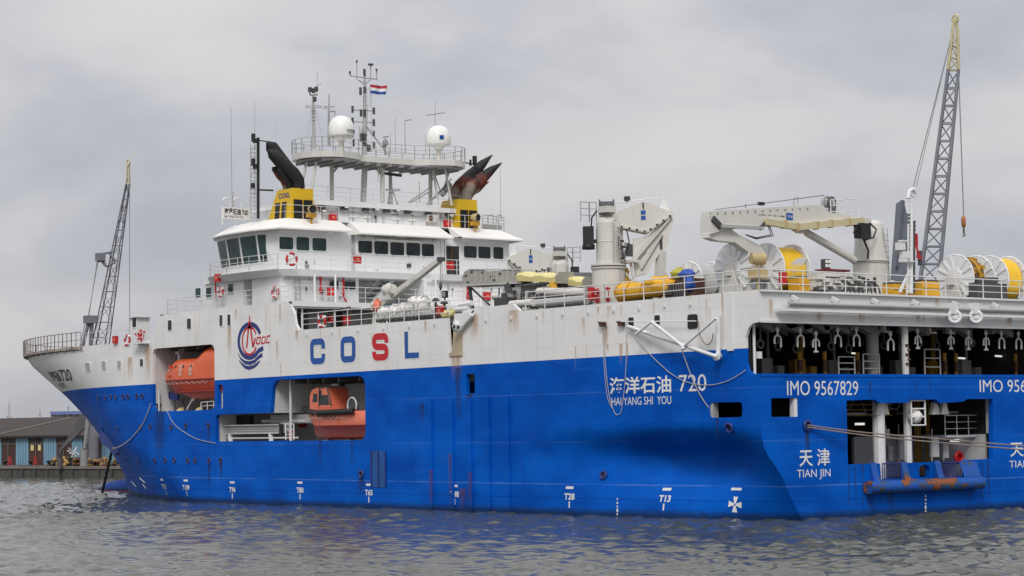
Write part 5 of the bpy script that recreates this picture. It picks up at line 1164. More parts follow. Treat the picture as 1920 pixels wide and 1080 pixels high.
g = MB(); g.box((49.5, 9.6, 5.4), (43.8, 9.9, 6.0)); g.tube((53, 11.2, 4.45), (44, 11.2, 4.45), .06); g.tube((50, 10.2, 5.6), (43.6, 10.2, 5.5), .12); g.build('upper_rail', M['bay'], gw)
g = MB(); c = U(545, 815, y=11.3); g.rail([c + V((.6, 0, -.35)), c + V((-.4, 0, -.35))], 1.05, 3, .5, .04); g.mat(1).blob(c + V((.2, -.2, 0)), (.2, .2, .4), 4, .2, 8, 6); g.build('end_rail', [M['white'], M['salmon']], gw)

# ================================================================== cranes on deck
M['brand'] = M['letterb']
def deck_crane(name, lab, base, sx, sy, group):
    """pedestal crane with a folded knuckle boom; sx: boom direction along (ux)"""
    t_ = thing(name, lab, 'crane', base, group); b = V(base); ux = V(sx); uy = V(sy); Z = V((0, 0, 1))
    P = lambda u, w_, z: b + ux * u + uy * w_ + Z * z
    g = MB(); g.lathe([(.92, 0), (.92, 2.0), (1.0, 2.05), (1.0, 2.12)], b, n=28, sm=False); g.mat(1).lathe([(.97, 2.12), (.97, 2.2)], b, n=28, sm=False); g.mat(0)
    g.build('pedestal', [M['crane'], M['darkgrey']], t_)
    g = MB(); g.lathe([(.98, 2.2), (.98, 2.3), (.68, 2.34), (.66, 4.6), (.62, 4.75), (.5, 4.9), (0, 4.9)], b, n=28, sm=False); g.box(P(-.5, -.45, 4.7), P(.5, .45, 5.0)); g.torus(P(0, 0, 3.55), (0, 0, 1), .67, .03, 20, 5)
    g.bar(P(.62, 0, 2.4), P(.62, 0, 4.8), .3, .3); g.build('column', M['crane'], t_)
    g = MB(); c = P(-.05, 0, 5.5); ax = ux; g.lathe([(0, -.42), (.44, -.42), (.44, -.35), (.33, -.35), (.33, .35), (.44, .35), (.44, .42), (0, .42)], c, ax, 18, False); g.mat(1).box(P(-.45, -.42, 4.95), P(.35, .42, 5.15)); g.box(P(-.5, -.5, 5.15), P(.45, -.42, 5.5)); g.box(P(-.5, .42, 5.15), P(.45, .5, 5.5)); g.build('winch_drum', [M['darkgrey'], M['crane']], t_)
    g = MB(); g.bar(P(-1.1, .1, 3.38), P(-1.1, .1, 4.42), .6, .6, up=ux); g.lathe([(.0, 0), (.36, 0), (.36, .25), (0, .25)], P(-1.1, .1, 3.15), n=12); g.bar(P(-.9, .1, 3.6), P(-.5, .1, 3.6), .2); g.path([P(-.6, .3, 5.3), P(-.9, .3, 4.9), P(-.95, .3, 4.3)], .05); g.build('power_unit', M['black'], t_)
    g = MB(); g.rail([P(-1.5, -.2, 4.75), P(-1.0, -.6, 4.75), P(-.6, -.6, 4.75)], 1.1, 3, .5, .03); g.build('railing', M['midgrey'], t_)
    # main boom: a kite shaped box
    bp = [(.45, 4.95), (.55, 5.25), (2.0, 5.75), (3.55, 5.15), (3.6, 4.95), (2.15, 3.95), (.55, 4.3)]
    g = MB(); g.prism([P(u, .38, z) for u, z in bp], uy * -.76); bo = g.build('main_boom', M['crane'], t_)
    g = MB(); g.bar(P(.5, .40, 4.42), P(2.15, .40, 4.07), .08, .14); g.bar(P(2.15, .40, 4.07), P(3.55, .40, 5.02), .08, .14); g.mat(1)
    for k in range(4): g.cbox(P(.75 + .42 * k, .46, 4.36 - .09 * k), (.09, .09, .09))
    for k in range(4): g.cbox(P(2.35 + .36 * k, .46, 4.2 + .24 * k), (.09, .09, .09))
    g.mat(1).bar(P(1.95, .40, 5.68), P(1.97, .40, 5.35), .06); g.build('flange', [M['crane'], M['darkgrey']], bo)
    sgnx = 1 if (uy.y > 0) else 1
    g = MB()
    for k in range(2): g.add([P(1.83 + .26 * i, .392, 4.72 + .30 * k + .24 * j) for i, j in ((0, 0), (1, 0), (1, 1), (0, 1))], [(0, 1, 2, 3)])
    g.build('emblem', M['letterb'], bo)
    # folded outer boom and its arms
    g = MB(); jp = [(3.45, 5.05), (3.65, 4.7), (3.25, 3.25), (2.9, 2.95), (2.1, 1.75), (1.5, 1.6), (1.35, 2.6), (1.4, 3.7), (2.2, 3.85)]
    g.prism([P(u, .22, z) for u, z in jp], uy * -.44); jo = g.build('outer_boom', M['crane'], t_)
    g = MB(); g.tube(P(3.5, .3, 4.85), P(2.0, .3, 3.1), .09); g.tube(P(2.0, .3, 3.1), P(1.35, .3, 2.4), .14); g.tube(P(3.0, .32, 3.9), P(1.8, .32, 2.0), .06); g.build('ram', M['alu'], jo)
    g = MB(); g.mat(0); g.box(P(1.0, .42, 2.7), P(1.35, .24, 3.4)); g.build('hose_bundle', M['darkgrey'], jo); g = MB(); g.box(P(2.85, .22, 3.1), P(3.0, .26, 3.8)); g.build('slot', M['darkgrey'], jo)
    g = MB(); g.box(P(.4, -.4, 2.35), P(1.7, .5, 2.5)); g.bar(P(.6, 0, 2.3), P(1.1, 0, 1.6), .12); g.path([P(1.2, .3, 2.4), P(1.3, .3, 1.8), P(1.45, .3, .9), P(1.4, .3, .4)], .08); g.build('platform', M['crane'], t_)
    g = MB(); g.prism([P(2.9, .3, 5.35), P(3.5, .3, 5.05), P(3.1, .3, 6.05)], uy * -.1); g.tube(P(.4, 0, 5.75), P(3.1, .2, 6.0), .025); g.tube(P(3.1, .25, 6.05), P(3.1, .25, 5.6), .07); g.mat(1).cbox(P(1.1, 0, 5.95), (.25, .25, .28)); g.mat(0).tube(P(1.1, 0, 5.85), P(1.1, 0, 5.3), .04); g.build('head_frame', [M['radome'], M['darkgrey']], t_)
    return t_, P
cr, P1 = deck_crane('deck_crane', 'off white pedestal crane with folded kite shaped boom standing at the near rail amidships', (13.3, 10.4, 11.58), (-.62, -.785, 0), (-.785, .62, 0), 'folding deck cranes')
g = MB(); g.bar(P1(2.75, 0, 0), P1(2.95, 0, 3.0), .55, .45, w2=.4, h2=.4); g.tube(P1(4.1, .1, 0), P1(3.0, 0, 2.2), .05)
g.build('boom_rest', M['crane'], cr)
cr2, P2 = deck_crane('deck_crane', 'off white crane with kite shaped boom on the far side, close behind the bridge', (38.5, -6.9, 11.58), (.62, .785, 0), (-.785, .62, 0), 'folding deck cranes')

# large knuckle boom crane aft
kc = thing('knuckle_crane', 'large cream knuckle boom crane with a long arm reaching over the yellow hose reel', 'crane', (3.2, 0, 11.62))
XK = 3.2
q = lambda px, py, x=XK: U(px, py, x=x)
b = V((XK, 0, 11.62)); zs_ = q(1635, 493).z - 11.62
cb = q(1634, 545); cy = cb.y; b = V((XK, cy, 11.62))
g = MB(); g.lathe([(.98, 0), (.98, zs_ - .05), (1.04, zs_ - .03), (1.04, zs_)], b, n=28, sm=False); g.build('pedestal', M['crane'], kc)
zt_ = q(1635, 418).z - 11.62
g = MB(); g.lathe([(1.02, zs_ + .05), (1.02, zs_ + .12), (.95, zs_ + .15), (.82, zt_ - .6), (.7, zt_ - .1), (.45, zt_ + .12), (0, zt_ + .15)], b, n=28, sm=False); g.mat(1).lathe([(.99, zs_), (.99, zs_ + .05)], b, n=22); g.build('column', [M['crane'], M['darkgrey']], kc)
def flat(pts, x0, x1, mats, nm, par, mb=None):
    g = mb or MB(); P_ = [q(*p, x=(x0 + x1) / 2) for p in pts]; g.prism([(x0, p.y, p.z) for p in P_], (x1 - x0, 0, 0))
    return g.build(nm, mats, par) if nm else g
mbm = flat([(1325, 397), (1420, 391), (1530, 385), (1545, 400), (1622, 411), (1625, 424), (1530, 418), (1500, 432), (1478, 424), (1436, 424), (1390, 428), (1345, 433), (1323, 440)], XK - .1, XK - .95, M['crane'], 'main_boom', kc)
flat([(1323, 438), (1345, 410), (1362, 428), (1378, 440), (1420, 462), (1432, 480), (1398, 474), (1372, 455), (1340, 452), (1322, 446)], XK - .3, XK - .8, M['crane'], 'outer_boom', kc)
g = MB(); g.bar(q(1436, 416, XK - 1.1), q(1495, 426, XK - 1.1), .3, .32); g.bar(q(1495, 426, XK - 1.1), q(1618, 414, XK - 1.1), .3, .34); 
g.mat(1)
for px, py in ((1470, 421), (1492, 426), (1530, 423), (1557, 420), (1590, 417)): g.cbox(q(px, py, XK - 1.1), (.36, .14, .42))
g.build('hose_guide', [paint('guide_beige', (.60, .53, .33), .55, .1), M['beige']], kc)
g = MB(); g.bar(q(1350, 424, XK - 1), q(1430, 428, XK - 1), .2, .16); g.mat(1).bar(q(1336, 409, XK - 1), q(1352, 426, XK - 1), .12, .3); g.bar(q(1424, 430, XK - 1), q(1440, 412, XK - 1), .1, .16); g.build('ram', [M['midgrey'], M['darkgrey']], kc)
g = MB(); g.tube(q(1505, 430, XK - .5), q(1560, 465, XK - .5), .12, n=10); g.tube(q(1512, 436, XK - .5), q(1602, 488, XK - .5), .2, n=10); g.cbox(q(1503, 430, XK - .5), (.5, .5, .4)); g.build('luffing_ram', M['crane'], kc)
g = MB(); c = q(1617, 433, XK - 1.2); g.cbox(c, (.55, .75, .8)); g.path([q(1606, 425, XK - 1.2), q(1601, 436, XK - 1.2), q(1606, 446, XK - 1.2)], .05); g.path([q(1630, 418, XK - 1.1), q(1643, 430, XK - 1.1), q(1638, 445, XK - 1.1), q(1622, 450, XK - 1.1)], .05); g.path([q(1618, 445, XK - 1.1), q(1628, 470, XK - 1.05), q(1627, 486, XK - 1.0)], .06); g.build('power_unit', M['black'], kc)
c = q(1551, 382, XK - .5); g = MB(); g.torus(c, (1, 0, 0), .38, .09, 20, 7); g.mat(1).torus(c + V((-.35, 0, -.02)), (1, 0, 0), .33, .06, 18, 6); g.mat(0).lathe([(0, -.1), (.22, -.1), (.22, .1), (0, .1)], c, (1, 0, 0), 14); g.cbox(c + V((0, -.25, -.75)), (.5, .5, .6)); g.bar(c + V((0, -.3, .1)), c + V((0, -.75, -.6)), .12); g.build('winch_drum', [M['midgrey'], M['darkgrey']], kc)
g = MB(); g.rail([q(1558, 408, XK - .9), q(1580, 410, XK - .9)], 1.0, 3, .4, .03); g.rail([q(1584, 406, XK - .9), q(1612, 409, XK - .9)], 1.0, 3, .55, .03); g.build('railing', M['white'], kc)
g = MB(); g.tube(q(1342, 393, XK - .5), q(1545, 366, XK - .5), .03); g.mat(1).cbox(q(1427, 382, XK - .5), (.2, .35, .16)); g.mat(0).path([q(1488, 386, XK - .5), q(1489, 372, XK - .5), q(1496, 370, XK - .5), q(1496, 382, XK - .5)], .025); g.tube(q(1398, 390, XK - .5), q(1398, 382, XK - .5), .03); g.build('luffing_wire', [M['grey'], M['black']], kc)
bx_ = lambda p0, p1, x_: (lambda u, v: (lambda a, b: V((x_, a.y + (b.y - a.y) * u, b.z + (a.z - b.z) * v)))(U(*p0, x=x_), U(*p1, x=x_)))
text('SWL 7T 32-14M', bx_((1423, 401), (1471, 407), XK - .97), 'darkgrey', mbm, bold=.01)
f = bx_((1474, 399), (1487, 413), XK - .965); g = MB(); g.add([f(*p) for p in ((0, 0), (1, 0), (1, 1), (0, 1))], [(0, 1, 2, 3)]); em = g.build('emblem', M['letterb'], mbm)
text('TTS', bx_((1476, 404), (1486, 409), XK - .975), 'letterw', em, bold=.02)

# small derrick by the rafts
dr = thing('deck_derrick', 'small beige derrick with its slim boom raised across the bridge front of the white bundles', 'crane', (28.6, 10.2, 11.45))
yd = 10.4; w_ = lambda px, py, y=yd: U(px, py, y=y)
b = w_(708, 578); g = MB(); g.lathe([(.4, 0), (.34, .5), (.3, 1.2), (.42, 1.3), (.42, 1.5), (0, 1.5)], (b.x, yd, 11.45), n=14); g.build('pedestal', M['crane'], dr)
g = MB(); g.bar(w_(704, 576), w_(722, 556), .75, .5, w2=.5, h2=.42); g.bar(w_(714, 573), w_(826, 487), .46, .42, w2=.3, h2=.26); bo = g.build('boom', M['crane'], dr)
g = MB(); c = w_(729, 544, yd + .3); g.blob(c, (.5, .38, .42), 6, .12, 10, 7); g.tube(c + V((.4, 0, .05)), c + V((-.5, 0, .05)), .3, n=12); g.cbox(c + V((.1, 0, -.35)), (.6, .5, .5)); g.build('winch', M['crane'], dr)
g = MB(); g.tube(w_(826, 487), w_(825, 570), .018); g.tube(w_(829, 488), w_(829, 530), .015); g.mat(1).cbox(w_(827, 486), (.2, .5, .25)); g.blob(w_(826, 536), (.1, .1, .28), 2, .1, 8, 5); g.build('hoist_wire', [M['grey'], M['darkgrey']], dr)
g = MB(); c = w_(706, 574, yd + .4); g.blob(c, (.3, .2, .4), 8, .25, 9, 6); g.build('lashing', M['salmon'], dr)
text('SWL 2T', (lambda u, v: w_(745, 549, yd + .27).lerp(w_(778, 524, yd + .22), u) + V((0, 0, .16 * v - .08))), 'grey', bo)
# grey perforated arm, deflector wings and machinery
ha = thing('handling_arm', 'grey slotted steel handling arm with rounded ends lying above the deck edge', 'arm', (22.6, 9.2, 11.6))
arm = [(868, 530), (866, 520), (870, 510), (880, 504), (898, 504), (915, 509), (930, 508), (965, 504), (976, 504), (979, 510), (979, 522), (975, 529), (968, 531), (880, 538), (872, 536)]
g = MB(); g.prism([w_(*p, y=9.6) for p in arm], (0, -1.0, 0)); g.mat(1)
for (px, py) in ((873, 517), (884, 510), (903, 511), (921, 518), (937, 513), (969, 514), (926, 525), (877, 529)): c = w_(px, py, 9.62); g.box(c + V((-.12, -.02, -.05)), c + V((.12, .01, .05)))
g.mat(2)
for px in range(892, 972, 10): c = w_(px, 519 - (px - 892) * .03, 9.62); g.box(c + V((-.03, -.02, -.36)), c + V((.03, .03, .36)))
g.bar(w_(868, 535, 9.62), w_(978, 530, 9.62), .05, .1); g.bar(w_(880, 505, 9.62), w_(975, 505, 9.62), .05, .08)
g.build('arm', [M['chute'], M['darkgrey'], M['alu']], ha)
for q0, q1, wd_ in (((880, 536), (887, 585), .16), ((884, 540), (918, 572), .09), ((955, 532), (962, 560), .5)): g = MB(); g.bar(w_(*q0, 9.4), w_(*q1, 9.4), wd_, wd_); g.build('strut', M['darkgrey'], ha)
for i, (p0, p1, yy_, lab) in enumerate((((981, 521), (1058, 524), 9.3, 'pale yellow deflector wing next to the grey handling arm'), ((1052, 526), (1108, 533), 8.6, 'pale yellow deflector wing nearest the tall crane pedestal'))):
    a, b_ = w_(*p0, y=yy_), w_(*p1, y=yy_); t_ = thing('deflector_wing', lab, 'wing', (a + b_) / 2, 'pale yellow deflector wings')
    g = MB(); a2 = V((a.x, yy_, a.z)); rows_ = []
    for k in range(9):
        p = a2.lerp(V((b_.x, yy_, b_.z)), k / 8); h_ = .06 * math.sin(k * 1.7); rows_.append([p + V((0, y_, z_ + (h_ if z_ > 0 else 0))) for y_, z_ in ((.5, -.2), (.55, .12), (.42, .27), (-.1, .33), (-.6, .3), (-.6, -.2))])
    g.grid(rows_, False, closed=True); g.add(rows_[0], [tuple(range(6))]); g.add(rows_[-1], [tuple(range(6))]); g.build('wing_body', M['pale'], t_)
    g = MB(); g.box(V((a.x, yy_ - .3, a.z - .95)), V((b_.x, yy_ + .2, a.z - .5))); g.build('cradle', M['darkgrey'], t_)
    g = MB(); c = V((b_.x - .14, yy_, b_.z)); g.prism([c + V((0, .62, -.25)), c + V((0, -.6, -.25)), c + V((0, -.6, .45)), c + V((0, .5, .42)), c + V((0, .7, .2))], (.12, 0, 0)); g.build('end_plate', M['chute'], t_)
mc = thing('winch_unit', 'weathered grey hydraulic winch unit below the grey handling arm', 'winch', (20.5, 9.3, 11.5)); 
g = MB()
for (p0, p1, y0, y1) in (((935, 552), (985, 560), 9.8, 8.6), ((942, 541), (978, 552), 9.5, 8.4), ((965, 534), (1035, 545), 9.4, 8.4), ((985, 545), (1020, 556), 10, 8.7), ((1015, 538), (1042, 548), 9.7, 8.9)): a, b_ = w_(*p0, y=y0), w_(*p1, y=y0); g.box((a.x, y0, a.z), (b_.x, y1, b_.z))
g.build('housing', M['midgrey'], mc)
g = MB(); a, b_ = w_(1010, 547, 9.9), w_(1100, 548, 9.9); g.tube(a, b_, .24, n=12); g.build('cylinder', M['crane'], mc); g = MB(); g.tube(w_(926, 556, 9.9), w_(950, 556, 9.9), .22, n=12); g.build('cylinder', M['crane'], mc)
g = MB()
for k in range(7): a = w_(936 + 14 * k, 540 + 3 * (k % 3), 10.0); g.path([a, a + V((-.1, .1, -.4)), a + V((.05, .05, -.9)), (a.x, 10.0, 11.6)], .045)
for k in range(5): c = w_(945 + 18 * k, 553 - 5 * (k % 2), 10.05); g.cbox(c, (.3, .2, .22))
g.cbox(w_(948, 567, 10.2), (1.2, .8, .55)); g.build('pipework', M['darkgrey'], mc)
g = MB(); a = w_(1030, 533, 9.6); g.bar(a, a + V((0, 0, -.6)), .2); g.mat(1).blob(w_(1038, 538, 9.7), (.3, .2, .35), 4, .25); g.build('float_tag', [M['pale'], M['tarp']], mc)
for i, (p0, p1, r_, yy_, mt, lab) in enumerate((((992, 571), (1100, 560), .26, 10.6, 'midgrey', 'lowest grey tube in the rack behind the rail, left of the tall crane'), ((1000, 562), (1100, 552), .2, 9.8, 'darkgrey', 'middle dark tube in the rack behind the rail, left of the tall crane'), ((1040, 555), (1100, 546), .22, 9.2, 'darkgrey', 'topmost short dark tube in the rack behind the rail, left of the tall crane'), ((958, 571), (1000, 568), .22, 11.0, 'crane', 'short white pipe lying on the raised bulwark step'))):
    a, b_ = w_(*p0, y=yy_), w_(*p1, y=yy_); b_.z = a.z; g = MB(); g.tube(a, b_, r_, n=14); g.torus(a.lerp(b_, .3), a - b_, r_, .03, 14, 5); g.torus(a.lerp(b_, .7), a - b_, r_, .03, 14, 5)
    g.tube(V((a.x - .4, yy_, 11.5)), V((a.x - .4, yy_, a.z)), .06); g.tube(V((b_.x + .4, yy_, 11.5)), V((b_.x + .4, yy_, a.z)), .06)
    g.build('deck_tube', M[mt], None, loc=V((a.x, yy_, 11.5)), label=lab, cat='tube', group='tubes stowed on deck')
# far hump behind: dark tarpaulin
g = MB(); c = U(1085, 527, y=2); g.blob(V((c.x, 2, c.z)), (2.2, 1.5, .5), 3, .08); g.box((c.x - 2, .8, 11.6), (c.x + 2, 3.2, c.z)); g.build('covered_container', M['darkgrey'], None, loc=(c.x, 2, 11.6), label='grey container with a humped dark cover behind the deflector wings', cat='container')
for k, (px, lab) in enumerate(((1270, 'dark rounded cover left of the boom rest behind the orange tarpaulin'), (1330, 'dark rounded cover between the boom rest and the dull white drum'))):
    c = U(1235 if k == 0 else 1275, 540, y=6); g = MB(); g.blob(V((c.x, 6, 12.3)), (1.5, 1.2, .85), 4 + k, .05); g.box((c.x - 1.3, 5, 11.58), (c.x + 1.3, 7, 12.2)); g.build('deck_cover', M['darkgrey'], None, loc=(c.x, 6, 11.58), label=lab, cat='cover', group='dark deck covers')
# white wrapped bundles behind the rail
for i, (px, py, rx_, rz, lab) in enumerate(((722, 586, .62, .36, 'white wrapped bundle nearest the derrick pedestal'), (741, 584, .6, .38, 'white wrapped bundle, second from the derrick pedestal'), (758, 580, .62, .40, 'white wrapped bundle in the middle of the row by the rail'), (774, 577, .6, .42, 'white wrapped bundle, third from the right of the row'),
                                          (790, 575, .55, .46, 'white wrapped bundle at the right end of the row'), (780, 565, .5, .3, 'humped white bundle lying on top of the row'), (792, 566, .42, .34, 'rightmost humped white bundle lying on top of the row'))):
    c = U(px, py, y=10.9); t_ = thing('wrapped_bundle', lab, 'bundle', c, 'white bundles by the rail'); g = MB(); g.blob(c, (rx_, .5, rz), 20 + i, .09, 16, 10); g.build('wrap', M['wrap'], t_)
    g = MB()
    for s_ in (-.25, .2): g.torus(c + V((s_, 0, 0)), (1, 0, 0), rz * 1.05, .03, 14, 5)
    g.build('lashing', M['grey'], t_)
g = MB()
for k in range(16): c = U(708 + 6.6 * k, 597 - k * .65, y=11.3); g.blob(c, (.2, .2, .22), k, .3, 8, 5)
g.build('net_floats', M['midgrey'], None, loc=U(760, 596, y=11.3), label='heap of grey net floats along the foot of the white bundles', cat='floats')
c = U(726, 568, y=10.2); g = MB(); g.lathe([(.32, -.45), (.34, 0), (.3, .35), (.1, .45), (0, .45)], c, n=12); g.build('drum', M['teal'], None, loc=c, label='teal drum behind the white bundles', cat='drum')
# orange tarpaulin bundle and gear
tp = thing('tarpaulin_bundle', 'long yellow orange tarpaulin bundle lashed along the rail right of the tall crane', 'bundle', (10, 11, 11.58))
rows_ = []
for k in range(22):
    t = k / 21; c = U(1161 + 98 * t, 551 - 14 * t, y=11.0); r1 = .55 * min(1, (t + .02) / .08) ** .5 * (1 - .25 * t) * (1 + .1 * math.sin(9 * t)) * min(1, (1.03 - t) / .1) ** .5
    rows_.append([c + V((0, r1 * 1.1 * math.cos(a) * (1 + .06 * math.sin(3 * a + 7 * t)), r1 * math.sin(a) * (1 + .07 * math.sin(4 * a + 11 * t)))) for a in [2 * math.pi * j / 16 for j in range(16)]])
g = MB(); g.grid(rows_, closed=True); g.build('tarpaulin', M['tarp'], tp)
g = MB(); c = U(1237, 533, y=10.9); g.blob(c, (1.0, .7, .38), 9, .14, 16, 9); g.blob(U(1256, 531, y=10.9), (.5, .5, .25), 12, .15); g.build('folded_end', M['tarp'], tp)
g = MB()
for t in (2, 6, 11, 16): g.path([p + (p - sum(rows_[t], V()) / 16) * .04 for p in rows_[t]] + [rows_[t][0]], .03)
g.build('lashing', M['ochre'], tp)
g = MB(); c = U(1170, 521, y=9.5); g.blob(c, (.3, .3, .6), 4, .2); g.blob(U(1166, 512, y=9.5), (.25, .25, .3), 5, .2); g.cbox(U(1172, 532, y=9.5), (.5, .5, .5)); g.build('hanging_floats', M['tarp'], None, loc=c, label='ragged orange floats hanging right beside the tall crane pedestal', cat='floats')
rk = thing('hydraulic_skid', 'maroon hydraulic skid with blue and yellow covers beside the orange tarpaulin', 'skid', (6.6, 10.8, 11.6))
g = MB(); a, b_ = w_(1266, 523, 11.0), w_(1291, 552, 11.0); g.box((a.x, 11.0, b_.z), (b_.x, 9.8, a.z)); g.bar(w_(1290, 548, 11), w_(1305, 553, 11), .2); g.build('frame', M['crate_brown'], rk)
g = MB(); g.blob(w_(1288, 515, 10.8), (.45, .4, .28), 3, .12); g.blob(w_(1293, 533, 11.1), (.3, .3, .36), 5, .15); g.build('blue_cover', paint('blue_cover', (.02, .09, .42), .5, .1), rk)
g = MB(); g.blob(w_(1272, 514, 10.8), (.4, .4, .3), 8, .18); g.build('yellow_cover', paint('yellow_green_cover', (.50, .44, .05), .5, .1), rk)
g = MB()
for k in range(6): a = w_(1252 + 5 * k, 533, 11.1); g.path([a, a + V((-.1, .05, -.4)), (a.x - .2, 11.1, 11.62)], .06)
g.cbox(w_(1257, 545, 10.9), (.9, .7, .5)); g.build('hoses', M['darkgrey'], rk)

# ================================================================== hose reels
def reel(lab, c, Rr, segs, xw, stand=True, nspoke=14):
    """drum reel with its axle along the beam; segs = list of (y0,y1,radius,matkey)"""
    t_ = thing('hose_reel', lab, 'reel', (c[0], c[1], 11.62), 'drum reels on the upper deck'); c = V(c)
    for (y, rr) in xw:
        g = MB(); o = V((c.x, y, c.z)); g.lathe([(.28 * rr, -.03), (.28 * rr, .03), (rr, .03), (rr, -.03), (.28 * rr, -.03)], o, (0, 1, 0), 36, False); g.torus(o, (0, 1, 0), rr, .05, 36, 6); g.torus(o + V((0, .06, 0)), (0, 1, 0), .42 * rr, .035, 28, 5)
        g.lathe([(0, .12), (.40 * rr, .12), (.42 * rr, .0)], o, (0, 1, 0), 28, False)
        for k in range(nspoke):
            a = 2 * math.pi * k / nspoke; d = V((math.cos(a), 0, math.sin(a))); g.bar(o + d * .42 * rr + V((0, .06, 0)), o + d * rr * .98 + V((0, .06, 0)), .06, .12)
        g.build('flange', M['white'], t_)
    for (y0, y1, rr, mk) in segs:
        g = MB(); m_ = max(2, int(abs(y1 - y0) / .13)); prof = [(0, 0)]
        for k in range(m_):
            h0 = abs(y1 - y0) * k / m_; h1 = abs(y1 - y0) * (k + 1) / m_
            if mk in ('hose',): prof += [(rr - .05, h0), (rr - .01, h0 + .3 * (h1 - h0)), (rr, (h0 + h1) / 2), (rr - .01, h0 + .7 * (h1 - h0)), (rr - .05, h1)]
            else: prof += [(rr, h0), (rr, h1)]
        prof += [(0, abs(y1 - y0))]
        g.lathe(prof, (c.x, max(y0, y1), c.z), (0, -1, 0), 36); g.build('hose_wrap' if mk == 'hose' else 'barrel', M[mk], t_)
    if stand:
        g = MB(); ys = (xw[0][0] + .3, xw[-1][0] - .3)
        for y in ys: g.prism([(c.x - .8, y, 11.6), (c.x + .8, y, 11.6), (c.x + .2, y, c.z + .2), (c.x - .2, y, c.z + .2)], (0, .12, 0))
        g.tube((c.x, ys[0] + .1, c.z), (c.x, ys[1], c.z), .12); g.cbox((c.x - .1, ys[0] + .25, c.z - .15), (.35, .3, .5)); g.build('stand', M['crane'], t_)
    return t_
r1 = reel('big white spoked reel wound with bright yellow hose under the long crane arm', (3.6, 10.2, 13.02), 1.36, [(10.2, 6.6, .62, 'crane'), (7.75, 6.05, 1.24, 'hose')], [(10.2, 1.36), (7.85, 1.40), (5.95, 1.40)])
g = MB(); c = U(1468, 521, x=2.0); g.cbox(c, (.08, .55, .6)); g.build('tag_plate', M['red'], r1)
r2 = reel('white reel wound with yellow hose at the far right, one end heaped with rusty chain', (2.6, -6.2, 12.95), 1.33, [(-6.2, -8.0, .8, 'crane'), (-6.6, -7.4, 1.12, 'crate_brown'), (-9.3, -10.6, 1.24, 'hose')], [(-6.2, 1.33), (-8.0, 1.33), (-9.2, 1.36), (-10.75, 1.38)])
g = MB()
for k in range(40):
    a = random.uniform(-.6, 2.6); y = random.uniform(-6.5, -7.5); g.cbox((2.6 - 1.14 * math.cos(a), y, 12.95 + 1.14 * math.sin(a)), (random.uniform(.1, .22),) * 3)
g.torus((2.6, -7.0, 12.95), (0, 1, 0), 1.13, .1, 30, 6); g.build('chain_heap', M['ochre'], r2)
g = MB(); g.box((.9, -6.0, 11.66), (1.5, -8.6, 12.6)); g.prism([(1.0, -6.3, 12.9), (1.0, -8.0, 12.95), (1.0, -7.9, 12.5), (1.0, -6.3, 12.5)], (.4, 0, 0)); g.build('winch_housing', M['darkgrey'], r2)
r3 = reel('dull white empty reel between the orange tarpaulin and the yellow hose reel', (7.6, 9.6, 12.65), 1.02, [(9.6, 8.2, .86, 'midgrey')], [(9.6, 1.0), (8.0, 1.04)], True, 10)
g = MB(); g.prism([(6.6, 7.6, 11.6), (6.6, 7.6, 13.5), (7.4, 6.6, 13.6), (7.4, 5.6, 11.6)], (-.8, 0, 0)); g.build('guard_plate', M['cream'], r3)
# beige floodlight and box in front of the reel
fl = thing('floodlight', 'beige floodlight on a box standing before the yellow hose reel', 'lamp', U(1421, 520, x=1.5)); c = U(1421, 485, x=1.5); g = MB(); ax = V((-.3, -.95, 0)); g.lathe([(0, -.4), (.26, -.4), (.3, -.1), (.33, .35), (.28, .35)], c, ax, 16, False); g.mat(1).lathe([(.29, .34), (0, .3)], c, ax, 16); g.build('lamp_head', [M['beige'], M['darkgrey']], fl)
g = MB(); c2 = U(1421, 513, x=1.5); g.cbox(c2, (.6, .85, .5)); g.tube(c2, c, .06); g.tube(c2 + V((0, .3, .2)), c + V((0, .2, -.2)), .04); g.tube(c2 + V((0, -.3, .2)), c + V((0, -.2, -.2)), .04); g.tube(c2, V((c2.x, c2.y, 11.62)), .1); g.build('base_box', M['beige'], fl)
# winch gear in the middle of the stern
wg = thing('stern_winch', 'cluttered pale grey stern winch with a maroon top beam right of the yellow hose reel', 'winch', (1.6, 3.4, 11.62)); xx = 1.6; h = lambda px, py, x=xx: U(px, py, x=x)
g = MB()
for (p0, p1, x0, x1) in (((1528, 520), (1575, 545), 1.2, 2.6), ((1545, 510), (1595, 520), 1.4, 2.4), ((1575, 518), (1612, 545), 1.4, 2.5), ((1532, 514), (1548, 524), 1.0, 1.8), ((1600, 530), (1640, 546), 1.0, 1.8)): a, b_ = h(*p0, x=x0), h(*p1, x=x0); g.box((x0, a.y, a.z), (x1, b_.y, max(11.62, b_.z)))
for k in range(14): c = h(1536 + 6.5 * k, 532 + 7 * math.sin(k * 2.1), 1.0); g.cbox(c, (.25, .2 + .1 * (k % 3), .16 + .1 * (k % 2)))
g.build('housing', M['crane'], wg)
g = MB(); a, b_ = h(1543, 504), h(1589, 510); g.box((1.4, a.y, a.z), (2.2, b_.y, b_.z)); g.build('top_beam', paint('maroon', (.20, .02, .03), .5, .2), wg)
g = MB(); c = h(1548, 495); g.cbox(c, (.3, .42, .5)); g.mat(1)
for k in range(4): g.cbox(c + V((-.16, .1 - .2 * (k % 2), .12 - .22 * (k // 2))), (.05, .14, .16))
g.mat(0).tube(c, c + V((0, 0, -.5)), .06); g.build('lamp_head', [M['darkgrey'], M['cream']], wg)
g = MB()
for k in range(9):
    a = h(1560 + 8 * k, 522 + 3 * (k % 3), .9); g.path([a, a + V((0, -.5, .05)), a + V((-.05, -.9, -.25)), V((.9, a.y - 1.1, 11.66))], .045)
g.build('hoses', M['darkgrey'], wg)
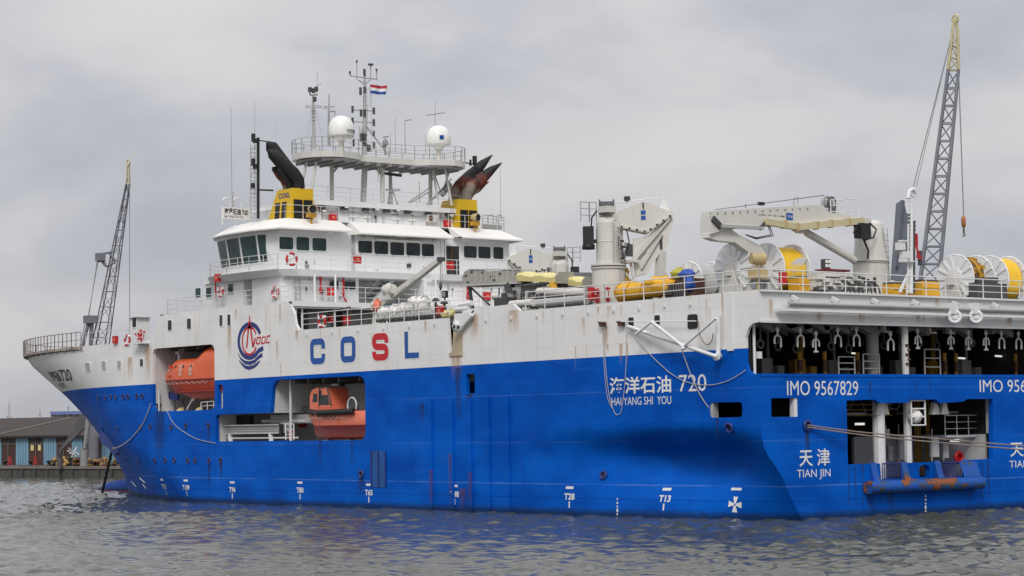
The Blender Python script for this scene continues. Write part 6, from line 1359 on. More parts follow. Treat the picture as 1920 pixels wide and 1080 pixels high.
for k in range(8): c = h(1530 + 14 * k, 541 - 6 * (k % 2), .8); g = MB(); g.cbox(c, (.2, .22, .14)); g.build('valve', M['darkgrey'], wg)
g = MB(); g.path([h(1610, 520, 1), h(1622, 526, 1), h(1626, 545, 1)], .1); g.build('hoses', M['darkgrey'], wg); g = MB(); g.bar(h(1640, 520, 1.0), h(1640, 547, 1.0), .12); g.build('post', M['darkgrey'], wg)
def crate(px0, py0, px1, py1, x0, x1, lab, mt='tarp'):
    a, b_ = U(px0, py0, x=x0), U(px1, py1, x=x0); t_ = thing('gear_crate', lab, 'crate', V((x0, a.y, 11.64)), 'orange yellow crates at the stern'); g = MB(); g.box((x0, a.y, 11.64), (x1, b_.y, a.z)); g.build('case', M[mt], t_)
    g = MB()
    for k in range(2): zz = 11.75 + (a.z - 11.85) * k * .6; g.box((x0 - .04, a.y - .03, zz), (x0, b_.y + .03, zz + .06))
    g.mat(1).box((x0 + .05, a.y - .05, a.z), (x1 - .05, b_.y + .05, a.z + .1)); g.build('slat', [M['ochre'], M['darkgrey']], t_)
crate(1498, 521, 1527, 545, 1.6, 2.4, 'orange yellow crate between the yellow hose reel and the stern winch')
crate(1676, 532, 1702, 550, 1.4, 2.4, 'orange yellow crate left of the white stern mast')
crate(1728, 527, 1762, 552, 1.4, 2.6, 'orange yellow crate right of the white stern mast')
g = MB(); c = h(1488, 503, 2.0); g.prism([U(*p, x=2.4) for p in ((1482, 494), (1498, 484), (1508, 482), (1511, 489), (1505, 500), (1497, 503), (1493, 511), (1483, 510))], (.2, 0, 0)); g.bar(U(1486, 508, x=2.5), V((2.5, U(1486, 508, x=2.5).y, 11.64)), .15); g.build('reel_guide', M['crane'], None, loc=(2.4, c.y, 11.64), label='rounded white guide plate sticking out right of the yellow hose reel', cat='guide plate')
g = MB(); c = U(1674, 541, x=2.8); 
g.torus(V((2.8, c.y, 12.0)), (1, 0, 0), .62, .07, 22, 6); g.lathe([(0, 0), (.5, 0)], (2.85, c.y, 12.0), (1, 0, 0), 18); g.build('spare_wheel', M['white'], None, loc=(2.8, c.y, 11.64), label='white wheel leaning at the foot of the knuckle crane pedestal', cat='wheel')
# stern mast with the ensign
sm_ = thing('stern_mast', 'white stern mast with ladder and lamps in front of the grey crane column', 'mast', U(1707, 551, x=.9)); x = .9
g = MB(); g.tube(U(1708, 550, x=x), U(1710, 370, x=x), .12, .07); g.tube(U(1702, 550, x=x), U(1703, 420, x=x), .05); g.path([U(1703, 372, x=x), U(1705, 358, x=x), U(1712, 354, x=x), U(1716, 362, x=x)], .12); g.torus(U(1712, 362, x=x), (1, 0, 0), .2, .05, 14, 5)
for k in range(24): y = 545 - 7.3 * k; g.tube(U(1702, y, x=x), U(1709, y, x=x), .022, n=5)
g.bar(U(1687, 548, x=x), U(1707, 505, x=x), .12); g.build('pole', M['white'], sm_)
g = MB()
for (px, py, sx_, sz) in ((1688, 462, .5, .4), (1697, 478, .6, .35), (1694, 452, .5, .08), (1706, 490, .5, .06), (1693, 488, .35, .2)): g.cbox(U(px, py, x=x - .15), (.3, sx_, sz))
g.mat(1)
for py in (418, 425, 432): g.lathe([(0, 0), (.09, 0), (.09, .12), (0, .12)], U(1714, py, x=x), n=8)
g.cbox(U(1725, 484, x=x), (.15, .2, .8)); g.tube(U(1714, 550, x=x), U(1714, 418, x=x), .06); g.build('lamp_cluster', [M['white'], M['darkgrey']], sm_)
def flag(lab, name, cols, px0, py0, px1, py1, x, par_loc, seed=1, droop=0):
    a, b_ = U(px0, py0, x=x), U(px1, py1, x=x); rows_ = []; nx, nz = 14, 9; g = MB(); W_ = abs(b_.y - a.y); H_ = a.z - b_.z
    for j in range(nz + 1):
        rows_.append([V((x + .14 * math.sin(5 * i / nx * 2 + seed + j * .25) * i / nx, a.y + (b_.y - a.y) * i / nx, a.z - H_ * j / nz - .1 * H_ * math.sin(3.2 * i / nx + .3) * (1 - j / nz * .6) * i / nx - droop * (i / nx))) for i in range(nx + 1)])
    for k, c_ in enumerate(cols):
        j0 = nz * k // len(cols); j1 = nz * (k + 1) // len(cols); g.mat(k).grid(rows_[j0:j1 + 1])
    return g.build(name, cols, None, loc=a, label=lab, cat='flag', fix=False)
flag('small Dutch flag of red, white and blue flying from the main mast', 'flag', [paint('flag_red', (.42, .02, .04), .7, .05), M['letterw'], paint('flag_blue', (.012, .06, .32), .7, .05)], 694.5, 158, 724, 178, 50.9, None)
g = MB(); x = .85; rows_ = []
for j in range(12):
    t = j / 11; a = U(1716, 435 + 46 * t, x=x); rows_.append([a + V((.1 * math.sin(6 * i / 6 + t * 5), -.02 - (.1 + .3 * t) * i / 6, -.15 * i / 6)) for i in range(7)])
g.grid(rows_); g.build('ensign', paint('ensign_red', (.46, .012, .02), .7, .08), None, loc=U(1716, 435, x=x), label='red ensign drooping from the white stern mast', cat='flag', fix=False)

# ================================================================== life rings, fire boxes and such
def ring(px, py, lab, kw, nrm, r_=.36):
    c = U(px, py, **kw) + V(nrm) * .06; t_ = thing('life_ring', lab, 'life ring', c, 'life rings on the ship'); g = MB(); g.torus(c, nrm, r_, .085, 22, 8); g.build('ring', M['red'] if r_ < .5 else M['orange'], t_)
    g = MB(); n_ = V(nrm).normalized(); a, b_ = frame_of(n_)
    for k in range(4): d = a * math.cos(R(45 + 90 * k)) + b_ * math.sin(R(45 + 90 * k)); g.bar(c + d * (r_ - .1), c + d * (r_ + .1), .16, .19, up=n_)
    g.build('band', M['letterw'], t_)
ring(517, 548, 'life ring on the smooth white wall below the near bridge wing', dict(y=10.35), (0, 1, 0)); ring(605, 603, 'life ring on the main deck rail left of the big blue letters', dict(y=11.9), (0, 1, 0)); ring(240, 638, 'life ring on the bow rail left of the red hydrant', dict(y=11.95), (0, 1, 0))
ring(546, 486, 'orange life ring with a lamp on the bridge deck rail', dict(x=46.2), (-1, 0, 0), .4); ring(415, 548, 'life ring on the forward wall below the bridge, left of the window', dict(y=10.7), (0, 1, 0), .3)
def fbox(px, py, lab, kw, nrm, w__=.55, h__=.55):
    c = U(px, py, **kw) + V(nrm) * .02; n_ = V(nrm); e = V((-n_.y, n_.x, 0)); t_ = thing('fire_box', lab, 'fire box', c, 'red fire boxes'); g = MB()
    g.prism([c + e * (w__ / 2 * i) + V((0, 0, h__ / 2 * j)) for i, j in ((-1, -1), (1, -1), (1, 1), (-1, 1))], n_ * .22); g.build('case', M['red'], t_)
    g = MB(); g.prism([c + n_ * .22 + e * (.12 * i) + V((0, 0, .08 * j)) for i, j in ((-1, -1), (1, -1), (1, 1), (-1, 1))], n_ * .012); g.build('plate', paint('pale_red', (.7, .25, .25), .5, .05) if False else M['salmon'], t_)
for a in ((622, 408, 'red fire box beside the near yellow funnel', dict(x=49.9), (-1, 0, 0)), (836, 420, 'red fire box beside the far yellow funnel', dict(x=48.9), (-1, 0, 0)), (668, 487, 'red fire box on the bridge deck left under the five rear windows', dict(x=46.6), (-1, 0, 0)),
          (842, 498, 'red fire box in the open bridge doorway', dict(x=46.4), (-1, 0, 0)), (619, 547, 'red fire box under the pair of small windows below the bridge', dict(x=46.9), (-1, 0, 0)), (911, 555, 'red fire box on the white wall under the grey handling arm', dict(x=46.2), (-1, 0, 0)),
          (834, 557, 'small white fronted fire box by the derrick wire', dict(x=46.2), (-1, 0, 0)), (647, 600, 'red fire box on the main deck right of the deck post', dict(x=44.0), (-1, 0, 0)), (620, 598, 'red fire box next to the main deck life ring', dict(x=44.2), (-1, 0, 0)),
          (219, 637, 'red fire box at the end of the rusty bow rail', dict(y=11.95), (0, 1, 0)), (1112, 551, 'red fire box on the tall crane pedestal', dict(y=11.3), (0, 1, 0), .35, .7), (829, 582, 'red fire box at the rail near the chute', dict(y=11.3), (0, 1, 0)), (411, 521, 'red fire box at the front tip of the bridge deck', dict(y=10.8), (0, 1, 0)), (569, 794, 'red fire box in the bay left of the rescue boat', dict(y=6.95), (0, 1, 0))):
    if 'small white' in a[2]: continue
    fbox(*a)
for (px, py, lab, yy_) in ((817, 565, 'dark vent post left of the square lamp near the chute', 10.0), (833, 570, 'dark vent post by the rail near the chute', 10.4)):
    c = U(px, py, y=yy_); g = MB(); g.tube(V((c.x, yy_, 11.45)), c + V((0, 0, .1)), .07); g.lathe([(.0, 0), (.22, 0), (.22, .1), (.1, .22), (0, .22)], c, n=10); g.cbox(c + V((0, 0, -.3)), (.2, .2, .2)); g.build('vent_post', M['darkgrey'], None, loc=V((c.x, yy_, 11.45)), label=lab, cat='vent', group='vent posts')
c = U(834, 552, y=10.2); t_ = thing('work_lamp', 'square black work lamp on a post in front of the white wall', 'lamp', V((c.x, 10.2, 11.45))); g = MB(); g.cbox(c, (.42, .2, .42)); g.mat(1).cbox(c + V((-.05, .11, 0)), (.3, .03, .3)); g.build('lamp_head', [M['black'], M['grey']], t_); g = MB(); g.tube(V((c.x, 10.2, 11.45)), c, .05); g.build('post', M['darkgrey'], t_)
c = U(838, 590, y=11.6); g = MB(); g.blob(c, (.42, .25, .2), 3, .3, 12, 7); g.blob(c + V((-.45, 0, .03)), (.3, .25, .22), 5, .3, 10, 6); g.build('rope_coil', M['pale'], None, loc=c, label='heap of yellow rope at the rail left of the hinged sheave bracket', cat='rope')
# red valves on the pedestal foot
g = MB()
for (px, py) in ((1121, 546), (1121, 556), (1121, 564), (1141, 542), (1141, 562)): c = U(px, py, y=11.4); g.cbox(c, (.16, .12, .14)); g.torus(c + V((0, .1, 0)), (0, 1, 0), .1, .03, 10, 5)
g.tube(U(1121, 567, y=11.35), U(1121, 540, y=11.35), .035); g.tube(U(1141, 567, y=11.35), U(1141, 538, y=11.35), .025)
g.build('valve_rack', M['red'], None, loc=U(1121, 566, y=11.4), label='red valves on a pipe in front of the tall crane pedestal', cat='valves')
# ================================================================== ropes
def rope(lab, pts, r, mt='rope', name='mooring_rope', grp=None):
    P = [V(p) for p in pts]; S = []
    for i in range(len(P) - 1):
        p0, p1, p2, p3 = P[max(i - 1, 0)], P[i], P[i + 1], P[min(i + 2, len(P) - 1)]
        for k in range(6):
            t = k / 6; S.append(.5 * ((2 * p1) + (p2 - p0) * t + (2 * p0 - 5 * p1 + 4 * p2 - p3) * t * t + (3 * p1 - p0 - 3 * p2 + p3) * t ** 3))
    S.append(P[-1]); g = MB(); g.path(S, r, 6); g.build(name, M[mt], None, loc=P[0], label=lab, cat='rope', group=grp)
H = lambda px, py, o=.06: (lambda p: p + hull_n(p.x, p.z) * o)(hull_hit(px, py))
on = lambda px, py, y=12.06: U(px, py, y=y)
rope('white rope hanging in a deep loop round the bow below the lifeboat bay', [H(284, 757), H(270, 793), H(249, 820), H(232, 834, .15), H(217, 838, .2), U(203, 833, y=8.2), U(187, 820, y=8.2), U(167, 793, y=8.0), U(163, 784, y=8.0)], .035)
rope('thin white rope drooping over the blue side from the lifeboat bay to the gangway pocket', [on(312, 768), on(325, 793), on(345, 810), on(372, 824), on(405, 831)], .02)
rope('thin rope loop hanging over the first two characters of the ship name', [on(1133, 612, 12.2), on(1135, 680), on(1142, 740), on(1152, 773), on(1160, 777), on(1166, 765), on(1173, 700), on(1175, 615, 12.2)], .02)
rope('second slack rope loop beside the one over the ship name', [on(1130, 612, 12.2), on(1133, 690, 12.1), on(1139, 745, 12.1), on(1150, 768, 12.1)], .015)
rope('long sagging rope strung across the ship number to the stern corner', [on(1180, 612, 12.25), on(1205, 650), on(1240, 685), on(1262, 703), on(1290, 717), on(1330, 722), on(1362, 715), on(1385, 703), on(1398, 694)], .02)
rope('rope running from the outrigger frame down to the quarter fairlead', [on(1278, 656, 12.7), on(1284, 672, 12.5), on(1296, 705, 12.2), on(1310, 735), on(1322, 755), on(1335, 771, 11.9)], .025)
rope('short dark rope hanging in a bight under the outrigger frame', [on(1310, 602, 12.3), on(1312, 628, 12.3), on(1324, 646, 12.3), on(1334, 640, 12.3), on(1337, 625, 12.3)], .03, 'ropeb')
st = lambda px, py, x: U(px, py, x=x)
rope('upper of two brown stern mooring lines stretching from the round fairlead to the right', [st(1514, 797, -.1), st(1620, 811, -.8), st(1740, 821, -1.2), st(1880, 833, -2), st(2060, 846, -3.5)], .04, 'ropeb', grp='stern mooring lines')
rope('lower of two brown stern mooring lines stretching from the round fairlead to the right', [st(1514, 801, -.1), st(1620, 816, -.9), st(1740, 828, -1.4), st(1880, 840, -2.2), st(2060, 854, -3.7)], .04, 'ropeb', grp='stern mooring lines')
g = MB(); p0, p1 = U(212, 836, y=4.6), U(188, 938, y=4.6); pts = [p0.lerp(p1, k / 20) + V((.05 * (-1) ** k, 0, 0)) for k in range(21)]
for a, b_ in zip(pts, pts[1:]): g.tube(a, b_, .12, n=6)
g.build('anchor_chain', M['black'], None, loc=p1, label='black anchor chain running from the bow bolster down into the water', cat='chain')

# ================================================================== water
def water():
    d = V((FW.x, FW.y, 0)).normalized(); s = V((-d.y, d.x, 0))
    us = list(np.arange(-150, 60, 15.0)) + list(np.arange(60, 135, .19)) + list(np.arange(135, 300, .6)) + list(300 * 1.06 ** np.arange(0, 55))
    vs = [-x for x in reversed(list(75 * 1.12 ** np.arange(1, 38)))] + list(np.arange(-75, 75.01, .22)) + list(75 * 1.12 ** np.arange(1, 38))
    Uu, Vv = np.meshgrid(np.array(us), np.array(vs), indexing='ij')
    X = CAM.x + d.x * Uu + s.x * Vv; Y = CAM.y + d.y * Uu + s.y * Vv; Z = np.zeros_like(X); DX = np.zeros_like(X); DY = np.zeros_like(X)
    rng = np.random.default_rng(3); wd = math.atan2(.62, -.78)
    for k in range(90):
        lam = .5 * (2.1 / .5) ** rng.random(); a = wd + rng.normal(0, .7); kk = 2 * math.pi / lam; amp = .0098 * lam ** .85 * (.6 + .8 * rng.random())
        ph = kk * (X * math.cos(a) + Y * math.sin(a)) + rng.random() * 6.28
        fade = 1 / (1 + (np.maximum(Uu, 0) / (140 + 60 * lam)) ** 4)
        Z += amp * np.sin(ph) * fade; DX += amp * .75 * math.cos(a) * np.cos(ph) * fade; DY += amp * .75 * math.sin(a) * np.cos(ph) * fade
    patch = .75 + .5 * (np.sin(X * .071 + 1) * np.sin(Y * .083 + 2) + .6 * np.sin(X * .021 - Y * .033)) * .6
    inner = (np.abs(Vv) < 74) & (Uu > 60) & (Uu < 300)
    Z = np.where(inner, Z * patch, 0) ; X = X + np.where(inner, DX * patch, 0); Y = Y + np.where(inner, DY * patch, 0)
    n0, n1 = X.shape; me = bpy.data.meshes.new('water'); co_ = np.stack([X, Y, Z], -1).reshape(-1, 3)
    i, j = np.meshgrid(np.arange(n0 - 1), np.arange(n1 - 1), indexing='ij'); i = i.ravel(); j = j.ravel()
    q = np.stack([i * n1 + j, (i + 1) * n1 + j, (i + 1) * n1 + j + 1, i * n1 + j + 1], -1)
    me.vertices.add(len(co_)); me.vertices.foreach_set('co', co_.ravel().astype(np.float32)); me.loops.add(q.size); me.loops.foreach_set('vertex_index', q.ravel().astype(np.int32))
    me.polygons.add(len(q)); me.polygons.foreach_set('loop_start', (np.arange(len(q)) * 4).astype(np.int32)); me.polygons.foreach_set('use_smooth', np.ones(len(q), bool))
    me.update(calc_edges=True); me.materials.append(M['water']); o = bpy.data.objects.new('water', me); COL.objects.link(o); o['kind'] = 'structure'
water()

# ================================================================== far quay
Q0 = V((161.16, -22.49, 0)); Q1 = V((138.28, -26.7, 0)); e1 = (Q0 - Q1).normalized(); e2 = V((e1.y, -e1.x, 0))
if e2.dot(Q0 - CAM) < 0: e2 = -e2
ZQ = 1.15
M['concrete'] = paint('quay_concrete', (.10, .095, .085), .8, .3, (.03, .03, .02), .7, (.45, .65), sc=1.5)
M['quaytop'] = paint('quay_top', (.20, .18, .16), .85, .15, (.1, .07, .05), .4)
M['brick'] = paint('brown_door', (.075, .034, .026), .65, .15, (.03, .02, .02), .5)
M['bluedoor'] = paint('blue_door', (.19, .36, .50), .55, .08, (.08, .09, .1), .35)
M['roof'] = paint('roof_felt', (.042, .030, .026), .95, .2, (.06, .04, .03), .4, sc=.3)
M['wallgrey'] = paint('wall_concrete', (.12, .11, .105), .8, .15)
M['bluebldg'] = paint('blue_cladding', (.15, .19, .42), .6, .08)
M['orangeflt'] = paint('float_yellow', (.42, .27, .06), .6, .2, (.2, .08, .03), .6, (.45, .6))
def QP(u, v, z): return Q1 + e1 * u + e2 * v + V((0, 0, z))
g = MB(); A = [QP(-175, 0, 0), QP(900, 0, 0), QP(900, 2500, 0), QP(-175, 2500, 0)]
g.prism([p + V((0, 0, -1)) for p in A], (0, 0, 1 + ZQ)); g.mat(1)
for k in range(70): u = -40 + 2.35 * k; a = QP(u, 0, -.6); g.tube(a - e2 * .1, a - e2 * .1 + V((0, 0, 1.45)), .16, n=6)
g.mat(2).prism([QP(-175, -.15, ZQ - .22), QP(900, -.15, ZQ - .22), QP(900, .5, ZQ - .22), QP(-175, .5, ZQ - .22)], (0, 0, .3))
g.build('quay', [M['concrete'], M['darkgrey'], M['quaytop']], None, loc=(0, 0, 0), kind='structure')
pl = (QP(0, 9, 0), e2); onw = lambda px, py, off=0: U(px, py, pl=(QP(0, 9 - off, 0), e2))
def uz(px, py): p = onw(px, py); return (p - QP(0, 9, 0)).dot(e1), p.z
wh = thing('warehouse', 'low dockside warehouse with brown and light blue doors under a dark roof', 'warehouse', QP(0, 9, ZQ))
ze = uz(60, 817)[1]; uL = 170.0; uR = -12.0
g = MB(); g.prism([QP(uL, 9, ZQ), QP(uR, 9, ZQ), QP(uR, 60, ZQ), QP(uL, 60, ZQ)], (0, 0, ze - ZQ)); g.build('wall', M['wallgrey'], wh)
rg = U(60, 783, pl=(QP(0, 40, 0), e2)); zr = rg.z
g = MB(); up0, up1 = [QP(u, 8.4, ze) for u in (uL, uR)], [QP(u, 40, zr) for u in (uL, uR)]
g.add([up0[0], up0[1], up1[1], up1[0]], [(0, 1, 2, 3)]); g.add([up0[0] - V((0, 0, .25)), up0[1] - V((0, 0, .25)), up0[1], up0[0]], [(0, 1, 2, 3)]); g.add([up1[0], up1[1], QP(uR, 72, ze), QP(uL, 72, ze)], [(0, 1, 2, 3)])
rf = g.build('roof', M['roof'], wh)
g = MB(); r0_ = U(0, 814, pl=(QP(0, 8.4, 0), e2)); 
pr = lambda px, py: U(px, py, pl=(QP(0, 8.4, ze) + V((0, 0, .06)), (QP(1, 8.4, ze) - QP(0, 8.4, ze)).cross(QP(0, 40, zr) - QP(0, 8.4, ze)).normalized()))
g.bar(pr(-6, 815.5), pr(135, 783), .35, .15); g.build('roof_flashing', M['quaytop'], rf)
for k, (p0, p1, mt) in enumerate(((-22, 3, 'bluedoor'), (4, 30, 'brick'), (31, 54, 'bluedoor'), (55, 82, 'brick'), (83, 106, 'bluedoor'), (108, 134, 'brick'), (136, 155, 'bluedoor'), (163, 175, 'brick'), (177, 190, 'brick'), (192, 216, 'bluedoor'), (218, 245, 'brick'), (246, 268, 'bluedoor'))):
    u0, u1 = uz(p0, 850)[0], uz(p1, 850)[0]; zt = uz(60, 820)[1]; g = MB(); zb = ZQ + .02
    if mt == 'brick':
        zm = uz(60, 833)[1]; g.prism([QP(u0, 8.95, zb), QP(u1, 8.95, zb), QP(u1, 8.95, zm), QP(u0, 8.95, zm)], e2 * .1); g.mat(1)
        for j in range(4): uu = u0 + (u1 - u0) * j / 3; g.tube(QP(uu, 8.9, zm), QP(uu, 8.9, zt), .05, n=5)
        g.tube(QP(u0, 8.9, (zm + zt) / 2), QP(u1, 8.9, (zm + zt) / 2), .04, n=5); g.bar(QP(u0, 8.9, zm), QP(u1, 8.9, zm), .1, .12)
        um = (u0 + u1) / 2; g.mat(2).tube(QP(um, 8.85, zb), QP(um, 8.85, zt), .05, n=5)
        if k == 3: g.mat(3); [g.prism([QP(um + s_ * .45, 8.88, zb + 1.75), QP(um + s_ * 1.0, 8.88, zb + 1.75), QP(um + s_ * 1.0, 8.88, zb + 2.5), QP(um + s_ * .45, 8.88, zb + 2.5)], e2 * .03) for s_ in (1, -1)]
    else:
        g.prism([QP(u0, 8.9, zb), QP(u1, 8.9, zb), QP(u1, 8.9, zt), QP(u0, 8.9, zt)], e2 * .1); g.mat(1)
        for j in range(1, 5): uu = u0 + (u1 - u0) * j / 5; g.tube(QP(uu, 8.88, zb), QP(uu, 8.88, zt), .025, n=4)
    g.build('door', [M[mt], M['wallgrey'], M['quaytop'], M['pale']], wh)
for i, (px, lab) in enumerate(((18.5, 'red bollard cabinet left of the first blue door pair on the quay'), (66, 'red bollard cabinet between two blue warehouse doors'), (178, 'red cabinet among the yellow float heaps on the quay'))):
    c = U(px, 876, pl=(QP(0, 6.5, 0), e2)); c.z = ZQ + .02; g = MB(); g.cbox(c + V((0, 0, .5)), (.25, .28, 1.0)); g.cbox(c + V((0, 0, 1.03)), (.32, .36, .08)); g.cbox(c + V((0, .1, .25)), (.4, .5, .4))
    g.build('quay_cabinet', paint('cabinet_red%d' % i, (.42, .05, .05), .6, .15), None, loc=c, label=lab, cat='cabinet', group='red cabinets on the quay')
for i, (px0, px1, hgt, lab) in enumerate(((96, 130, 1.25, 'leftmost heap of yellow floats on the far quay'), (141, 173, 1.25, 'wide heap of yellow floats in front of the crane leg'), (174, 198, 1.1, 'heap of yellow floats beside the red cabinet'), (214, 232, 1.0, 'heap of yellow floats just left of the ship bow'))):
    a, b_ = U(px0, 874, pl=(QP(0, 2.5, 0), e2)), U(px1, 874, pl=(QP(0, 2.5, 0), e2)); g = MB(); rnd = random.Random(i); n_ = 46
    for k in range(n_):
        t = rnd.random(); z = ZQ + .1 + .72 * hgt * rnd.random() * (1 - abs(2 * t - 1) ** 2.2); p = a.lerp(b_, t) + e2 * rnd.uniform(-.6, .8); g.mat(rnd.choice((0, 0, 0, 1, 2))).blob((p.x, p.y, z), (rnd.uniform(.18, .42), rnd.uniform(.18, .42), rnd.uniform(.14, .28)), k, .15, 8, 5)
    m_ = a.lerp(b_, .5); g.build('float_heap', [M['orangeflt'], M['crate_brown'], M['darkgrey']], None, loc=(m_.x, m_.y, ZQ), label=lab, cat='floats', group='heaps of yellow floats')
c = U(138, 874, pl=(QP(0, 3.5, 0), e2)); c.z = ZQ + .02; t_ = thing('mooring_machine', 'small black and white machine between two heaps of yellow floats', 'machine', c); g = MB(); g.box(c + V((-.7, -.8, .1)), c + V((.7, .8, 1.0)))
for s_ in (-.5, .5): g.tube(c + V((s_, -.9, .3)), c + V((s_, .9, .3)), .3, n=12)
g.build('chassis', M['black'], t_); g = MB(); g.tube(c + V((0, .3, .9)), c + V((0, -.4, 2.2)), .07); g.tube(c + V((0, -.5, .9)), c + V((0, .6, 2.1)), .07)
for k in range(6): g.blob(c + V((0, -.6 + .25 * k, 1.3 + .2 * (k % 3))), (.13, .13, .12), k, .2, 8, 5)
g.build('rigging', M['bay'], t_)
def bld_far(px0, py0, px1, py1, d): a, b_ = U(px0, py0, d=d), U(px1, py1, d=d); return a, b_
bb = thing('blue_building', 'long pale blue building top showing above the warehouse roof', 'building', U(128, 800, d=430)); a, b_ = bld_far(94, 769, 220, 800, 430); b2 = V((b_.x, b_.y, 0)); a2 = V((a.x, a.y, 0))
g = MB(); dv_ = (b2 - a2).normalized(); nn_ = V((-dv_.y, dv_.x, 0)); nn_ = nn_ if nn_.dot(FW) > 0 else -nn_; zt = U(128, 771, d=430).z; zw = U(128, 777, d=430).z; zb_ = ZQ
g.prism([a2 + V((0, 0, zw)), b2 + V((0, 0, zw)), b2 + V((0, 0, zt)), a2 + V((0, 0, zt))], nn_ * 20); g.build('upper_wall', M['bluebldg'], bb)
g = MB(); g.prism([a2 + V((0, 0, zb_)) + nn_ * .6, b2 + V((0, 0, zb_)) + nn_ * .6, b2 + V((0, 0, zw)) + nn_ * .6, a2 + V((0, 0, zw)) + nn_ * .6], nn_ * 18); g.build('lower_wall', M['midgrey'], bb)
g = MB(); 
for k in range(6): p = a2.lerp(b2, .08 + .1 * k); g.prism([p + V((0, 0, zw - .5)), p + dv_ * 2 + V((0, 0, zw - .5)), p + dv_ * 2 + V((0, 0, zw)), p + V((0, 0, zw))], nn_ * .3)
g.build('window_band', M['darkgrey'], bb)
g = MB(); g.tube(U(128, 770, d=432), U(128, 761, d=432), .12); g.build('aerial', M['grey'], bb)
def far_mast(px, y0, y1, w0, d, lab):
    g = MB(); a, b_ = U(px, y0, d=d), U(px, y1, d=d); k = d / F
    for s_ in (-1, 1): g.tube(a + RT * s_ * w0 * k, b_ + RT * s_ * .4 * k, .18, n=5)
    for j in range(9): t0, t1 = j / 9, (j + 1) / 9; p, q_ = a.lerp(b_, t0), a.lerp(b_, t1); g.tube(p - RT * w0 * k * (1 - t0), q_ + RT * w0 * k * (1 - t1), .12, n=4); g.tube(p - RT * w0 * k * (1 - t0), p + RT * w0 * k * (1 - t0), .12, n=4)
    for t in (.55, .3): p = a.lerp(b_, t); g.cbox(p, (1.2, 1.2, 1.2))
    g.tube(b_, b_ + V((0, 0, 2.0)), .1, n=4); g.build('lattice_tower', paint('far_mast', (.50, .50, .53), .7, .1), None, loc=V((a.x, a.y, ZQ)), label=lab, cat='tower')
far_mast(17, 815, 756, 2.0, 700, 'faint lattice radio tower far off at the left edge above the warehouse roof')
g = MB(); g.tube(U(75, 815, d=600), U(75, 766, d=600), .15, .08); g.tube(U(72, 778, d=600), U(78, 778, d=600), .12); g.build('thin_mast', paint('far_pole', (.3, .3, .32), .7, .1), None, loc=U(75, 815, d=600), label='thin mast rising behind the warehouse roof left of the blue building', cat='mast')

# ================================================================== quay cranes
def lattice(g, lc, rc, depth, n, r, rb, mi=0, d=None):
    """four chord boom: lc, rc = (bottom px, top px) of the left and right chord; d(t) -> distance"""
    L = [U(*lc[0], d=d), U(*lc[1], d=d)]; Q = [U(*rc[0], d=d), U(*rc[1], d=d)]; bk = V((FW.x, FW.y, 0)).normalized()
    w0 = (L[0] - Q[0]).length; w1 = (L[1] - Q[1]).length; sk = RT * .22
    C4 = [(L[0], L[1]), (Q[0], Q[1]), (Q[0] + (bk + sk) * w0 * depth, Q[1] + (bk + sk) * w1 * depth), (L[0] + (bk + sk) * w0 * depth, L[1] + (bk + sk) * w1 * depth)]
    g.mat(mi)
    for a, b_ in C4: g.tube(a, b_, r, r * .85, n=6)
    for j in range(n):
        t0, t1 = j / n, (j + 1) / n
        for k in range(4):
            a0, a1 = C4[k][0].lerp(C4[k][1], t0), C4[k][0].lerp(C4[k][1], t1); b0, b1 = C4[(k + 1) % 4][0].lerp(C4[(k + 1) % 4][1], t0), C4[(k + 1) % 4][0].lerp(C4[(k + 1) % 4][1], t1)
            g.tube(a0, b0, rb, n=5); g.tube(a0, b1, rb, n=5) if (j + k) % 2 else g.tube(b0, a1, rb, n=5)
    return C4
D = 190
qc = thing('quay_crane', 'tall blue grey lattice crane with a cream tip behind the stern of the ship', 'crane', (lambda p: V((p.x, p.y, ZQ)))(U(1742, 540, d=D)), 'lattice quay cranes')
g = MB(); lattice(g, ((1720, 560), (1777.5, 131)), ((1757, 560), (1797, 131)), .9, 13, .16, .06, 0, D); g.build('boom', M['lattice'], qc)
g = MB(); lattice(g, ((1777.5, 130), (1786, 58)), ((1797.5, 130), (1796, 70)), .8, 3, .14, .055, 0, D)
for a, b_ in (((1786, 58), (1790, 33)), ((1796, 70), (1793, 33)), ((1797.5, 86), (1796, 70))): g.tube(U(*a, d=D), U(*b_, d=D), .14, n=6)
g.torus(U(1791, 35, d=D), RT * .6 + V((FW.x, FW.y, 0)) * .8, .30, .09, 18, 6); g.build('boom_tip', M['latcream'], qc)
g = MB(); g.prism([U(*p, d=D + 3) for p in ((1675, 560), (1688, 377), (1694, 374), (1700, 400), (1711, 402), (1709, 560))], V((FW.x, FW.y, 0)).normalized() * 2.2); g.bar(U(1692, 376, d=D + 2.8), U(1680, 500, d=D + 2.8), .35, .3); g.build('mast_column', paint('column_grey', (.16, .18, .22), .55, .1), qc)
def to_ground(g, p, r): g.tube(p, V((p.x, p.y, ZQ)), r, n=10)
g = MB(); p = U(1725, 560, d=D + 1); bkd = V((FW.x, FW.y, 0)).normalized()
g.prism([V((p.x, p.y, ZQ)) + RT * a + bkd * b_ for a, b_ in ((-4, -3), (4, -3), (4, 4), (-4, 4))], (0, 0, p.z - ZQ - .3)); g.build('machine_house', M['lattice'], qc)
g = MB(); g.tube(U(1786, 60, d=D), U(1711, 356, d=D), .045, n=5); g.tube(U(1790, 40, d=D), U(1718, 350, d=D), .03, n=5); g.build('luffing_wire', M['grey'], qc)
g = MB(); g.tube(U(1796, 90, d=D), U(1807, 405, d=D), .05, n=5); g.build('hoist_wire', M['grey'], qc)
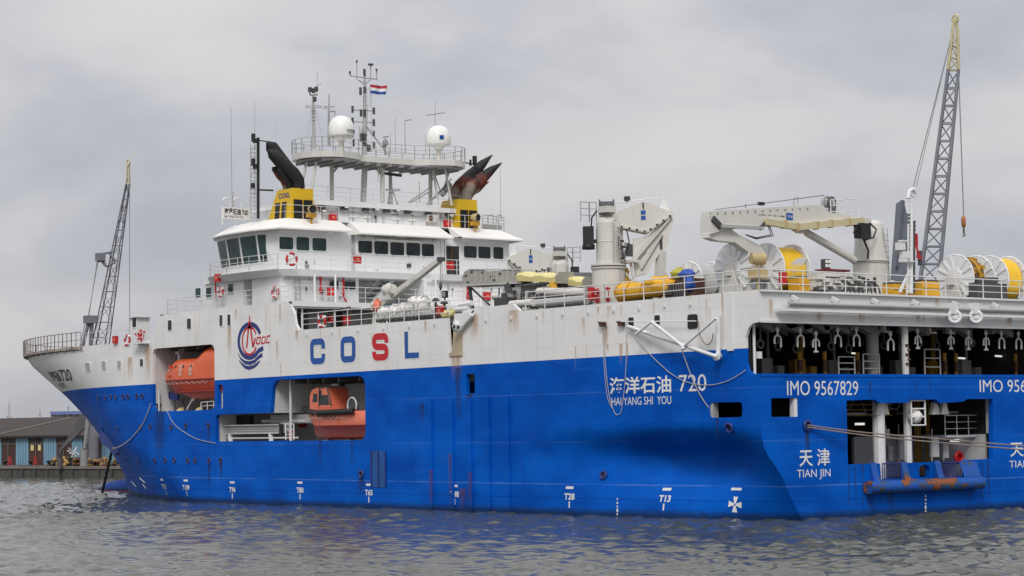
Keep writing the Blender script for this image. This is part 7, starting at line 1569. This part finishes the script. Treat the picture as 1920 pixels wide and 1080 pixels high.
g = MB(); a, b_ = U(1807, 405, d=D), U(1807, 428, d=D); g.lathe([(0, 0), (.16, .1), (.2, .4), (.2, .9), (.1, 1.05), (0, 1.1)], b_, n=10); g.mat(1).tube(b_, b_ - V((0, 0, .45)), .08); g.path([b_ - V((0, 0, .45)), b_ - V((0, 0, .6)) + RT * .12, b_ - V((0, 0, .72)), b_ - V((0, 0, .6)) - RT * .12], .06); g.build('hook_block', [paint('hook_orange', (.42, .15, .04), .5, .15), M['darkgrey']], qc)
D = 255
qc2 = thing('quay_crane', 'slim dark lattice crane rising behind the bow with grey splayed legs on the quay', 'crane', (lambda p: V((p.x, p.y, ZQ)))(U(165, 800, d=D)), 'lattice quay cranes')
g = MB(); lattice(g, ((163, 690), (236, 345)), ((190, 690), (242, 345)), .8, 12, .085, .035, 0, D); g.build('boom', M['latticed'], qc2)
g = MB(); lattice(g, ((236, 345), (239, 308)), ((242, 345), (242, 308)), .6, 2, .08, .03, 0, D); g.torus(U(241, 304, d=D), RT * .7 + bkd * .7, .32, .09, 16, 6); g.build('boom_tip', M['latcream'], qc2)
g = MB(); g.cbox(U(188, 482, d=D - .5), (.9, .9, .9)); g.torus(U(186, 484, d=D - .6), RT * .4 + bkd * .9, .4, .1, 14, 6)
for a, b_ in (((186, 477), (210, 472)), ((186, 484), (199, 500)), ((199, 500), (216, 492)), ((190, 478), (199, 500)), ((204, 474), (218, 490))): g.tube(U(*a, d=D - .5), U(*b_, d=D - .5), .13)
g.build('spreader', M['latticed'], qc2)
g = MB(); g.cbox(U(169, 599, d=D - .4), (1.2, 1.2, .9)); g.bar(U(166, 604, d=D - .4), U(152, 660, d=D - .4), .35, .3); g.bar(U(172, 604, d=D - .4), U(170, 660, d=D - .4), .4, .3); g.bar(U(175, 605, d=D - .4), U(184, 604, d=D - .4), .2); g.bar(U(160, 604, d=D), U(146, 664, d=D), .06); g.build('a_frame', M['latticed'], qc2)
g = MB(); g.tube(U(183, 486, d=D), U(166, 596, d=D), .05, n=5); g.tube(U(185, 486, d=D), U(156, 640, d=D), .03, n=5); g.build('luffing_wire', M['grey'], qc2)
g = MB(); g.tube(U(243, 306, d=D), U(243, 720, d=D), .045, n=5); g.build('hoist_wire', M['grey'], qc2)
g = MB(); g.prism([U(*p, d=D - 8) for p in ((148, 780), (160, 780), (160, 800), (134, 826), (114, 845), (112, 858), (110, 845), (138, 805))], bkd * 1.0); g.tube(U(112, 856, d=D - 7.5), (lambda p: V((p.x, p.y, ZQ)))(U(112, 856, d=D - 7.5)), .35); g.build('leg', M['legdark'], qc2)
g = MB(); g.prism([U(*p, d=D - 9) for p in ((161, 782), (168, 786), (160, 840), (155, 843))], bkd * 1.0); p = U(157, 842, d=D - 8.5); g.tube(p, V((p.x, p.y, ZQ)), .45); g.build('leg', M['leglight'], qc2)
g = MB(); p = U(172, 790, d=D); g.prism([p + RT * a + bkd * b_ for a, b_ in ((-.7, -1), (1.0, -1), (1.0, 1), (-.7, 1))], V((0, 0, U(172, 690, d=D).z - p.z))); to_ground(g, p + RT * .2, .6); g.build('machine_house', M['latticed'], qc2)
# ================================================================== small fittings
def fit(nm, mats, par, fn):
    g = MB(); fn(g); return g.build(nm, mats, par)
def ladder(par, x, y, z0, z1, w_=.42):
    def f(g):
        for s_ in (-1, 1): g.tube((x, y + s_ * w_ / 2, z0), (x, y + s_ * w_ / 2, z1), .03, n=5)
        n_ = int((z1 - z0) / .3)
        for k in range(n_): g.tube((x, y - w_ / 2, z0 + .3 * k + .15), (x, y + w_ / 2, z0 + .3 * k + .15), .02, n=5)
    fit('ladder', M['midgrey'], par, f)
ladder(bridge, 49.5, 4.75, Zd2, 19.6); ladder(bridge, 49.5, -4.4, Zd2, 19.6); ladder(ship, 47.3, 9.0, Zd1, 15.4); ladder(ship, 49.85, 0.8, 19.5, 20.7)
for (x, y0, y1, z) in ((47.32, 10.1, 4.2, 15.3), (46.3, -1.2, -9.8, 15.25), (47.95, 3.5, -3.5, 18.5), (49.9, 6.1, -6.1, 20.35)):
    def f(g):
        g.tube((x, y0, z), (x, y1, z), .025, n=5); g.tube((x - .03, y0, z - .09), (x - .03, y1, z - .09), .018, n=5)
        for k in range(7): yy_ = y0 + (y1 - y0) * (k + .5) / 7; g.cbox((x - .02, yy_, z - .04), (.06, .05, .2))
    fit('cable_run', M['midgrey'], ship, f)
rd_ = random.Random(5)
for k in range(26):                                  # lamps, junction boxes and brackets on the rear walls
    x, y, z = rd_.choice(((47.38, rd_.uniform(4.5, 9.8), rd_.uniform(13.9, 15.0)), (46.38, rd_.uniform(-9.5, -1.5), rd_.uniform(13.9, 15.0)), (49.96, rd_.uniform(-6, 6), rd_.uniform(19.9, 20.6)), (47.97, rd_.uniform(-3.3, 3.3), rd_.uniform(16.0, 16.7)), (47.97, rd_.uniform(5.2, 9.4), rd_.uniform(16.1, 16.8))))
    fit('wall_fitting', M[rd_.choice(('midgrey', 'darkgrey', 'cream', 'grey'))], ship, lambda g: (g.cbox((x, y, z), (.12, rd_.uniform(.08, .3), rd_.uniform(.08, .3))), g.tube((x + .02, y, z), (x + .02, y, z - rd_.uniform(.2, .6)), .018, n=4)))
for (px, py) in ((606, 395), (648, 388), (705, 392), (745, 394), (845, 404)):
    c = U(px, py, x=49.8); fit('floodlight', [M['darkgrey'], M['cream']], th_, lambda g: (g.cbox(c, (.3, .42, .2)), g.mat(1).cbox(c + V((-.16, 0, -.03)), (.04, .34, .13)), g.mat(0).tube(c, c + V((.2, 0, .3)), .03)))
# window trims: wipers and a thin gutter over the five rear windows
for k, px in enumerate((684, 714, 744, 774, 801)):
    a, b = U(px - 8, 478 + k * 1.5, x=47.9), U(px + 6, 460 + k * 1.5, x=47.9); fit('wiper', M['black'], bridge, lambda g: g.tube(a, b, .012, n=4))
a, b = U(706, 449.5, x=47.85), U(790, 453.5, x=47.85); fit('gutter', M['cream'], bridge, lambda g: g.box((47.8, a.y, a.z - .06), (48.0, b.y, a.z + .06)))
# hull fittings: freeing ports, small pipes and eyes under the deck edge
for k in range(16):
    px = 575 + 48 * k
    if 835 < px < 880: continue
    x = U(px, 600, y=12).x
    if x < 2: continue
    fit('deck_eye', M['white'], hull, lambda g: (g.torus((x, 12.05, 11.15 if x < 42 else 12.9), (0, 1, 0), .07, .025, 10, 5), g.box((x - .04, 11.97, 11.18 if x < 42 else 12.93), (x + .04, 12.07, 11.32 if x < 42 else 13.05))))
# crane hoses, ladders
for t_, P, s_ in ((cr, P1, 1), (cr2, P2, 1)):
    fit('hoses', M['black'], t_, lambda g: [g.path([P(.55, .3 + .08 * k, 3.2 + .2 * k), P(.9, .4 + .06 * k, 3.0 - .2 * k), P(1.15, .42, 3.5), P(1.0, .42, 4.25)], .035) for k in range(4)])
    fit('ladder', M['midgrey'], t_, lambda g: ([g.tube(P(.25 + .36 * i, .72, .1), P(.25 + .36 * i, .72, 4.6), .025, n=5) for i in (0, 1)], [g.tube(P(.25, .72, .3 * k + .2), P(.61, .72, .3 * k + .2), .018, n=5) for k in range(14)]))
    fit('valve_block', [M['darkgrey'], M['grey']], t_, lambda g: [g.mat(k % 2).cbox(P(.75 + .12 * (k % 3), .4, 2.6 + .16 * k), (.16, .16, .13)) for k in range(7)])
bK = V((XK, cy, 11.62))
fit('ladder', M['midgrey'], kc, lambda g: ([g.tube(bK + V((-.9, -.5 + .36 * i, .1)), bK + V((-.85, -.45 + .34 * i, 3.9)), .025, n=5) for i in (0, 1)], [g.tube(bK + V((-.9, -.5, .3 * k + .2)), bK + V((-.9, -.14, .3 * k + .2)), .018, n=5) for k in range(12)]))
fit('hoses', M['black'], kc, lambda g: [g.path([q(1440 + 3 * k, 424, XK - 1.0), q(1446 + 4 * k, 440 + 2 * k, XK - 1.05), q(1418, 446 + 2 * k, XK - 1.0), q(1398, 440, XK - .9)], .03) for k in range(2)])
fit('boom_bolts', M['grey'], mbm, lambda g: [g.cbox(q(1332 + 14 * k, 400.5 - .75 * k, XK - .97), (.05, .08, .08)) for k in range(14)])
# lifeboat grab line and side ports, rescue boat fittings
yl = lambda x, o=.06: 10.75 + (.2 + .95 * min(1, ((X0 - x) / (X0 - 51.8)) / .3) ** .6) + o
ZG = U(350, 712, y=11.7).z
pts_ = []
for k in range(37): x = X0 - .8 - .19 * k; pts_.append((x, yl(x), ZG - .14 - .16 * abs(math.sin(math.pi * k / 4))))
fit('grab_line', M['rope'], lb, lambda g: g.path(pts_, .02, 5))
for k in range(4): x = X0 - 2.9 - 1.1 * k; fit('side_port', M['glass'], can, lambda g: g.lathe([(0, .05), (.11, .05), (.13, 0)], (x, yl(x, -.08), ZG + .95), (0, 1, .25), 12))
fit('skid', M['redlow'], lb, lambda g: [g.path([(X0 - 2.2 - .5 * j, 10.75 + .9 - .12 * k, ZG - .7 - .22 * k) for j in range(10)], .045, 5) for k in range(2)])
fit('grab_line', M['rope'], rb, lambda g: g.path([(XC - .1 * k - .3, 10.75 + 1.17, 5.95 - .1 * abs(math.sin(math.pi * k / 5)) - .2) for k in range(46)], .016, 5))
# mooring bollards on the far quay
for k, px in enumerate((10, 58, 92)):
    c = U(px, 877, pl=(QP(0, 1.2, 0), e2)); c.z = ZQ + .08; lab = ('squat black bollard on the quay edge at the far left', 'squat black bollard on the quay edge between two red cabinets', 'squat black bollard on the quay edge just left of the yellow float heaps')[k]
    g = MB(); g.lathe([(.3, 0), (.2, .1), (.2, .4), (.33, .45), (.33, .6), (0, .65)], c, n=12); g.build('bollard', M['black'], None, loc=c, label=lab, cat='bollard', group='quay bollards')
